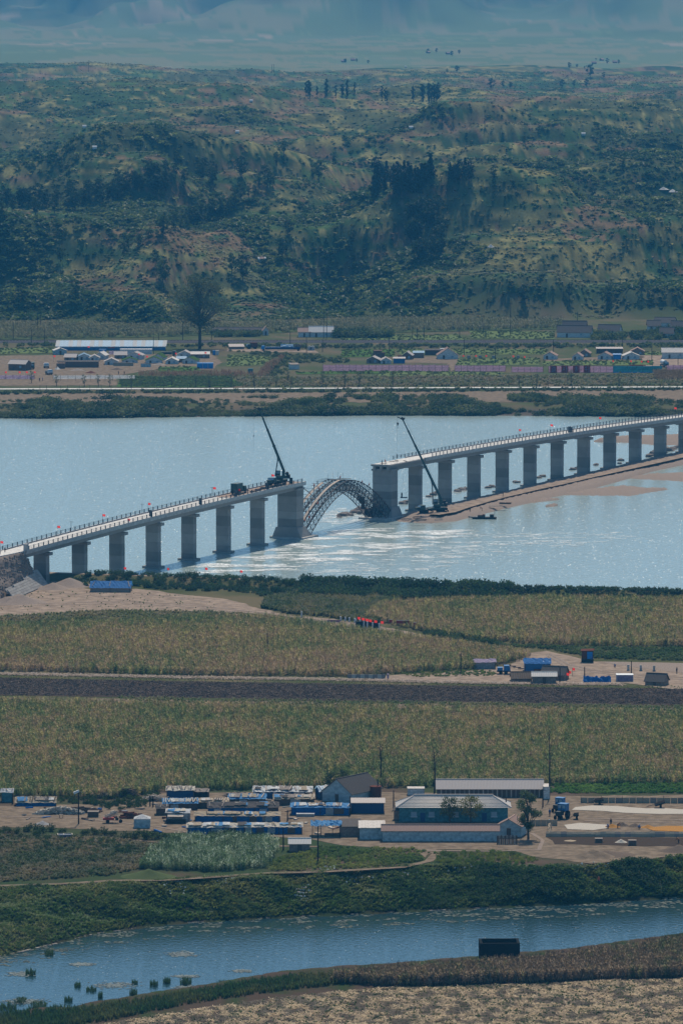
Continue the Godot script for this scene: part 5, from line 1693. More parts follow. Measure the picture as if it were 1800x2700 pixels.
	for q in [[1025, 1034, "small square red sign on a post beside the corn"], [1044, 1078, "long red sign board on two posts beside the corn"], [1090, 1099, "small red sign beyond the long red board"]]:
		var p := P(q[0], 1652 + (q[0] - 1025) * 0.12)
		var wd := P(q[1], 1652).x - P(q[0], 1652).x
		var sg := thing("red_sign", q[2], "sign", p)
		put(sg, "board", boxm(Vector3(wd, 0.9, 0.1)), mats.red_paint, Vector3(wd / 2.0, 1.6, 0))
		put(sg, "border", boxm(Vector3(wd, 0.08, 0.12)), mats.white_paint, Vector3(wd / 2.0, 2.06, 0))
		for s in ([0.2, 0.8] if wd > 2.0 else [0.5]): put(sg, "post", boxm(Vector3(0.1, 1.3, 0.08)), mats.plank_old, Vector3(wd * s, 0.6, 0))
	var wp2 := thing("white_post", "lone white post at the bend of the sandy path", "post", P(795, 1629))
	put(wp2, "shaft", boxm(Vector3(0.45, 2.0, 0.4)), mats.white_paint, Vector3(0, 1.0, 0))
	put(wp2, "base", boxm(Vector3(0.7, 0.25, 0.6)), mats.concrete, Vector3(0, 0.12, 0))
	var sk := thing("stalk_stack", "low straight stack of pale corn stalks at the ploughed field", "stack", P(916, 1789))
	for i in 9: put(sk, "stalk_bundle", prism_x([[-0.6, 0.0], [-0.5, 1.1], [0.4, 1.2], [0.6, 0.0]], 1.1), mats.straw_pale if i % 2 else mats.plank_old, Vector3(0.6 + i * 1.14, 0, 0.05 * i), Vector3(0, rng.randf_range(-0.1, 0.1), 0))
	put(sk, "end_board", boxm(Vector3(0.5, 1.3, 1.4)), mats.purple_cloth, Vector3(10.9, 0.65, 0.4))
	for i in 6:
		var th := put(self, "drain_board", boxm(Vector3(0.25, 0.25, 2.2)), mats.timber, P(1310 + 13 * i, 1752 + 3 * i) + Vector3(0, 0.5, 0), Vector3(0, 1.2, 0))
		tag(th, "dark board of the trough leading to the blue shed", "board", "boards leading to the blue shed")

# ------------------------------------------------------------------ far bank
func build_far_village():
	var ls := shed("long_shed", "very long shed with pale blue sheet roof and blue front", 150, 436, 924, 1.7, 4.0, 9.0, mats.blue_paint, mats.blue_sheet, 0.0, 1.6)
	for i in 26:
		put(ls.get_node("roof"), "roof_sheet", boxm(Vector3(1.9, 0.05, 9.2)), mats.white_cloth if (i * 7) % 5 < 2 else mats.blue_sheet, Vector3(-25.6 + i * 2.05, 0.12, 0), Vector3(0, rng.randf_range(-0.03, 0.03), 0))
	put(ls, "sign_board", boxm(Vector3(3.2, 0.7, 0.1)), mats.red_paint, Vector3(0.2, 1.4, 4.6))
	crate("container", "long white trailer body in front of the long blue shed", "container", 317, 401, 934, 2.3, 3.0, mats.white_wall, mats.white_paint)
	crate("container", "blue cabin beside the purple screen in the yard", "cabin", 262, 280, 934, 2.2, 2.2, mats.blue_bright, mats.blue_paint)
	cloth_fence("short pale purple screen between blue cabin and white trailer", 288, 306, 934, 934, 1.7, mats.purple_cloth, mats.plank_old, 1.7)
	house("village_house", "grey gabled hut at the end of the long blue shed", 141, 174, 935, 2.0, 5.0, 1.1, mats.pale_wall, mats.roof_pale, 0.2, true, 1)
	var hv := [[255, 282, 948, 2.0, 1.5, 1, 0, "white gabled house behind the long dark shed"], [172, 203, 951, 1.6, 1.4, 0, 1, "low brown-roofed house beside the long dark shed"], [205, 238, 950, 1.8, 1.2, 1, 2, "house with a bleached blue roof behind the long dark shed"], [236, 262, 952, 1.6, 1.2, 1, 1, "vine-roofed house wedged between white gables"], [338, 378, 948, 2.0, 1.5, 1, 1, "wide white gabled house before the white trailer"], [302, 334, 946, 1.8, 1.5, 0, 1, "brown-roofed house beside the wide white gable"], [276, 312, 962, 1.6, 1.4, 1, 1, "brown gabled house facing the yard"], [322, 362, 957, 1.2, 1.3, 1, 3, "low house with a vine-covered gable roof"], [384, 428, 958, 1.4, 1.8, 1, 3, "house under a large vine-covered gable"], [406, 436, 950, 1.4, 1.7, 1, 3, "house with vines on its roof behind the large vine gable"], [438, 470, 960, 1.6, 1.3, 1, 0, "small white gabled house next to the pale plastic roof"], [466, 490, 956, 1.8, 0.9, 0, 2, "house with a crumpled pale plastic roof"], [485, 522, 959, 1.6, 1.5, 1, 3, "white house with a green vine roof next to the blue containers"], [470, 506, 944, 1.9, 1.5, 1, 1, "white gabled house behind the vine roofs"], [504, 552, 945, 2.0, 1.0, 0, 0, "long tile-roofed house at the path to the big tree"]]
	for q in hv:
		var rm: Material = [mats.roof_pale, mats.roof_grey, mats.blue_sheet, mats.crop_green][q[6]]
		house("village_house", q[7], q[0], q[1], q[2], q[3], 6.5, q[4], mats.white_wall if q[5] else mats.mud_wall, rm, rng.randf_range(-0.25, 0.1), q[5] == 1, 2, "houses of the camp by the long blue shed", "house", 0.6)
	house("brick_shed", "brick shed with a pale roof beside the parked trucks", 28, 76, 977, 3.0, 7.0, 1.6, mats.brick_wall, mats.roof_grey, -0.35, false, 2, "", "shed")
	shed("brick_shed", "long dark brick shed in the middle of the camp", 152, 260, 969, 2.6, 2.8, 5.0, mats.brick_wall, mats.roof_dark, 0.0, 0.9)
	crate("brick_bin", "square brick bin at the end of the long dark shed", "bin", 150, 172, 972, 2.4, 3.0, mats.brick_wall, mats.mud_wall)
	lorry("dark green truck facing the river beside the brick shed", 85, 973, 0.0, mats.crane_green, mats.crane_green, 1, 6.0, "truck")
	lorry("white-cabbed truck facing the river in the yard", 123, 970, 0.1, mats.white_paint, mats.white_paint, 0, 6.0, "truck")
	lorry("small white car parked beyond the white-cabbed truck", 130, 988, 0.5, mats.grey_wall, mats.white_paint, 0, 4.2, "car")
	lorry("dark green lorry parked side-on behind the vine houses", 445, 938, 1.5, mats.crane_dark, mats.crane_green, 0, 7.5)
	heap("sheeted_heap", "pale sheeted heap beside the white-cabbed truck", P(153, 974), 1.8, 1.3, mats.plastic)
	for q in [[520, 534, "bright blue container at the vine houses, first of the row"], [535, 548, "bright blue container in the middle of the row"], [549, 562, "bright blue container at the field end of the row"]]:
		crate("container", q[2], "container", q[0], q[1], 972, 2.4, 3.2, mats.blue_bright, mats.blue_bright)
	crate("container", "narrow blue box beside a white one on the path", "box", 561, 568, 936, 2.0, 1.5, mats.blue_bright, mats.blue_paint)
	crate("container", "narrow white box beside a blue one on the path", "box", 569, 577, 936, 2.0, 1.5, mats.white_wall, mats.roof_pale)
	cloth_fence("fence with white cloth along its upper half before the camp", 141, 356, 1005, 1004, 2.6, mats.white_cloth, mats.timber, 3.3, 1.0)
	cloth_fence("mauve and blue cloth fence at the camp's river end", -60, 92, 1000, 1000, 2.0, mats.purple_cloth, mats.red_paint, 3.3, 0.2)
	for px in [14, 50, 69, 90]: flag("small red flag over the mauve and blue fence", P(px, 999), "flags on the camp fence", 3.4, 0.9)
	for q in [[142, 955], [232, 930], [365, 950], [386, 956], [462, 948], [540, 946]]: flag("small red flag among the camp houses", P(q[0], q[1]), "flags among the camp houses", 3.2, 0.9)
	for q in [[205, 977, 2.6, mats.plank_old, "pale log heap before the dark brick shed"], [308, 975, 2.4, mats.straw_dark, "dark brush heap behind the white cloth fence"], [420, 962, 2.6, mats.plank_old, "heap of grey timber beside the large vine gable"], [240, 984, 2.0, mats.rust, "brown scrap heap in the middle of the yard"]]:
		heap("yard_heap", q[4], P(q[0], q[1]), q[2], 1.1, q[3], "heap", "", 1.6)
	crate("wall_block", "low pale wall panel between the camp houses and beds", "wall", 300, 352, 965, 1.5, 0.6, mats.straw, mats.plank_old)
	crate("wall_block", "low grey-green wall panel beside the timber heap", "wall", 372, 398, 968, 1.6, 0.6, mats.pale_wall, mats.plank_old)
	# middle of the far bank
	house("tile_house", "white house with a pale tile roof behind the hedge by the tall poles", 815, 878, 889, 2.6, 6.5, 2.6, mats.white_wall, mats.roof_pale, 0.0, false, 2, "", "house")
	house("tile_house", "brown-roofed wing joined to the pale tile house", 786, 818, 889, 2.6, 6.5, 1.9, mats.white_wall, mats.roof_red, 0.0, false, 1, "", "house")
	house("tile_house", "small red-roofed house at the end of the hedge", 692, 707, 884, 2.4, 5.0, 1.6, mats.white_wall, mats.roof_red, 0.1, true, 1, "", "house")
	house("tile_house", "long low house behind the dark hedge", 560, 690, 880, 1.8, 5.0, 1.2, mats.mud_wall, mats.roof_dark, 0.0, false, 2, "", "house")
	var bl := lorry("blue-cabbed lorry with a very long loaded trailer", 740, 925, -PI / 2.0, mats.blue_dark, mats.blue_bright, 0, 19.0)
	put(bl, "cargo", tarp_mesh(6.0, 2.4, 3.2, 2.0, 0.15), mats.blue_sheet, Vector3(0, 0, -3.0), Vector3(0, PI / 2.0, 0))
	put(bl, "cargo", tarp_mesh(3.6, 2.6, 3.1, 1.9, 0.4), mats.straw_dark, Vector3(0, 0, -8.2), Vector3(0, PI / 2.0, 0))
	lorry("dark tipper standing behind the blue-cabbed lorry", 664, 920, -1.2, mats.rust, mats.crane_green, 1, 5.5, "truck")
	shed("low_shed", "low brown-roofed shed at the lorry yard", 604, 642, 921, 1.2, 2.0, 6.0, mats.mud_wall, mats.roof_grey, 0.1, 0.8)
	for px in [816, 824]:
		var pp := put(self, "pipe_section", cylm(1.1, 1.1, 1.6, 16), mats.concrete_new, P(px, 924) + Vector3(0, 1.1, 0), Vector3(PI / 2.0, 0, 0))
		tag(pp, "large concrete pipe section lying at the lorry yard", "pipe", "pipe sections at the lorry yard")
	shed("low_shed", "white-walled hut where the garden paths meet", 764, 786, 974, 2.2, 2.6, 4.0, mats.white_wall, mats.plank_old, 0.3, 0.8, "", "hut")
	crate("water_box", "small teal box in the striped crop field", "box", 654, 667, 984, 1.9, 1.6, mats.teal_wall, mats.teal_wall)
	var ru := house("ruined_house", "roofless brown brick shell standing alone in the crops", 985, 1004, 944, 3.4, 4.0, 0.2, mats.brick_wall, mats.brick_wall, 0.2, false, 1, "", "ruin")
	crate("brick_bin", "low brick stub beside the roofless shell", "wall", 1005, 1013, 941, 2.0, 2.0, mats.brick_wall, mats.brick_wall)
	var mv := [[969, 1001, 958, 1.8, 1.3, mats.mud_wall, mats.roof_grey, "mud-walled gable house behind the mauve fence"], [1003, 1030, 959, 1.5, 1.3, mats.white_wall, mats.roof_grey, "white gable house behind the mauve fence"], [1062, 1088, 948, 2.0, 1.6, mats.brick_wall, mats.roof_grey, "brick gable house beside the pale blue tarp roof"], [1152, 1206, 947, 2.0, 3.2, mats.white_wall, mats.roof_red, "house with a broad red-brown gable roof"], [1434, 1468, 948, 1.9, 1.6, mats.white_wall, mats.roof_red, "lone white gable house at the fork of the paths"], [1510, 1536, 949, 1.7, 1.5, mats.white_wall, mats.roof_red, "white gable house with a long brown roof beside it"], [1528, 1556, 941, 1.8, 1.6, mats.mud_wall, mats.roof_red, "brown gable house joined behind the long brown roof"], [1578, 1614, 948, 1.8, 1.6, mats.white_wall, mats.roof_red, "white gable house next to the blue shed"], [1641, 1684, 948, 1.8, 1.6, mats.white_wall, mats.roof_pale, "white gable house with a pale ridge and red sign"], [1662, 1698, 936, 1.8, 1.6, mats.mud_wall, mats.roof_red, "brown-roofed house behind the red sign house"]]
	for q in mv:
		house("village_house", q[7], q[0], q[1], q[2], q[3], 6.5, q[4], q[5], q[6], rng.randf_range(-0.2, 0.2), true, 2, "houses between railway and mauve fence")
	shed("low_shed", "shed with a white and blue tarp roof among the brick houses", 1089, 1117, 944, 2.4, 2.9, 5.0, mats.mud_wall, mats.blue_sheet, 0.0, 1.2)
	shed("low_shed", "blue shed just behind the mauve fence", 1037, 1067, 958, 2.2, 2.6, 3.5, mats.blue_paint, mats.roof_grey, 0.0, 1.2)
	shed("low_shed", "dark open shed behind the broad red-brown roof", 1120, 1162, 936, 2.2, 2.5, 4.0, mats.timber, mats.roof_dark, 0.0, 1.2)
	crate("white_box", "white box on the dark open shed", "box", 1160, 1172, 934, 2.6, 2.0, mats.timber, mats.white_paint)
	shed("low_shed", "bright blue shed between two white gable houses", 1616, 1636, 948, 2.2, 2.5, 3.0, mats.blue_bright, mats.blue_paint, 0.0, 1.2)
	shed("low_shed", "dark shed row behind the blue shed with pale roof", 1572, 1640, 932, 2.2, 2.6, 5.0, mats.timber, mats.roof_grey, 0.0, 1.2)
	crate("hand_cart", "dark cart standing before the brick gable house", "cart", 1048, 1062, 947, 1.6, 2.0, mats.timber, mats.rust)
	var wb := house("store_house", "long white store with a pale roof at the vehicle yard", 1745, 1840, 946, 3.0, 8.0, 1.8, mats.white_wall, mats.roof_flat, -0.05, false, 3, "", "store")
	lorry("white tanker truck with a dark front on the vehicle yard", 1750, 967, 0.25, mats.white_paint, mats.crane_green, 2, 7.5, "truck")
	var dv := [[1470, 1560, 890, 2.6, 3.0, "large dark-roofed house with a white gable by the far field"], [1484, 1546, 878, 2.4, 3.4, "taller dark gable house behind the large dark-roofed one"], [1578, 1636, 886, 2.4, 3.0, "dark-roofed house standing among green garden trees"], [1706, 1740, 872, 2.4, 2.6, "dark-roofed house with a white end at the village edge"], [1740, 1776, 891, 2.2, 2.8, "dark house at the railway among the bushes"], [1770, 1830, 876, 2.4, 3.0, "brown-roofed house by the white plastic frames"], [1726, 1780, 862, 2.2, 2.4, "dark-roofed house under the bluff"]]
	for q in dv:
		house("tile_house", q[5], q[0], q[1], q[2], q[3], 8.0, q[4], mats.white_wall, mats.roof_dark, rng.randf_range(-0.3, 0.05), false, 2, "dark-roofed houses of the far village", "house")
	crate("cold_frame", "low white plastic frame between dark-roofed houses", "frame", 1728, 1756, 868, 0.9, 3.0, mats.white_paint, mats.white_cloth)
	# mauve fence with red character panels
	cloth_fence("long mauve cloth fence in front of the crop beds", 851, 1182, 978, 979, 3.1, mats.mauve_cloth, mats.timber, 3.0)
	cloth_fence("mauve cloth fence that starts at the fence gap by the houses", 1198, 1332, 979, 979, 2.9, mats.mauve_cloth, mats.timber, 3.0)
	cloth_fence("short ragged mauve fence next to the red characters", 1348, 1431, 981, 981, 2.6, mats.mauve_cloth, mats.timber, 3.0)
	cloth_fence("mauve cloth fence that carries four red character boards", 1445, 1615, 982, 982, 3.1, mats.mauve_cloth, mats.timber, 3.0)
	cloth_fence("mauve cloth fence beyond the teal banner", 1756, 1900, 976, 976, 2.4, mats.mauve_cloth, mats.timber, 3.0)
	# the characters 결 사 옹 위, drawn as strokes in a box of 10 x 10
	var glyphs := [[[[1, 9, 4.5, 9], [4.5, 9, 4, 5.5], [4, 5.5, 1, 5], [8, 10, 8, 4.8], [5.5, 8, 8, 8], [5.5, 6.3, 8, 6.3], [2, 4, 8, 4], [8, 4, 8, 2.3], [8, 2.3, 2, 2.3], [2, 2.3, 2, 0.5], [2, 0.5, 8.4, 0.5]]], [[[3.2, 9, 3, 5.5], [3, 5.5, 0.5, 1], [3, 5.5, 5.6, 1.5], [7.8, 10, 7.8, 0], [7.8, 5.2, 10, 5.2]]], [[[5, 9.6, 3, 8.4], [3, 8.4, 5, 7], [5, 7, 7, 8.4], [7, 8.4, 5, 9.6], [5, 7, 5, 5], [1, 5, 9, 5], [5, 3.8, 2.6, 2], [2.6, 2, 5, 0.2], [5, 0.2, 7.4, 2], [7.4, 2, 5, 3.8]]], [[[3.5, 9.4, 1.6, 7.8], [1.6, 7.8, 3.5, 6.2], [3.5, 6.2, 5.4, 7.8], [5.4, 7.8, 3.5, 9.4], [0.6, 4.4, 6.8, 4.4], [3.7, 4.4, 3.7, 0.8], [8.5, 10, 8.5, 0]]]]
	var gx := [1458, 1488, 1518, 1546]
	for i in 4:
		var at := P(gx[i], 982.6)
		var o := thing("character_board", ["red character board at the end towards the ragged fence", "red character board shaped like a leaning tent on the fence", "red character board with two rings one above the other", "red character board with one ring over a tall stroke"][i], "sign", at)
		put(o, "board", boxm(Vector3(3.1, 3.3, 0.1)), mats.red_paint, Vector3(0, 1.65, 0.32))
		var st := tool()
		for g in glyphs[i][0]:
			bar(st, Vector3(-1.25 + g[0] * 0.25, 0.45 + g[1] * 0.25, 0.42), Vector3(-1.25 + g[2] * 0.25, 0.45 + g[3] * 0.25, 0.42), 0.34)
		put(o, "character", done(st), mats.purple_cloth)
	var tb := thing("teal_banner", "wide teal banner with dark brush lettering on the fence line", "banner", P(1615, 982.5))
	var tw := P(1744, 982).x - P(1615, 982).x
	put(tb, "cloth", cloth_mesh(tw, 2.9, 20, 4), mats.teal_cloth, Vector3(tw / 2.0, 1.7, 0.2))
	put(tb, "border", boxm(Vector3(tw, 0.3, 0.14)), mats.blue_bright, Vector3(tw / 2.0, 0.15, 0.2))
	for i in 6: put(tb, "post", boxm(Vector3(0.14, 3.4, 0.14)), mats.timber, Vector3(tw * i / 5.0, 1.7, 0.06))
	var ws := tool()
	for i in 15:
		var x := 5.0 + i * 1.05
		var p := Vector3(x, 1.1 + 0.2 * (i % 2), 0.3)
		bar(ws, p, p + Vector3(0.5, 1.0 + 0.3 * ((i * 3) % 4), 0), 0.16)
		bar(ws, p + Vector3(0.45, 0.9, 0), p + Vector3(0.9, 0.1, 0), 0.14)
	put(tb, "lettering", done(ws), mats.black_cloth)
	put(tb, "lettering", boxm(Vector3(7.4, 0.5, 0.06)), mats.red_paint, Vector3(tw * 0.5, 3.4, 0.22))
	for q in [[1219, 952], [1252, 952], [1279, 952], [1350, 953], [1380, 955], [1613, 966], [1660, 966], [1688, 967], [1705, 967]]:
		flag("small red flag between the garden plots and the mauve fence", P(q[0], q[1]), "flags along the garden plots", 2.8, 0.8)
	for q in [[1235, 946], [1265, 946], [1300, 946], [1365, 946]]:
		var gs := put(self, "grave_stone", boxm(Vector3(1.4, 1.6, 0.8)), mats.concrete, P(q[0], q[1]) + Vector3(0, 0.8, 0), Vector3(0, rng.randf() * 0.4, 0))
		tag(gs, "squat grey block standing in the garden plots", "block", "grey blocks in the garden plots")
	# poles over the far plain
	for q in [[36, 895, 9.0], [100, 872, 9.0], [108, 872, 9.0], [84, 905, 7.0], [118, 905, 7.0], [419, 905, 5.0], [482, 898, 10.0], [405, 934, 9.0], [765, 905, 5.5], [808, 935, 9.0], [850, 928, 6.0], [1087, 890, 8.0], [1099, 900, 7.0], [1117, 892, 6.5], [1026, 932, 8.0], [1211, 894, 8.0], [1274, 886, 6.5], [1223, 936, 8.0], [1345, 884, 6.5], [1305, 958, 7.0], [1458, 930, 6.5], [1612, 906, 6.5], [1640, 926, 7.0], [1717, 952, 9.0], [1521, 852, 6.0], [1786, 962, 4.5], [558, 900, 5.0]]:
		utility_pole("slender utility pole on the plain around the railway", q[0], q[1], q[2], "poles on the far plain", 0)
	for px in [853, 861]: utility_pole("tall twin transmission pole at the pale tile house", px, 893, 15.0, "twin poles at the tile house", 2)
	# posts of the road fence
	for i in 62:
		var px := 100.0 + i * 28.2 + rng.randf_range(-9, 9)
		var po := put(self, "road_post", boxm(Vector3(0.16, 2.0, 0.16)), mats.steel, P(px, 1027.5 - (px / 1800.0) * 4.0) + Vector3(0, 0.95, 0))
		tag(po, "thin dark post along the river edge of the pale road", "post", "posts along the pale road")
	# things up on the hills
	for q in [[223, 337], [250, 393], [626, 351], [662, 269], [1083, 340], [1537, 357], [1069, 178]]:
		var at := G(q[0], q[1])
		var hut := thing("field_hut", "tiny pale field hut on the terraced hillside", "hut", at, 0.0, "field huts on the hills")
		put(hut, "wall", gable_wall(2.6, 2.2, 1.3, 0.7), mats.white_wall)
		put(hut, "roof", tarp_mesh(2.9, 2.7, 2.2, 1.3, 0.05, 4, 4), mats.white_cloth)
	for q in [[1293, 652, 1.6], [1748, 500, 2.2], [1772, 506, 2.4]]:
		heap("pale_rock", "pale rounded rock showing on the hillside", G(q[0], q[1]), q[2], 1.7, mats.concrete_new, "rock", "pale rocks on the hillside", 1.6)
	house("hill_house", "tiny house half hidden in the shrubs of the ravine", 0, 1, 900, 1.8, 3.0, 0.9, mats.white_wall, mats.roof_red, 0.2, false, 1)
	var hh: Node3D = get_node("hill_house")
	hh.position = G(690, 690)
	hh.get_child(0).mesh = gable_wall(4.5, 3.0, 1.8, 0.9)
	for c in hh.get_node("roof").get_children(): c.scale.x = 3.2

# ------------------------------------------------------------------ plants
func leaf_quad(st: SurfaceTool, p: Vector3, r: float, c: Color):
	var a := Vector3(rng.randf_range(-1, 1), rng.randf_range(-1, 1), rng.randf_range(-1, 1)).normalized()
	var b := a.cross(Vector3(rng.randf_range(-1, 1), rng.randf_range(-1, 1), rng.randf_range(-1, 1))).normalized()
	a = b.cross(a).normalized()
	st.set_color(c)
	var q := rng.randf_range(0.35, 0.7)
	tri(st, p - a * r, p + b * r * q, p + a * r)
	tri(st, p - a * r, p + a * r, p - b * r * q)

func blob_leaves(st: SurfaceTool, c: Vector3, r: Vector3, n: int, size: float, tone := 0.25):
	for i in n:
		var q := Vector3(rng.randfn(), rng.randfn(), rng.randfn()).normalized() * pow(rng.randf(), 0.4)
		var k := 1.0 + rng.randf_range(-tone, tone)
		leaf_quad(st, c + q * r, size * rng.randf_range(0.6, 1.3), Color(k, k, k * 0.95))

func bush_mesh(n := 90, lobes := 5, size := 0.22) -> ArrayMesh:   # about one metre in radius, standing on y = 0
	var st := tool()
	for k in lobes:
		var a := TAU * k / lobes + rng.randf()
		var d := rng.randf_range(0.2, 0.6)
		var r := rng.randf_range(0.4, 0.65)
		blob_leaves(st, Vector3(cos(a) * d, rng.randf_range(0.35, 0.75), sin(a) * d), Vector3(r, r * 0.9, r), n / lobes, size)
	return done(st)

func tuft_mesh(n := 9, lean := 0.5, wide := 0.10) -> ArrayMesh:   # blades one metre tall
	var st := tool()
	for i in n:
		var a := rng.randf() * TAU
		var o := Vector3(cos(a), 0, sin(a))
		var s := Vector3(-sin(a), 0, cos(a)) * wide * rng.randf_range(0.6, 1.2)
		var p := o * rng.randf() * 0.25
		var h := rng.randf_range(0.6, 1.0)
		var m := p + o * lean * 0.3 * h + Vector3(0, h * 0.65, 0)
		var k := rng.randf_range(0.75, 1.2)
		st.set_color(Color(k, k, k))
		tri(st, p - s, m - s * 0.7, p + s)
		tri(st, p + s, m - s * 0.7, m + s * 0.7)
		tri(st, m - s * 0.7, p + o * lean * h + Vector3(0, h, 0), m + s * 0.7)
	return done(st)

func corn_mesh(plants := 2, leaves := 8) -> ArrayMesh:   # plants one metre tall
	var st := tool()
	for k in plants:
		var p := Vector3(rng.randf_range(-0.28, 0.28), 0, rng.randf_range(-0.28, 0.28))
		var h := rng.randf_range(0.82, 1.05)
		st.set_color(Color(0.9, 0.9, 0.7))
		bar(st, p, p + Vector3(rng.randf_range(-0.06, 0.06), h, rng.randf_range(-0.06, 0.06)), 0.02, 0.01, 3)
		for i in leaves:
			var a := rng.randf() * TAU
			var o := Vector3(cos(a), 0, sin(a))
			var s := Vector3(-sin(a), 0, cos(a)) * 0.028
			var q := p + Vector3(0, h * (0.2 + 0.75 * i / leaves), 0)
			var l := rng.randf_range(0.2, 0.34)
			var m := q + o * l * 0.5 + Vector3(0, l * rng.randf_range(0.2, 0.5), 0)
			var e := q + o * l + Vector3(0, l * rng.randf_range(-0.6, 0.1), 0)
			var t := rng.randf_range(0.7, 1.35)
			st.set_color(Color(t, t, t * 0.9))
			tri(st, q - s, m - s, q + s)
			tri(st, q + s, m - s, m + s)
			tri(st, m - s, e, m + s)
		st.set_color(Color(1.5, 1.15, 0.9))
		for i in 3: bar(st, p + Vector3(0, h * 0.95, 0), p + Vector3(rng.randf_range(-0.06, 0.06), h + 0.1, rng.randf_range(-0.06, 0.06)), 0.012, 0.01, 3)
	return done(st)

func straw_mesh() -> ArrayMesh:
	var st := tool()
	for i in 12:
		var a := rng.randf() * TAU
		var p := Vector3(rng.randf_range(-0.5, 0.5), rng.randf_range(0.02, 0.16), rng.randf_range(-0.5, 0.5))
		var o := Vector3(cos(a), rng.randf_range(-0.2, 0.35), sin(a)) * rng.randf_range(0.2, 0.45)
		var s := Vector3(-sin(a), 0, cos(a)) * 0.045
		var k := rng.randf_range(0.7, 1.3)
		st.set_color(Color(k, k, k))
		tri(st, p - s, p + o - s, p + s)
		tri(st, p + s, p + o - s, p + o + s)
	return done(st)

func poly_points(pts: Array, level: float, per_m2: float) -> Array:
	var poly := PackedVector2Array()
	for p in pts:
		var q := P(p[0], p[1], level)
		poly.append(Vector2(q.x, q.z))
	var tris := Geometry2D.triangulate_polygon(poly)
	var out := []
	for i in range(0, tris.size(), 3):
		var a := poly[tris[i]]
		var b := poly[tris[i + 1]]
		var c := poly[tris[i + 2]]
		var n := absf((b - a).cross(c - a)) / 2.0 * per_m2 * quality
		var k := int(n) + (1 if rng.randf() < n - int(n) else 0)
		for j in k:
			var u := rng.randf()
			var v := rng.randf()
			if u + v > 1.0:
				u = 1.0 - u
				v = 1.0 - v
			out.append(a + (b - a) * u + (c - a) * v)
	return out

func many(called: String, label: String, category: String, mesh: Mesh, material: Material, places: Array, colors: PackedColorArray) -> MultiMeshInstance3D:
	var mm := MultiMesh.new()
	mm.transform_format = MultiMesh.TRANSFORM_3D
	mm.use_colors = true
	mm.mesh = mesh
	mm.instance_count = places.size()
	for i in places.size():
		mm.set_instance_transform(i, places[i])
		mm.set_instance_color(i, colors[i])
	var o := MultiMeshInstance3D.new()
	o.multimesh = mm
	o.material_override = material
	o.name = numbered(called)
	add_child(o)
	tag(o, label, category, "", "stuff")
	return o

func grow(called: String, label: String, category: String, mesh: Mesh, material: Material, pts: Array, level: float, per_m2: float, lo: float, hi: float, tint: Callable, follow := false, flat := 1.0, sink := 0.0):
	var places := []
	var cs := PackedColorArray()
	for q in poly_points(pts, level, per_m2):
		var y := land(q.x, -q.y) if follow else level
		if follow and y < POND + 0.05 and -q.y < 1300.0: continue
		var s := rng.randf_range(lo, hi)
		places.append(Transform3D(Basis(Vector3.UP, rng.randf() * TAU).scaled(Vector3(s * flat, s, s * flat)), Vector3(q.x, y - sink * s, q.y)))
		cs.append(tint.call(q.x, q.y))
	many(called, label, category, mesh, material, places, cs)

func corn_tint(x: float, z: float, green: float, brown: float) -> Color:
	var n := 0.8 * nz.get_noise_2d(x * 0.02, z * 0.016) + 0.6 * nz2.get_noise_2d(x * 0.2, z * 0.09)
	var r := rng.randf()
	var t := n * 0.9 + (r - 0.5) * 1.2
	if t > green: return Color(0.135, 0.18, 0.06) * rng.randf_range(0.6, 1.7)
	if t > brown: return Color(0.34, 0.29, 0.125) * rng.randf_range(0.6, 1.7)
	return Color(0.38, 0.27, 0.18) * rng.randf_range(0.6, 1.6)

func green_tint(x: float, z: float, base: Color, other: Color) -> Color:
	var n := nz.get_noise_2d(x * 0.06, z * 0.04) * 1.3 + 0.4 + rng.randf_range(-0.3, 0.3)
	return mixc(base, other, n) * rng.randf_range(0.8, 1.2)

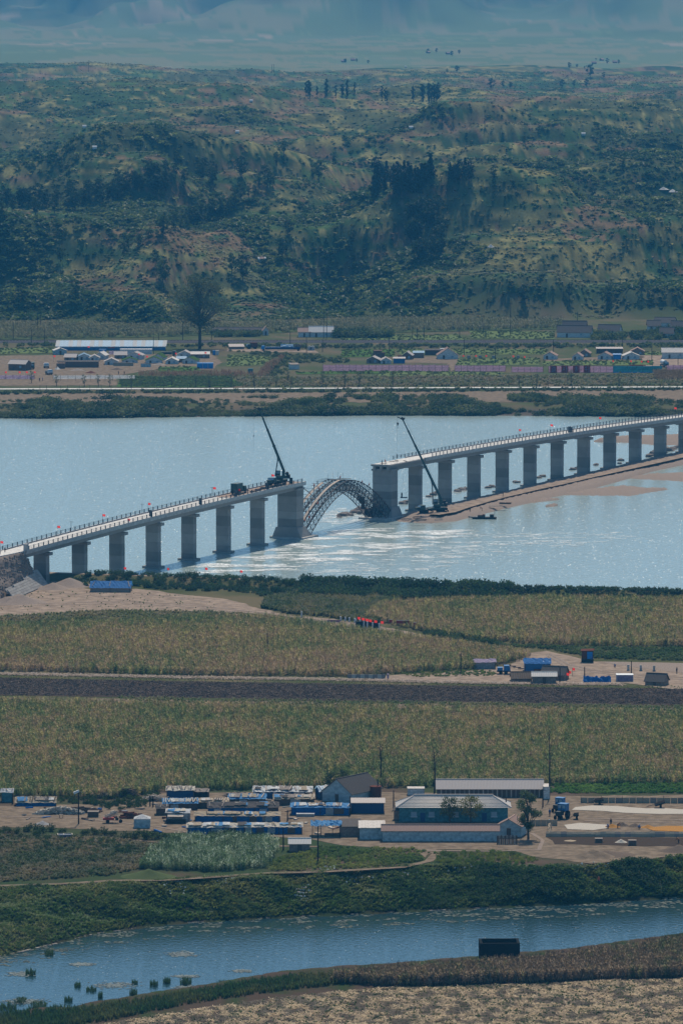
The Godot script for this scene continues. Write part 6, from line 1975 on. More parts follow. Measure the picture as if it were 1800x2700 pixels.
func build_plants():
	var corn := corn_mesh()
	var corn2 := corn_mesh(4, 6)
	var bush := bush_mesh()
	var bush2 := bush_mesh(60, 4, 0.26)
	var tuft := tuft_mesh()
	var reed := tuft_mesh(10, 0.35, 0.05)
	# corn, field by field
	grow("corn_field", "broad green-brown corn field behind the tarp sheds", "corn", corn, mats.leaf, [[-300, 1852], [100, 1858], [500, 1868], [1000, 1876], [1800, 1890], [2100, 1894], [2100, 2064], [1450, 2070], [900, 2080], [430, 2086], [300, 2106], [0, 2100], [-300, 2105]], 0.0, 1.5, 1.9, 2.7, func(x, z): return corn_tint(x, z, 0.10 - 0.14 * sst(-1400, -1330, z), -0.40))
	grow("corn_field", "ripening corn field between the sandy path and the ploughed strip", "corn", corn, mats.leaf, [[-300, 1660], [0, 1655], [300, 1648], [520, 1634], [700, 1634], [860, 1654], [1000, 1676], [1150, 1694], [1240, 1710], [1392, 1728], [1385, 1740], [1250, 1764], [1000, 1778], [930, 1784], [500, 1782], [0, 1770], [-300, 1770]], 0.0, 1.4, 1.9, 2.7, func(x, z): return corn_tint(x, z, 0.42 - 0.5 * sst(-1610, -1650, z), -0.05 - 0.35 * sst(-1560, -1610, z)))
	grow("corn_field", "yellow-brown corn field along the levee and the green strip", "corn", corn, mats.leaf, [[965, 1632], [1000, 1600], [1100, 1592], [1400, 1584], [1800, 1588], [2100, 1588], [2100, 1708], [1800, 1706], [1500, 1704], [1250, 1690], [1130, 1670], [1010, 1642]], 0.0, 1.4, 1.9, 2.7, func(x, z): return corn_tint(x, z, 0.38, -0.22))
	grow("corn_field", "brown dry corn strip on the pond's near bank", "corn", corn, mats.dry_leaf, [[860, 2592], [1000, 2578], [1200, 2564], [1400, 2550], [1600, 2526], [1800, 2496], [2000, 2470], [2000, 2566], [1800, 2576], [1500, 2588], [1200, 2597], [1000, 2601]], -4.6, 3.2, 2.3, 3.1, func(x, z): return corn_tint(x, z, 0.66, 0.46) * 0.66, true)
	grow("silver_corn", "patch of pale silvery-green corn in the garden", "corn", corn2, mats.leaf, [[372, 2292], [400, 2246], [470, 2218], [600, 2212], [700, 2220], [735, 2235], [700, 2288], [560, 2300]], 0.0, 2.0, 1.2, 2.5, func(x, z): return Color(0.50, 0.56, 0.46) if rng.randf() < 0.3 else Color(0.10, 0.16, 0.07) * rng.randf_range(0.6, 1.5))
	grow("dry_corn", "narrow strip of dry reddish corn beside the camp beds", "corn", corn, mats.dry_leaf, [[366, 986], [610, 982], [680, 990], [700, 962], [745, 940], [750, 944], [705, 996], [600, 994], [366, 994]], 0.0, 0.45, 1.4, 2.2, func(x, z): return Color(0.22, 0.12, 0.075) * rng.randf_range(0.7, 1.2))
	grow("dry_corn", "short brown corn strip by the far mauve fence", "corn", corn, mats.dry_leaf, [[1720, 984], [1900, 980], [1900, 1000], [1730, 1002]], 0.0, 1.0, 1.6, 2.4, func(x, z): return Color(0.20, 0.13, 0.07) * rng.randf_range(0.7, 1.2))
	grow("far_corn", "grey-green corn plain under the hills", "corn", corn, mats.leaf, [[-300, 850], [420, 864], [800, 854], [1000, 844], [1300, 848], [1480, 847], [1480, 868], [1240, 872], [1040, 876], [870, 872], [760, 876], [600, 880], [430, 888], [-300, 900]], 0.0, 0.16, 2.4, 3.6, func(x, z): return green_tint(x, z, Color(0.10, 0.12, 0.05), Color(0.20, 0.18, 0.09)), false, 1.6)
	# harvested field
	var straw := straw_mesh()
	var stub := [[-300, 2745], [200, 2712], [600, 2648], [900, 2614], [1000, 2606], [1200, 2602], [1500, 2592], [1800, 2580], [2100, 2570], [2100, 2790], [-300, 2790]]
	grow("straw_litter", "pale straw littering the harvested field", "straw", straw, mats.dry_leaf, stub, -4.6, 2.4, 0.7, 1.4, func(x, z): return Color(0.50, 0.38, 0.235) * (rng.randf_range(0.5, 1.5) if nz2.get_noise_2d(x * 0.25, z * 0.12) > -0.12 else 0.25), true)
	grow("grass", "low green weeds between the straw", "weeds", tuft, mats.leaf, stub, -4.6, 0.55, 0.25, 0.6, func(x, z): return green_tint(x, z, Color(0.045, 0.085, 0.025), Color(0.09, 0.11, 0.04)), true, 1.6)
	# banks of the pond
	grow("reeds", "dark green reeds along the pond's near edge", "reeds", reed, mats.leaf, [[-200, 2720], [0, 2690], [250, 2672], [450, 2640], [640, 2606], [820, 2586], [1000, 2580], [1000, 2600], [800, 2618], [560, 2648], [300, 2700], [0, 2745], [-200, 2760]], -5.5, 3.2, 0.8, 1.7, func(x, z): return green_tint(x, z, Color(0.035, 0.075, 0.028), Color(0.10, 0.11, 0.045)), true)
	var clumps := []
	for v in 3:
		var big := tool()
		for i in 40:
			var a := rng.randf() * TAU
			var r := sqrt(rng.randf())
			var s := rng.randf_range(0.5, 1.3)
			big.append_from(reed, 0, Transform3D(Basis(Vector3.UP, rng.randf() * TAU).scaled(Vector3(s, s, s)), Vector3(cos(a) * r * 1.4, -0.1, sin(a) * r * 2.2)))
		clumps.append(big.commit())
	for q in [[80, 2570, 5.0], [20, 2660, 8.0], [100, 2655, 9.0], [205, 2600, 4.0], [240, 2612, 5.0], [265, 2630, 3.0], [352, 2622, 4.0], [405, 2598, 4.0], [440, 2590, 4.0], [490, 2592, 6.0], [585, 2598, 5.0], [130, 2515, 6.0], [180, 2640, 4.0], [355, 2593, 3.0], [55, 2640, 6.0], [150, 2665, 7.0]]:
		var o := put(self, "reed_clump", clumps[rng.randi() % 3], leaf_of("reed_leaf", Color(0.045, 0.085, 0.035)), P(q[0], q[1], POND))
		o.scale = Vector3(q[2] / 6.5, rng.randf_range(0.8, 1.5), q[2] / 5.0)
		tag(o, "small clump of reeds standing in the pond", "reeds", "reed clumps in the pond")
	var bank := [[-300, 2345], [0, 2340], [300, 2328], [520, 2316], [800, 2302], [1050, 2286], [1300, 2278], [1500, 2288], [1650, 2272], [1800, 2262], [2100, 2250]]
	var shore := [[2100, 2348], [1800, 2364], [1500, 2382], [1200, 2396], [900, 2410], [650, 2422], [450, 2434], [250, 2460], [130, 2488], [0, 2518], [-300, 2540]]
	# the slope: sampled between its top line and the shore
	var pl := []
	var cs := PackedColorArray()
	var pl2 := []
	var cs2 := PackedColorArray()
	for i in int(23000 * quality):
		var px := rng.randf_range(-300, 2100)
		var t := rng.randf()
		var d := lerpf(at_line("pond_far", px) + 0.3, at_line("slope_top", px) - 0.5, t)
		var x := (px - 900.0) * (d * ct + 206.0 * sn) / F
		var p := Vector3(x, land(x, d), -d)
		var wild := nz.get_noise_2d(x * 0.05 + 7.0, d * 0.09) + 0.35 * sst(1000, 1300, px)
		if wild > 0.16 and rng.randf() < 0.36:
			var s := rng.randf_range(0.3, 0.75) * (1.0 + 0.55 * sst(1050, 1350, px))
			pl2.append(Transform3D(Basis(Vector3.UP, rng.randf() * TAU).scaled(Vector3(s * 1.2, s, s * 1.2)), p - Vector3(0, 0.1, 0)))
			cs2.append(green_tint(x, -d, Color(0.032, 0.066, 0.020), Color(0.10, 0.15, 0.042)))
		else:
			var s := rng.randf_range(0.3, 0.75)
			pl.append(Transform3D(Basis(Vector3.UP, rng.randf() * TAU).scaled(Vector3(s * 2.0, s, s * 2.0)), p))
			cs.append(green_tint(x, -d, Color(0.075, 0.14, 0.032), Color(0.17, 0.18, 0.06)))
	many("grass", "rough grass on the slope down to the pond", "grass", tuft, mats.leaf, pl, cs)
	many("undergrowth", "dark leafy scrub on the slope above the pond", "scrub", bush, mats.leaf, pl2, cs2)
	# litter on the slope and a pale strandline
	var lt := []
	var lc := PackedColorArray()
	for q in [[465, 2338, 40, 30], [590, 2332, 24, 16], [930, 2322, 60, 22], [1070, 2310, 40, 14], [1230, 2300, 50, 20], [1570, 2290, 60, 16], [800, 2360, 20, 60], [870, 2296, 20, 12]]:
		for i in int(q[3]):
			var g := G_near(q[0] + rng.randfn() * q[2] * 0.5, q[1] + rng.randfn() * 9.0)
			lt.append(Transform3D(Basis.from_euler(Vector3(rng.randf(), rng.randf() * 6, rng.randf())).scaled(Vector3.ONE * rng.randf_range(0.12, 0.35)), g + Vector3(0, 0.3, 0)))
			lc.append([Color(0.6, 0.6, 0.58), Color(0.45, 0.5, 0.55), Color(0.5, 0.4, 0.35)][rng.randi() % 3])
	for i in 420:
		var px := rng.randf_range(0, 1800)
		if nz2.get_noise_2d(px * 0.01, 4.0) < -0.15: continue
		var d := at_line("pond_far", px) + rng.randf_range(-0.3, 0.5)
		lt.append(Transform3D(Basis(Vector3.UP, rng.randf() * 0.4).scaled(Vector3(rng.randf_range(0.4, 1.8), 0.15, 0.35)), Vector3((px - 900.0) * (d * ct + 210.0 * sn) / F, POND + 0.08, -d)))
		lc.append(Color(0.42, 0.36, 0.31) * rng.randf_range(0.7, 1.2))
	many("shore_litter", "pale scraps and stones scattered on the pond slope", "litter", boxm(Vector3(1, 1, 1)), mats.dry_leaf, lt, lc)
	# floating leaves on the pond
	var fl := []
	var fc := PackedColorArray()
	var pad := cylm(0.5, 0.5, 0.03, 7)
	for i in int(9000 * quality):
		var px := rng.randf_range(-100, 1900)
		var off := pow(rng.randf(), 0.8) * 16.0
		var d := at_line("pond_far", px) - off
		var x := (px - 900.0) * (d * ct + 210.0 * sn) / F
		if nz.get_noise_2d(x * 0.10, d * 0.16) + 0.5 * nz2.get_noise_2d(x * 0.6, d * 0.5) < 0.10 + 0.015 * off - 0.12 * sst(950, 1250, px): continue
		var s := rng.randf_range(0.15, 0.5)
		fl.append(Transform3D(Basis(Vector3.UP, rng.randf() * TAU).scaled(Vector3(s * 1.8, 1, s)), Vector3(x, POND + 0.03, -d)))
		fc.append(Color(0.13, 0.15, 0.12) * rng.randf_range(0.6, 1.5))
	for q in [[215, 2542, 34, 5], [55, 2568, 34, 7], [480, 2516, 40, 8], [500, 2606, 50, 9], [300, 2598, 60, 9], [60, 2640, 60, 8], [490, 2574, 36, 4], [640, 2560, 26, 4]]:
		for i in int(260 * quality):
			var p := P(q[0] + rng.randfn() * q[2] * 0.42, q[1] + rng.randfn() * q[3] * 0.4, POND + 0.03)
			var s := rng.randf_range(0.15, 0.45)
			fl.append(Transform3D(Basis(Vector3.UP, rng.randf() * TAU).scaled(Vector3(s * 1.8, 1, s)), p))
			fc.append(Color(0.20, 0.24, 0.24) * rng.randf_range(0.7, 1.3))
	many("water_leaves", "floating leaves in rafts on the pond", "pond weed", pad, mats.leaf, fl, fc)
	# gardens and yards
	var g1 := func(x, z): return green_tint(x, z, Color(0.07, 0.12, 0.025), Color(0.17, 0.19, 0.05))
	grow("garden_crops", "yellow-green bean rows beside the tile hut", "crops", bush2, mats.leaf, [[735, 2262], [830, 2240], [1000, 2246], [1120, 2256], [1110, 2272], [1000, 2286], [850, 2294], [720, 2298], [705, 2284]], 0.0, 1.3, 0.35, 0.75, g1)
	grow("garden_crops", "bright green low crop strip behind the threshing yard", "crops", bush2, mats.leaf, [[1450, 2070], [2000, 2064], [2000, 2090], [1800, 2092], [1450, 2092]], 0.0, 1.3, 0.4, 0.75, func(x, z): return green_tint(x, z, Color(0.05, 0.13, 0.022), Color(0.11, 0.20, 0.04)))
	grow("garden_crops", "low green beds behind the dark wall clearing", "crops", bush2, mats.leaf, [[840, 2234], [1090, 2238], [1130, 2250], [840, 2246]], 0.0, 0.8, 0.35, 0.7, g1)
	grow("grass", "rough weeds and dry stems of the garden west of the pale corn", "weeds", tuft, mats.leaf, [[-300, 2200], [140, 2206], [330, 2214], [400, 2230], [372, 2290], [280, 2310], [0, 2326], [-300, 2330]], 0.0, 2.4, 0.35, 1.0, func(x, z): return green_tint(x, z, Color(0.04, 0.07, 0.022), Color(0.19, 0.15, 0.09)), false, 1.7)
	grow("undergrowth", "dark leafy weeds round the garden plots", "scrub", bush, mats.leaf, [[-300, 2190], [60, 2196], [240, 2210], [380, 2226], [340, 2260], [200, 2250], [0, 2236], [-300, 2236]], 0.0, 0.28, 0.35, 0.9, func(x, z): return green_tint(x, z, Color(0.025, 0.05, 0.02), Color(0.055, 0.085, 0.03)))
	grow("undergrowth", "dark weeds between the corn and the wood piles", "scrub", bush, mats.leaf, [[150, 2106], [330, 2092], [420, 2094], [400, 2126], [300, 2138], [250, 2124], [160, 2116]], 0.0, 0.5, 0.35, 0.9, func(x, z): return green_tint(x, z, Color(0.025, 0.05, 0.02), Color(0.05, 0.08, 0.03)))
	grow("undergrowth", "weeds along the garden side of the yard and path", "scrub", bush, mats.leaf, [[1140, 2250], [1330, 2246], [1420, 2268], [1380, 2280], [1160, 2284]], 0.0, 0.6, 0.3, 0.8, g1)
	var shrub_rows := [[20, 2196, 2.2], [45, 2198, 2.0], [75, 2192, 2.4], [105, 2196, 2.6], [135, 2192, 2.2], [165, 2198, 2.0], [225, 2202, 2.2], [250, 2200, 2.5], [275, 2202, 2.4], [298, 2204, 2.0], [330, 2214, 2.3], [358, 2212, 2.7], [386, 2214, 2.9], [412, 2212, 2.8], [438, 2214, 2.6], [460, 2216, 2.2], [520, 2212, 2.0], [560, 2208, 2.2], [590, 2206, 2.4], [630, 2208, 2.0], [660, 2212, 1.6], [700, 2214, 1.6]]
	var bm := bush_mesh(320, 9, 0.13)
	var src: Node3D = null
	for q in shrub_rows:
		if src == null:
			src = thing("shrub", "dark rounded shrub in the row between yard and garden", "shrub", P(q[0], q[1]), 0.0, "shrubs between yard and garden")
			var f := put(src, "foliage", bm, leaf_of("shrub_leaf", Color(0.035, 0.058, 0.024)))
			put(src, "stem", cylm(0.06, 0.04, 0.6, 6), mats.bark, Vector3(0, 0.3, 0))
			src.scale = Vector3.ONE * q[2] * 0.62
		else: copy(src, P(q[0], q[1]), rng.randf() * TAU, "", "", q[2] * rng.randf_range(0.55, 0.7))
	# strips between fields
	var g2 := func(x, z): return green_tint(x, z, Color(0.09, 0.13, 0.05), Color(0.20, 0.19, 0.10))
	grow("grass", "pale grass tufts on the track beside the ploughed strip", "grass", tuft, mats.leaf, [[300, 1838], [900, 1848], [1800, 1862], [2000, 1864], [2000, 1878], [1800, 1876], [900, 1862], [350, 1850]], 0.0, 0.9, 0.4, 0.9, g2, false, 1.6)
	grow("grass", "green grass verge above the ploughed strip", "grass", tuft, mats.leaf, [[-300, 1778], [900, 1792], [1400, 1804], [2000, 1812], [2000, 1820], [1000, 1810], [400, 1798], [-300, 1786]], 0.0, 0.7, 0.2, 0.5, g2, false, 1.6)
	grow("straw_litter", "line of pale cut stalks along the ploughed strip", "straw", straw, mats.dry_leaf, [[-300, 1772], [0, 1774], [500, 1784], [930, 1790], [1240, 1798], [1520, 1802], [1640, 1802], [1640, 1808], [1240, 1804], [930, 1796], [500, 1790], [0, 1780], [-300, 1778]], 0.0, 3.0, 1.0, 1.8, func(x, z): return Color(0.40, 0.31, 0.25) * rng.randf_range(0.6, 1.2))
	var clod := tool()
	for i in 5: box(clod, Vector3(rng.randf_range(-0.6, 0.6), 0.03, rng.randf_range(-0.6, 0.6)), Vector3(0.5, 0.25, 0.35) * rng.randf_range(0.5, 1.2), Basis.from_euler(Vector3(rng.randf(), rng.randf() * 6, rng.randf())))
	grow("soil_clods", "dark turned clods on the ploughed strip", "soil", done(clod), leaf_of("clod", Color(1, 1, 1), "clod_base"), [[-300, 1786], [0, 1788], [500, 1798], [1000, 1806], [1500, 1814], [2100, 1820], [2100, 1860], [1800, 1858], [1300, 1850], [900, 1846], [400, 1836], [0, 1832], [-300, 1830]], 0.05, 1.6, 0.35, 0.9, func(x, z): return Color(0.088, 0.066, 0.050) * rng.randf_range(0.6, 1.4))
	grow("straw_litter", "thin scatter of straw over the ploughed strip", "straw", straw, mats.dry_leaf, [[-300, 1790], [500, 1802], [1500, 1818], [2000, 1824], [2000, 1852], [900, 1840], [-300, 1826]], 0.05, 0.10, 0.4, 0.8, func(x, z): return Color(0.30, 0.23, 0.18) * rng.randf_range(0.5, 1.2))
	grow("grass", "sparse weeds on the sandy lot", "grass", tuft, mats.leaf, [[-200, 1580], [100, 1560], [400, 1560], [600, 1590], [560, 1608], [300, 1604], [-200, 1620]], 0.05, 0.06, 0.2, 0.6, g2, false, 2.0)
	grow("green_crop", "green crop strip between brown corn and dirt lot", "crops", bush2, mats.leaf, [[1120, 1684], [1250, 1696], [1500, 1708], [2000, 1712], [2000, 1746], [1570, 1738], [1500, 1724], [1440, 1712], [1250, 1702]], 0.0, 0.8, 0.5, 0.95, func(x, z): return green_tint(x, z, Color(0.05, 0.09, 0.03), Color(0.09, 0.12, 0.05)))
	grow("garden_crops", "small green bed by the purple-sheeted shed", "crops", bush2, mats.leaf, [[1040, 1776], [1200, 1764], [1310, 1772], [1300, 1782], [1100, 1786]], 0.0, 0.9, 0.3, 0.55, g1)
	grow("grass", "dry meadow grass beside the sandy lot", "grass", tuft, mats.leaf, [[-300, 1628], [0, 1624], [300, 1608], [560, 1612], [660, 1620], [520, 1634], [300, 1648], [0, 1655], [-300, 1660]], 0.0, 0.9, 0.4, 1.0, func(x, z): return green_tint(x, z, Color(0.12, 0.14, 0.05), Color(0.22, 0.18, 0.10)), false, 1.8)
	grow("grass", "tall grey-green grass between path and levee", "grass", tuft, mats.leaf, [[690, 1604], [700, 1580], [800, 1560], [1080, 1576], [1000, 1600], [960, 1630], [1000, 1646], [880, 1630], [760, 1618]], 0.0, 1.6, 0.8, 1.9, func(x, z): return green_tint(x, z, Color(0.07, 0.10, 0.04), Color(0.17, 0.15, 0.075)), false, 1.3)
	grow("undergrowth", "low bushes beside the sandy path", "scrub", bush, mats.leaf, [[690, 1602], [720, 1584], [860, 1600], [1000, 1630], [1010, 1644], [870, 1626], [760, 1614]], 0.0, 0.22, 0.6, 1.3, func(x, z): return green_tint(x, z, Color(0.04, 0.07, 0.03), Color(0.08, 0.11, 0.045)))
	grow("undergrowth", "low bushes along the path beside the green strip", "scrub", bush, mats.leaf, [[1120, 1668], [1200, 1672], [1280, 1690], [1330, 1704], [1240, 1698], [1120, 1678]], 0.0, 0.5, 0.7, 1.4, func(x, z): return green_tint(x, z, Color(0.04, 0.07, 0.03), Color(0.08, 0.11, 0.045)))
	# levee scrub
	var lv := func(x, z): return green_tint(x, z, Color(0.022, 0.048, 0.028), Color(0.05, 0.085, 0.040))
	grow("undergrowth", "tall dark scrub thicket along the levee", "scrub", bush, mats.leaf, [[790, 1552], [830, 1536], [1000, 1548], [1300, 1556], [1350, 1562], [1320, 1578], [1150, 1582], [950, 1578], [800, 1572]], 0.0, 0.45, 1.0, 2.3, lv, true, 1.0, 0.1)
	grow("undergrowth", "dark scrub on the levee beside the sandy lot", "scrub", bush, mats.leaf, [[180, 1536], [260, 1524], [640, 1536], [800, 1548], [800, 1574], [690, 1572], [640, 1562], [430, 1556], [350, 1546], [200, 1548]], 0.0, 0.26, 0.6, 1.5, lv, true, 1.0, 0.1)
	grow("undergrowth", "low dark growth on the bare levee face", "scrub", bush2, mats.leaf, [[1300, 1556], [1800, 1566], [2100, 1570], [2100, 1586], [1800, 1584], [1340, 1578]], 0.0, 0.55, 0.6, 1.2, lv, true, 1.0, 0.1)
	grow("grass", "sparse green tufts along the levee top", "grass", tuft, mats.leaf, [[1000, 1538], [1300, 1546], [1800, 1555], [2100, 1560], [2100, 1562], [1800, 1559], [1300, 1550], [1000, 1542]], 1.6, 0.8, 0.5, 1.4, lv, false, 1.5)
	# far shore thicket
	var fsh := func(x, z): return green_tint(x, z, Color(0.035, 0.060, 0.032), Color(0.11, 0.13, 0.060))
	for q in [[0.0, 9.0, 0.42, 1.3, 2.9], [7.0, 60.0, 0.10, 1.0, 2.4]]:
		var pf := []
		var cf := PackedColorArray()
		for i in int(560.0 * (q[1] - q[0]) * q[2] * quality):
			var px := rng.randf_range(-300, 2100)
			var d := at_line("far_shore", px) + rng.randf_range(q[0], q[1])
			var x := (px - 900.0) * (d * ct + 203.0 * sn) / F
			if nz.get_noise_2d(x * 0.02, d * 0.03) < (-0.5 if q[0] < 1.0 else -0.12): continue
			var s: float = rng.randf_range(q[3], q[4]) * (0.75 + 0.5 * nz2.get_noise_2d(x * 0.03, 1.0))
			pf.append(Transform3D(Basis(Vector3.UP, rng.randf() * TAU).scaled(Vector3(s * 1.3, s, s * 1.3)), Vector3(x, land(x, d) - 0.2, -d)))
			cf.append(fsh.call(x, -d))
		many("undergrowth", "dense willow scrub at the water of the far shore" if q[0] < 1.0 else "scrub and grass behind the far shore thicket", "scrub", bush, mats.leaf, pf, cf)
	grow("undergrowth", "scrub patch on the bare field by the far shore", "scrub", bush, mats.leaf, [[1340, 1050], [1400, 1046], [1440, 1052], [1440, 1060], [1350, 1060]], 0.0, 0.4, 1.0, 2.2, fsh)
	grow("undergrowth", "hedge of low scrub along the pale road", "scrub", bush2, mats.leaf, [[-100, 1034], [600, 1031], [1200, 1028], [1900, 1025], [1900, 1030], [1200, 1034], [600, 1037], [-100, 1042]], 0.0, 0.16, 0.7, 1.6, fsh)
	grow("grass", "dry grass between the fences and the pale road", "grass", tuft, mats.leaf, [[620, 996], [1200, 992], [1800, 986], [1900, 986], [1900, 1016], [1200, 1018], [640, 1020]], 0.0, 0.35, 0.6, 1.4, func(x, z): return green_tint(x, z, Color(0.10, 0.12, 0.05), Color(0.19, 0.15, 0.09)), false, 2.0)
	grow("undergrowth", "dark hedge along the railway bank", "scrub", bush2, mats.leaf, [[-100, 908], [140, 908], [500, 912], [560, 908], [830, 912], [1200, 910], [1900, 908], [1900, 918], [1200, 918], [840, 920], [560, 916], [-100, 914]], 0.0, 0.075, 1.0, 2.0, fsh)
	grow("undergrowth", "dark hedge before the long low house", "scrub", bush, mats.leaf, [[566, 880], [690, 880], [690, 888], [566, 890]], 0.0, 0.2, 1.2, 2.2, fsh)
	grow("undergrowth", "tall hedge beside the pale tile house", "scrub", bush, mats.leaf, [[880, 884], [960, 882], [1034, 884], [1034, 892], [880, 892]], 0.0, 0.22, 1.8, 3.4, fsh)
	grow("undergrowth", "garden bushes round the dark-roofed houses", "scrub", bush, mats.leaf, [[1560, 884], [1900, 862], [1900, 900], [1560, 898]], 0.0, 0.05, 1.2, 3.0, fsh)
	grow("undergrowth", "weedy bank between striped field and white hut", "scrub", bush2, mats.leaf, [[600, 926], [760, 932], [930, 948], [920, 958], [780, 958], [740, 990], [700, 1000], [720, 960], [740, 946]], 0.0, 0.10, 0.7, 1.6, fsh)
	grow("green_crop", "leafy crop rows before the camp and the pale road", "crops", bush2, mats.leaf, [[320, 996], [600, 994], [640, 1016], [600, 1020], [312, 1020]], 0.0, 0.3, 0.6, 1.1, func(x, z): return green_tint(x, z, Color(0.05, 0.09, 0.035), Color(0.09, 0.13, 0.05)))
	for q in crop_plots:
		grow("crop_rows", "low green crop rows in a garden plot of the far bank", "crops", bush2, mats.leaf, q, 0.1, 0.12, 0.45, 0.9, func(x, z): return green_tint(x * 2.0, z * 2.0, Color(0.055, 0.090, 0.034), Color(0.105, 0.125, 0.052)))
	# broken water: foam streaks below the piers
	var fm := tool()
	for i in 7: quad(fm, Vector3(-1 + i * 0.3, 0, 0.2 * sin(i * 1.7)), Vector3(-1 + i * 0.3, 0, -0.2 + 0.2 * sin(i * 1.7)), Vector3(-0.66 + i * 0.3, 0, -0.16 + 0.2 * sin(i * 1.7 + 1.7)), Vector3(-0.66 + i * 0.3, 0, 0.12 + 0.2 * sin(i * 1.7 + 1.7)))
	var foam := done(fm)
	var fp := []
	var fcs := PackedColorArray()
	for q in [[[[480, 1500], [620, 1470], [760, 1436], [860, 1400], [1000, 1392], [1200, 1394], [1260, 1402], [1120, 1440], [900, 1480], [700, 1508], [520, 1512]], 1.1, 1.0], [[[640, 1500], [900, 1450], [1250, 1404], [1600, 1400], [1700, 1412], [1200, 1490], [1000, 1520], [800, 1520]], 0.22, 1.0], [[[850, 1352], [900, 1340], [960, 1360], [990, 1372], [900, 1384], [848, 1376]], 0.5, 0.8], [[[1070, 1310], [1180, 1296], [1240, 1280], [1300, 1280], [1180, 1310], [1080, 1336]], 0.10, 0.8], [[[0, 1470], [250, 1440], [600, 1380], [1000, 1330], [1500, 1200], [1560, 1110], [0, 1110]], 0.0012, 0.6]]:
		for p in poly_points(q[0], WATER, q[1]):
			if nz.get_noise_2d(p.x * 0.03, p.y * 0.06) + 0.6 * nz2.get_noise_2d(p.x * 0.1, p.y * 0.16) < 0.06 and q[2] == 1.0: continue
			var s: float = rng.randf_range(0.2, 0.95) * q[2]
			fp.append(Transform3D(Basis(Vector3.UP, rng.randf_range(-0.3, 0.3)).scaled(Vector3(s * 2.2, 1, s * rng.randf_range(0.8, 2.6))), Vector3(p.x, WATER + 0.05 + rng.randf() * 0.05, p.y)))
			fcs.append(Color(1, 1, 1) * rng.randf_range(0.5, 1.0))
	mats.foam.vertex_color_use_as_albedo = true
	# wavelets: small ridges of water that catch the sun here and there
	var wv := tool()
	for i in 4:
		var x0 := -0.5 + i * 0.25
		var h0 := 0.11 * sin(PI * i / 4.0)
		var h1 := 0.11 * sin(PI * (i + 1) / 4.0)
		quad(wv, Vector3(x0, 0, 0.25), Vector3(x0, h0, 0), Vector3(x0 + 0.25, h1, 0), Vector3(x0 + 0.25, 0, 0.25))
		quad(wv, Vector3(x0, h0, 0), Vector3(x0, 0, -0.25), Vector3(x0 + 0.25, 0, -0.25), Vector3(x0 + 0.25, h1, 0))
	var wave := done(wv)
	var glint: StandardMaterial3D = mats.river.duplicate()
	glint.normal_enabled = false
	glint.roughness = 0.42
	for q in [[[[-100, 1470], [300, 1480], [760, 1430], [1000, 1370], [1040, 1300], [1500, 1200], [1900, 1130], [1900, 1112], [-100, 1116]], WATER, 0.035, "small sunlit wavelets over the open river"], [[[400, 1510], [900, 1440], [1300, 1380], [1500, 1320], [1900, 1300], [1900, 1540], [1300, 1535], [700, 1518]], WATER, 0.07, "small sunlit wavelets below the bridge"], [[[0, 2540], [300, 2480], [900, 2440], [1800, 2400], [1800, 2470], [1000, 2545], [500, 2590], [0, 2650]], POND, 0.10, "small sunlit wavelets on the pond"]]:
		var wp := []
		var wc := PackedColorArray()
		for p in poly_points(q[0], q[1], q[2]):
			var s := rng.randf_range(0.15, 0.5) if q[1] == WATER else rng.randf_range(0.08, 0.22)
			wp.append(Transform3D(Basis(Vector3.UP, rng.randf_range(-0.35, 0.35)).scaled(Vector3(s, s * rng.randf_range(0.4, 1.6), s)), Vector3(p.x, q[1] - 0.004, p.y)))
			wc.append(Color.WHITE)
		many("ripples", q[3], "ripples", wave, glint, wp, wc)
	many("foam", "white foam streaks of the rapids below the bridge", "foam", foam, mats.foam, fp, fcs)

func G_near(px: float, py: float) -> Vector3:
	var r := ray(px, py)
	var t := 1000.0
	var p := EYE
	while t < 1400.0:
		p = EYE + r * t
		if p.y < land(p.x, -p.z): break
		t += 1.0
	p.y = land(p.x, -p.z)
	return p

func leaf_of(key: String, c: Color, material := "leaf") -> StandardMaterial3D:
	if mats.has(key): return mats[key]
	var m: StandardMaterial3D = mats[material].duplicate()
	m.albedo_color = c.linear_to_srgb()
	m.resource_name = key
	mats[key] = m
	return m

# ------------------------------------------------------------------ trees
# broad crown: limbs and leaf clumps; tall metres, wide metres
func tree_parts(tall: float, wide: float, clear: float, n: int, size: float, clumps := 14, slim := 0.5) -> Array:
	var tr := tool()
	var cr := tool()
	var r0 := tall * 0.022 + 0.05
	var top := Vector3(rng.randf_range(-0.03, 0.03) * tall, tall * 0.72, 0)
	bar(tr, Vector3(0, -0.3, 0), Vector3(top.x * 0.5, tall * clear, 0), r0 * 2.0, r0 * 1.5, 8)
	bar(tr, Vector3(top.x * 0.5, tall * clear, 0), top, r0 * 1.5, r0 * 0.5, 6)
	for k in clumps:
		var a := TAU * k / clumps * 2.4 + rng.randf()
		var h := lerpf(clear * 0.95, 0.93, pow((k + 0.5) / clumps, 0.9))
		var belly := sin(PI * clampf((h - clear * 0.7) / (1.05 - clear * 0.7), 0.05, 0.98))
		var d := wide / 2.0 * belly * rng.randf_range(0.35, 0.85)
		var c := Vector3(cos(a) * d + top.x * h, tall * h, sin(a) * d)
		bar(tr, Vector3(top.x * 0.5, tall * maxf(clear * 0.85, h - 0.28), 0), c, r0 * 0.7, r0 * 0.15, 4)
		var r := wide * rng.randf_range(0.14, 0.24) * (0.8 if clumps > 30 else 1.0)
		blob_leaves(cr, c, Vector3(r, r * 0.85, r), n / clumps, size, 0.35)
	return [done(tr), done(cr)]

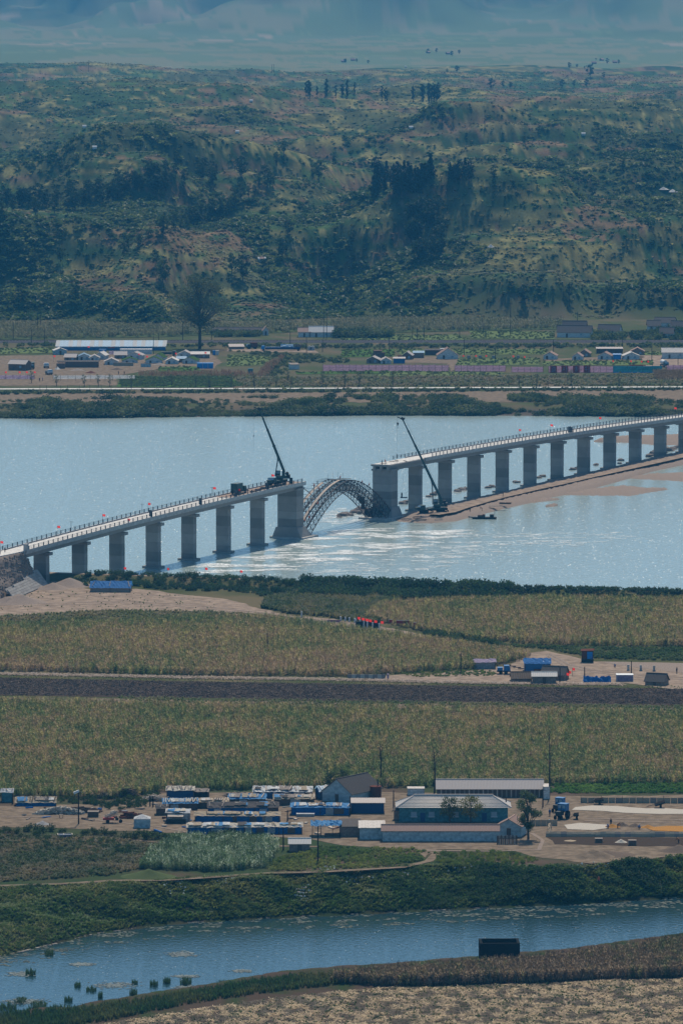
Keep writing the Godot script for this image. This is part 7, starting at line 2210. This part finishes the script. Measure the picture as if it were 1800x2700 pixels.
func conifer_parts(tall: float, wide: float, n: int, size: float) -> Array:
	var tr := tool()
	var cr := tool()
	bar(tr, Vector3(0, -0.3, 0), Vector3(0, tall * 0.95, 0), tall * 0.035, 0.05, 6)
	for i in n:
		var t := pow(rng.randf(), 0.7)
		var h := lerpf(tall, tall * 0.08, t)
		var r := wide / 2.0 * (0.08 + 0.92 * t) * (0.75 + 0.35 * sin(t * 26.0))
		var a := rng.randf() * TAU
		var q := r * pow(rng.randf(), 0.5)
		var k := rng.randf_range(0.7, 1.3)
		leaf_quad(cr, Vector3(cos(a) * q, h - q * 0.25, sin(a) * q), size * rng.randf_range(0.6, 1.2), Color(k, k, k))
	return [done(tr), done(cr)]

func tree_of(called: String, label: String, at: Vector3, parts: Array, leaf: Material, group := "", yaw := 0.0, size := 1.0) -> Node3D:
	var o := thing(called, label, "tree", at, yaw, group)
	o.scale = Vector3.ONE * size
	put(o, "trunk", parts[0], mats.bark)
	put(o, "crown", parts[1], leaf)
	return o

func build_hill_things():
	var broad := [tree_parts(10, 7, 0.2, 420, 0.55), tree_parts(10, 5.5, 0.25, 380, 0.5), tree_parts(10, 8.5, 0.18, 460, 0.6)]
	var slim := [tree_parts(10, 2.6, 0.15, 320, 0.42, 12), tree_parts(10, 3.4, 0.2, 340, 0.45, 12)]
	var fir := [conifer_parts(10, 5.6, 620, 0.7), conifer_parts(10, 4.6, 560, 0.65)]
	var dark := leaf_of("tree_dark", Color(0.020, 0.038, 0.022))
	var mid := leaf_of("tree_mid", Color(0.038, 0.062, 0.026))
	var pale := leaf_of("tree_pale", Color(0.085, 0.105, 0.055))
	var need := leaf_of("fir_dark", Color(0.010, 0.026, 0.022), "needle")
	# the one great tree on the plain
	var big := tree_parts(36, 32, 0.34, 9500, 0.42, 80)
	tree_of("poplar_tree", "huge lone poplar with a bare trunk and open crown beside the long blue shed", P(527, 919), big, leaf_of("poplar_leaf", Color(0.075, 0.090, 0.042)))
	# dense conifers in the ravine
	var lists := []
	for i in 34:
		var t := rng.randf()
		lists.append(["conifer_tree", "tall dark conifer in the dense stand at the ravine head", "conifers at the ravine head", 985.0 + 150.0 * rng.randf(), 470.0 + 55.0 * t, rng.randf_range(9, 15), fir if i % 3 else broad, need])
	for i in 9: lists.append(["conifer_tree", "dark conifer in the slim file beside the dense stand", "slim file of conifers", 1185.0 + 55.0 * rng.randf(), 455.0 + 30.0 * rng.randf(), rng.randf_range(8, 13), fir if i % 2 else broad, need])
	for i in 62: lists.append(["pine_tree", "dark pine in the belt across the terraced slope", "pine belt on the slope", rng.randf_range(-40, 560), 0.0, rng.randf_range(7, 12), broad, dark])
	for i in 26:
		var t := i / 25.0
		lists.append(["hill_tree", "tree in the long diagonal row up the ridge", "diagonal tree row", lerpf(330, 720, t) + rng.randf_range(-8, 8), lerpf(668, 492, t) + rng.randf_range(-6, 10), rng.randf_range(6, 11), broad, mid])
	for i in 26: lists.append(["hill_tree", "dark tree in the ravine below the conifers", "trees down the ravine", lerpf(1165, 1080, rng.randf()), rng.randf_range(560, 700), rng.randf_range(7, 12), broad, dark])
	for i in 26:
		var g: float = [820.0, 850.0, 890.0, 925.0, 1010.0, 1100.0, 1118.0, 1150.0][i % 8]
		lists.append(["ridge_poplar", "slender poplar in the ridge-top rows", "poplars on the ridge", g + rng.randf_range(-14, 14), 252.0 + (14.0 if g > 1000 else 0.0) + rng.randf_range(-4, 6), rng.randf_range(8, 15) if g < 1090 else rng.randf_range(14, 17), slim, dark])
	for q in [[1150, 268, 14], [1118, 302, 6], [1164, 318, 7], [1194, 320, 6], [1295, 236, 11], [1325, 230, 7], [1345, 232, 6], [1480, 232, 9], [1512, 230, 8], [1545, 230, 9], [1555, 204, 15], [1590, 206, 7], [1178, 192, 5], [1204, 190, 8], [840, 474, 13], [748, 408, 9], [730, 436, 9], [700, 478, 10], [636, 470, 14], [470, 430, 7], [930, 640, 8], [924, 770, 9], [745, 680, 12], [700, 725, 9], [640, 740, 14], [612, 720, 11], [760, 620, 9], [430, 745, 12], [410, 700, 9], [1380, 800, 10], [1500, 790, 9], [1600, 806, 11], [1690, 770, 8], [560, 560, 8], [880, 430, 8], [1300, 470, 7], [1420, 450, 6], [1560, 520, 7], [1640, 440, 6], [1380, 380, 6], [1710, 330, 5], [90, 700, 8], [160, 690, 9], [60, 800, 10], [200, 780, 9]]:
		lists.append(["hill_tree", "scattered green tree on the farmed hills", "scattered hill trees", q[0], q[1], q[2], broad, [dark, mid, mid][rng.randi() % 3]])
	for i in 14: lists.append(["hill_tree", "small tree round the far valley hamlet", "trees of the far hamlet", [910.0, 940.0, 1128.0, 1150.0, 1190.0, 1500.0, 1520.0, 1560.0, 1600.0, 1630.0, 1570.0, 1540.0, 1210.0, 970.0][i], [166.0, 164.0, 138.0, 140.0, 148.0, 180.0, 178.0, 176.0, 168.0, 170.0, 160.0, 182.0, 142.0, 168.0][i], rng.randf_range(4, 8), broad, dark])
	for q in lists:
		var row: float = q[4]
		if row == 0.0: row = 560.0 - 80.0 * sst(0, 560, q[3]) + rng.randf_range(-24, 18)
		var at := G(q[3], row)
		var parts: Array = q[6][rng.randi() % q[6].size()]
		tree_of(q[0], q[1], at, parts, q[7], q[2], rng.randf() * TAU, q[5] / 10.0)
	# saplings along the pale road
	var sap := tree_parts(10, 5.0, 0.25, 420, 0.24, 12)
	for q in [[84, 1010], [150, 1018], [223, 1020], [260, 1019], [290, 1019], [347, 1021], [454, 1020], [517, 1020], [552, 1020], [610, 1019], [670, 1019], [728, 1020], [768, 1021], [850, 1019], [909, 1018], [947, 1018], [1035, 1019], [1340, 1019], [1368, 1018], [1414, 1018], [1505, 1016], [1630, 1016], [1662, 1014], [760, 1004]]:
		tree_of("sapling", "thin pale sapling along the pale road", P(q[0], q[1]), sap, pale, "saplings along the pale road", rng.randf() * TAU, rng.randf_range(0.5, 0.72))
	# far hamlet houses
	for q in [[905, 164], [930, 160], [1128, 140], [1180, 143], [1565, 168], [1585, 160], [1620, 166]]:
		var at := G(q[0], q[1])
		var hh := thing("hamlet_house", "tiny pale house in the hazy valley hamlet", "house", at, rng.randf(), "houses of the hazy hamlets")
		put(hh, "wall", gable_wall(6, 4, 2, 1.4), mats.mud_wall)
		gable(hh, 6, 4, 2, 1.4, mats.roof_red, 2.0)
	# pylons on the ridge
	for q in [[234, 190, 13], [717, 190, 9], [722, 190, 9], [1582, 396, 13], [1277, 340, 8], [1345, 842, 9]]:
		var at := G(q[0], q[1])
		var py := thing("ridge_pole", "thin power pole standing on the hills", "pole", at, 0.0, "power poles on the hills")
		put(py, "post", cylm(0.25, 0.15, q[2], 6), mats.bark_dark, Vector3(0, q[2] / 2.0, 0))
		put(py, "crossarm", boxm(Vector3(2.4, 0.16, 0.16)), mats.bark_dark, Vector3(0, q[2] - 0.8, 0))
	# village trees on the near terrace
	tree_of("willow_tree", "bushy grey-green willow beside the gatehouse", P(1392, 2213), tree_parts(11.5, 6.6, 0.22, 3600, 0.2, 40), leaf_of("willow_leaf", Color(0.075, 0.105, 0.055)))
	tree_of("yard_tree", "yellow-green tree spreading before the teal farmhouse", P(1240, 2172), tree_parts(6.6, 6.0, 0.3, 1500, 0.18, 24), leaf_of("yard_leaf", Color(0.11, 0.115, 0.035)))
	tree_of("yard_tree", "dark green tree before the farmhouse windows", P(1185, 2172), tree_parts(6.4, 5.4, 0.3, 1300, 0.18, 24), leaf_of("yard_leaf_dark", Color(0.05, 0.07, 0.03)))
	for q in [[905, 2094, 5.0, "dark bush tree behind the steep tile house"], [870, 2092, 4.4, "smaller dark bush tree at the corn behind the tile house"]]:
		tree_of("yard_tree", q[3], P(q[0], q[1]), tree_parts(q[2] + 1.0, 4.5, 0.2, 900, 0.2, 18), leaf_of("yard_leaf_dark", Color(0.05, 0.07, 0.03)))
	for q in [[1003, 2066, 9.5, "bare thin tree rising behind the rusty tank"], [1145, 2090, 10.0, "bare thin tree beside the long barn"], [1447, 2106, 16.0, "tallest bare thin tree at the barn's end"]]:
		var o := thing("bare_tree", q[3], "tree", P(q[0], q[1]))
		var st := tool()
		var h: float = q[2]
		bar(st, Vector3(0, -0.2, 0), Vector3(0.1, h * 0.6, 0), 0.42, 0.26, 7)
		bar(st, Vector3(0.1, h * 0.6, 0), Vector3(-0.2, h, 0), 0.26, 0.05, 6)
		put(o, "trunk", done(st), mats.bark_dark)
		var br := tool()
		for i in 30:
			var y := h * rng.randf_range(0.45, 0.97)
			var a := rng.randf() * TAU
			var l := h * rng.randf_range(0.06, 0.16)
			var p := Vector3(0, y, 0)
			var e := p + Vector3(cos(a) * l * 0.7, l, sin(a) * l * 0.7)
			bar(br, p, e, 0.07, 0.03, 3)
			bar(br, p.lerp(e, 0.5), e + Vector3(rng.randf_range(-0.6, 0.6), l * 0.4, rng.randf_range(-0.4, 0.4)), 0.04, 0.02, 3)
		put(o, "crown", done(br), mats.bark_dark)
	# hillside scrub
	var bush := bush_mesh(64, 5, 0.30)
	var pl := []
	var cs := PackedColorArray()
	for i in int(90000 * quality):
		var px := rng.randf_range(-350, 2150)
		var d := lerpf(2895.0, 6200.0, pow(rng.randf(), 1.6))
		var x := (px - 900.0) * (d * ct + 150.0 * sn) / F
		var hf := at_line("hill_foot", px)
		if d < hf + 3.0: continue
		var wild := nz.get_noise_2d(x * 0.005 + 20.0, d * 0.004) + 0.35 * nz2.get_noise_2d(x * 0.02, d * 0.016) - 0.4 * sst(3800, 4700, d)
		wild += 0.30 * (1.0 - sst(20.0, 190.0, d - hf)) * (0.4 + 0.6 * sst(900, 1100, px))
		var rav := absf(x - lerpf(-20.0, 28.0, sst(2900, 3700, d)) - 14.0 * sin(d * 0.009))
		wild += 0.35 * exp(-rav * rav / 900.0) * (1.0 - sst(3500, 3900, d))
		var y := land(x, d)
		var fr := y / 2.6 - floorf(y / 2.6)
		if wild < 0.09 and not (fr > 0.72 and rng.randf() < 0.14): continue
		var s := rng.randf_range(0.4, 0.9) if wild < 0.06 else rng.randf_range(0.8, 2.8) * (0.75 + wild)
		pl.append(Transform3D(Basis(Vector3.UP, rng.randf() * TAU).scaled(Vector3(s * 1.25, s * 0.9, s * 1.25)), Vector3(x, y - 0.25 * s, -d)))
		cs.append(green_tint(x * 0.6, -d * 0.6, Color(0.034, 0.064, 0.028), Color(0.105, 0.130, 0.046)))
	var tl := []
	var tc := PackedColorArray()
	for i in int(70000 * quality):
		var px := rng.randf_range(-300, 2100)
		var d := lerpf(2900.0, 6800.0, pow(rng.randf(), 1.5))
		var x := (px - 900.0) * (d * ct + 150.0 * sn) / F
		if d < at_line("hill_foot", px) + 3.0: continue
		var y := land(x, d)
		var s := rng.randf_range(0.7, 1.6)
		tl.append(Transform3D(Basis(Vector3.UP, rng.randf() * TAU).scaled(Vector3(s * 2.2, s * 0.8, s * 2.2)), Vector3(x, y - 0.15, -d)))
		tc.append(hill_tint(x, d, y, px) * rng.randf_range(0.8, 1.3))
	many("hill_crops", "crops and grass on the hill fields", "crops", tuft_mesh(12, 0.6, 0.16), mats.leaf, tl, tc)
	many("hill_scrub", "scrub and hedges over the farmed hills", "scrub", bush, mats.leaf, pl, cs)

# ------------------------------------------------------------------ people
func body_mesh(bones: Array, cellsize := 0.045) -> ArrayMesh:   # bones: [a, b, ra, rb, colour]; one continuous surface
	var lo := Vector3(9, 9, 9)
	var hi := -lo
	for b in bones:
		for e in [[b[0], b[2]], [b[1], b[3]]]:
			lo = lo.min(e[0] - Vector3.ONE * (e[1] + 0.1))
			hi = hi.max(e[0] + Vector3.ONE * (e[1] + 0.1))
	var n := Vector3i(((hi - lo) / cellsize).ceil()) + Vector3i.ONE
	var f := PackedFloat32Array()
	f.resize(n.x * n.y * n.z)
	for z in n.z:
		for y in n.y:
			for x in n.x:
				f[x + n.x * (y + n.y * z)] = body_field(lo + Vector3(x, y, z) * cellsize, bones)
	var ids := {}
	var vs := PackedVector3Array()
	var cs := PackedColorArray()
	for z in n.z - 1:
		for y in n.y - 1:
			for x in n.x - 1:
				var sum := Vector3.ZERO
				var cnt := 0
				for e in [[0, 1], [0, 2], [0, 4], [1, 3], [1, 5], [2, 3], [2, 6], [4, 5], [4, 6], [3, 7], [5, 7], [6, 7]]:
					var pa := Vector3(e[0] & 1, (e[0] >> 1) & 1, e[0] >> 2)
					var pb := Vector3(e[1] & 1, (e[1] >> 1) & 1, e[1] >> 2)
					var va := f[x + int(pa.x) + n.x * (y + int(pa.y) + n.y * (z + int(pa.z)))]
					var vb := f[x + int(pb.x) + n.x * (y + int(pb.y) + n.y * (z + int(pb.z)))]
					if (va < 0.0) != (vb < 0.0):
						sum += pa.lerp(pb, va / (va - vb))
						cnt += 1
				if cnt:
					var p := lo + (Vector3(x, y, z) + sum / cnt) * cellsize
					ids[Vector3i(x, y, z)] = vs.size()
					vs.append(p)
					var best := 9.0
					var col := Color.WHITE
					for b in bones:
						var d := bone_dist(p, b)
						if d < best:
							best = d
							col = b[4]
					cs.append(col)
	var st := SurfaceTool.new()
	st.begin(Mesh.PRIMITIVE_TRIANGLES)
	st.set_smooth_group(0)
	for i in vs.size():
		st.set_color(cs[i])
		st.add_vertex(vs[i])
	for z in range(1, n.z - 1):
		for y in range(1, n.y - 1):
			for x in range(1, n.x - 1):
				var v0 := f[x + n.x * (y + n.y * z)]
				for ax in 3:
					var o := Vector3i(1 if ax == 0 else 0, 1 if ax == 1 else 0, 1 if ax == 2 else 0)
					var v1 := f[x + o.x + n.x * (y + o.y + n.y * (z + o.z))]
					if (v0 < 0.0) == (v1 < 0.0): continue
					var u := Vector3i(o.z, o.x, o.y)
					var w := Vector3i(o.y, o.z, o.x)
					var c := Vector3i(x, y, z)
					var q := [ids.get(c - u - w, -1), ids.get(c - w, -1), ids.get(c, -1), ids.get(c - u, -1)]
					if q.has(-1): continue
					if v0 < 0.0: q = [q[3], q[2], q[1], q[0]]
					for k in [0, 1, 2, 0, 2, 3]: st.add_index(q[k])
	st.generate_normals()
	return st.commit()

func bone_dist(p: Vector3, b: Array) -> float:
	var ab: Vector3 = b[1] - b[0]
	var t := clampf((p - b[0]).dot(ab) / maxf(ab.length_squared(), 1e-6), 0.0, 1.0)
	return p.distance_to(b[0] + ab * t) - lerpf(b[2], b[3], t)

func body_field(p: Vector3, bones: Array) -> float:
	var d := 9.0
	for b in bones:
		var e := bone_dist(p, b)
		var h := clampf(0.5 + 0.5 * (e - d) / 0.06, 0.0, 1.0)
		d = lerpf(e, d, h) - 0.06 * h * (1.0 - h)
	return d

func figure(top: Color, legs: Color, hair: Color, bend := 0.0, crouch := 0.0) -> ArrayMesh:
	var skin := Color(0.38, 0.24, 0.17)
	var hip := Vector3(0, 0.92 - crouch * 0.6, -crouch * 0.15)
	var up := Vector3(0, cos(bend), sin(bend))
	var chest := hip + up * 0.42
	var neck := hip + up * 0.56
	var head := neck + (up + Vector3(0, 0.4, 0.2 * bend)).normalized() * 0.19
	var b := [[hip, chest, 0.15, 0.17, top], [chest, neck, 0.15, 0.07, top], [neck, head, 0.06, 0.07, skin], [head, head + Vector3(0, 0.02, 0.02), 0.10, 0.10, skin], [head + Vector3(0, 0.05, -0.03), head + Vector3(0, 0.07, -0.01), 0.10, 0.09, hair], [head + Vector3(0, -0.01, 0.1), head + Vector3(0, -0.03, 0.125), 0.02, 0.016, skin]]
	for s in [-1.0, 1.0]:
		var x := Vector3(s, 0, 0)
		var sh := chest + up * 0.08 + x * 0.19
		var el := sh + Vector3(s * 0.05, -0.28, 0.04 + 0.12 * bend)
		var ha := el + Vector3(-s * 0.02, -0.24, 0.10 + 0.1 * bend)
		b.append([sh, el, 0.065, 0.05, top])
		b.append([el, ha, 0.05, 0.035, top])
		b.append([ha, ha + Vector3(0, -0.08, 0.03), 0.04, 0.03, skin])
		var hj := hip + x * 0.09
		var kn := Vector3(s * 0.11, 0.48 - crouch * 0.05, 0.05 + crouch * 0.35)
		var an := Vector3(s * 0.11, 0.09, -0.02)
		b.append([hj, kn, 0.10, 0.07, legs])
		b.append([kn, an, 0.07, 0.05, legs])
		b.append([an + Vector3(0, -0.03, 0), an + Vector3(0, -0.05, 0.15), 0.055, 0.04, Color(0.02, 0.02, 0.02)])
	return body_mesh(b)

func build_people():
	var hair := Color(0.012, 0.010, 0.010)
	var m := [figure(Color(0.03, 0.035, 0.045), Color(0.025, 0.028, 0.035), hair), figure(Color(0.55, 0.12, 0.05), Color(0.03, 0.035, 0.05), Color(0.6, 0.18, 0.06), 0.35), figure(Color(0.05, 0.10, 0.22), Color(0.03, 0.03, 0.04), hair), figure(Color(0.22, 0.10, 0.05), Color(0.05, 0.045, 0.04), hair, 1.1), figure(Color(0.10, 0.16, 0.30), Color(0.04, 0.04, 0.05), Color(0.6, 0.6, 0.58), 0.5, 0.85)]
	var skin := mat("clothes", [1, 1, 1], 0.85)
	skin.vertex_color_use_as_albedo = true
	var c := (S_L + S_R) / 2.0
	var half := (S_R - S_L) / 2.0 - 2.0
	var who := []
	for q in [[14, -0.6], [1, 1.0]]:
		var s := s_of_px(q[0], q[1])
		who.append([bpt(s, q[1], deck_y(s)), 0, "person in dark clothes walking at the ramp end of the bridge", "walkers on the bridge"])
	for q in [[-0.34, -3.6, 1], [-0.27, -3.4, 0], [0.24, -3.6, 1], [-0.40, -0.6, 1], [-0.66, 3.2, 1], [-0.78, 2.2, 0], [-0.86, 3.4, 1], [-0.90, 2.6, 1], [0.42, 2.0, 1], [0.50, 3.0, 1], [0.86, -2.0, 1]]:
		who.append([bpt(c + q[0] * half, q[1], arch_y(q[0], -0.2)), q[2], "worker in an orange top bending on the arch scaffold" if q[2] else "worker in dark clothes standing on the arch scaffold", "orange workers on the arch" if q[2] else "dark workers on the arch"])
	for q in [[1007, 0], [1016, 1]]:
		var s := s_of_px(q[0], 1.2)
		who.append([bpt(s, 1.2, deck_y(s)), q[1], "person in dark clothes on the broken deck end" if q[1] == 0 else "worker in an orange top on the broken deck end", ""])
	who.append([P(1325, 1309, -0.95), 0, "person in dark clothes walking on the gravel track", ""])
	who.append([P(1270, 1347, -1.2), 3, "person in a brown coat stooping on the gravel above the boat", ""])
	who.append([P(1238, 1350, -1.2), 0, "person in dark clothes standing on the gravel beside the boat", ""])
	who.append([bpt(84.0, 1.6, deck_y(84.0)), 0, "person in dark clothes beside the crane on the deck", ""])
	who.append([P(1609, 2178), 0, "person in dark clothes standing among the cob heaps", ""])
	who.append([P(1627, 2184), 3, "person in a brown coat stooping over a husk heap", ""])
	who.append([P(1602, 2184), 4, "person in a blue top and white cap squatting by the orange cobs", ""])
	who.append([P(1683, 2186), 4, "person in a blue top squatting between the husk heaps", ""])
	who.append([P(1788, 2224), 3, "person in a brown coat stooping on the dark garden ground", ""])
	who.append([P(1448, 2152), 2, "person in a blue top walking towards the tractors", ""])
	who.append([G_near(1578, 2342), 1, "person in an orange top bending on the pond slope", ""])
	who.append([P(1783, 1776), 0, "person in dark clothes standing on the dirt lot past the stone posts", ""])
	who.append([P(1620, 1760), 4, "person in a blue top squatting at the tilled strip", ""])
	who.append([P(1557, 1748), 2, "person in a blue top at the tall booth", ""])
	who.append([P(105, 1006), 0, "person in dark clothes standing by the white cloth fence", ""])
	who.append([P(113, 1005), 2, "person in a blue top by the white cloth fence", ""])
	who.append([P(313, 988), 0, "person in dark clothes behind the white cloth fence", "people behind the cloth fence"])
	who.append([P(328, 988), 0, "person in dark clothes behind the white cloth fence", "people behind the cloth fence"])
	who.append([P(378, 754), 0, "person in dark clothes at the foot of the hill", ""])
	for w in who:
		if w[0].z < -2700: w[0] = G(378, 757)
		var o := put(self, "person", m[w[1]], skin, w[0], Vector3(0, rng.randf_range(-2.5, 2.5), 0))
		tag(o, w[2], "person", w[3])
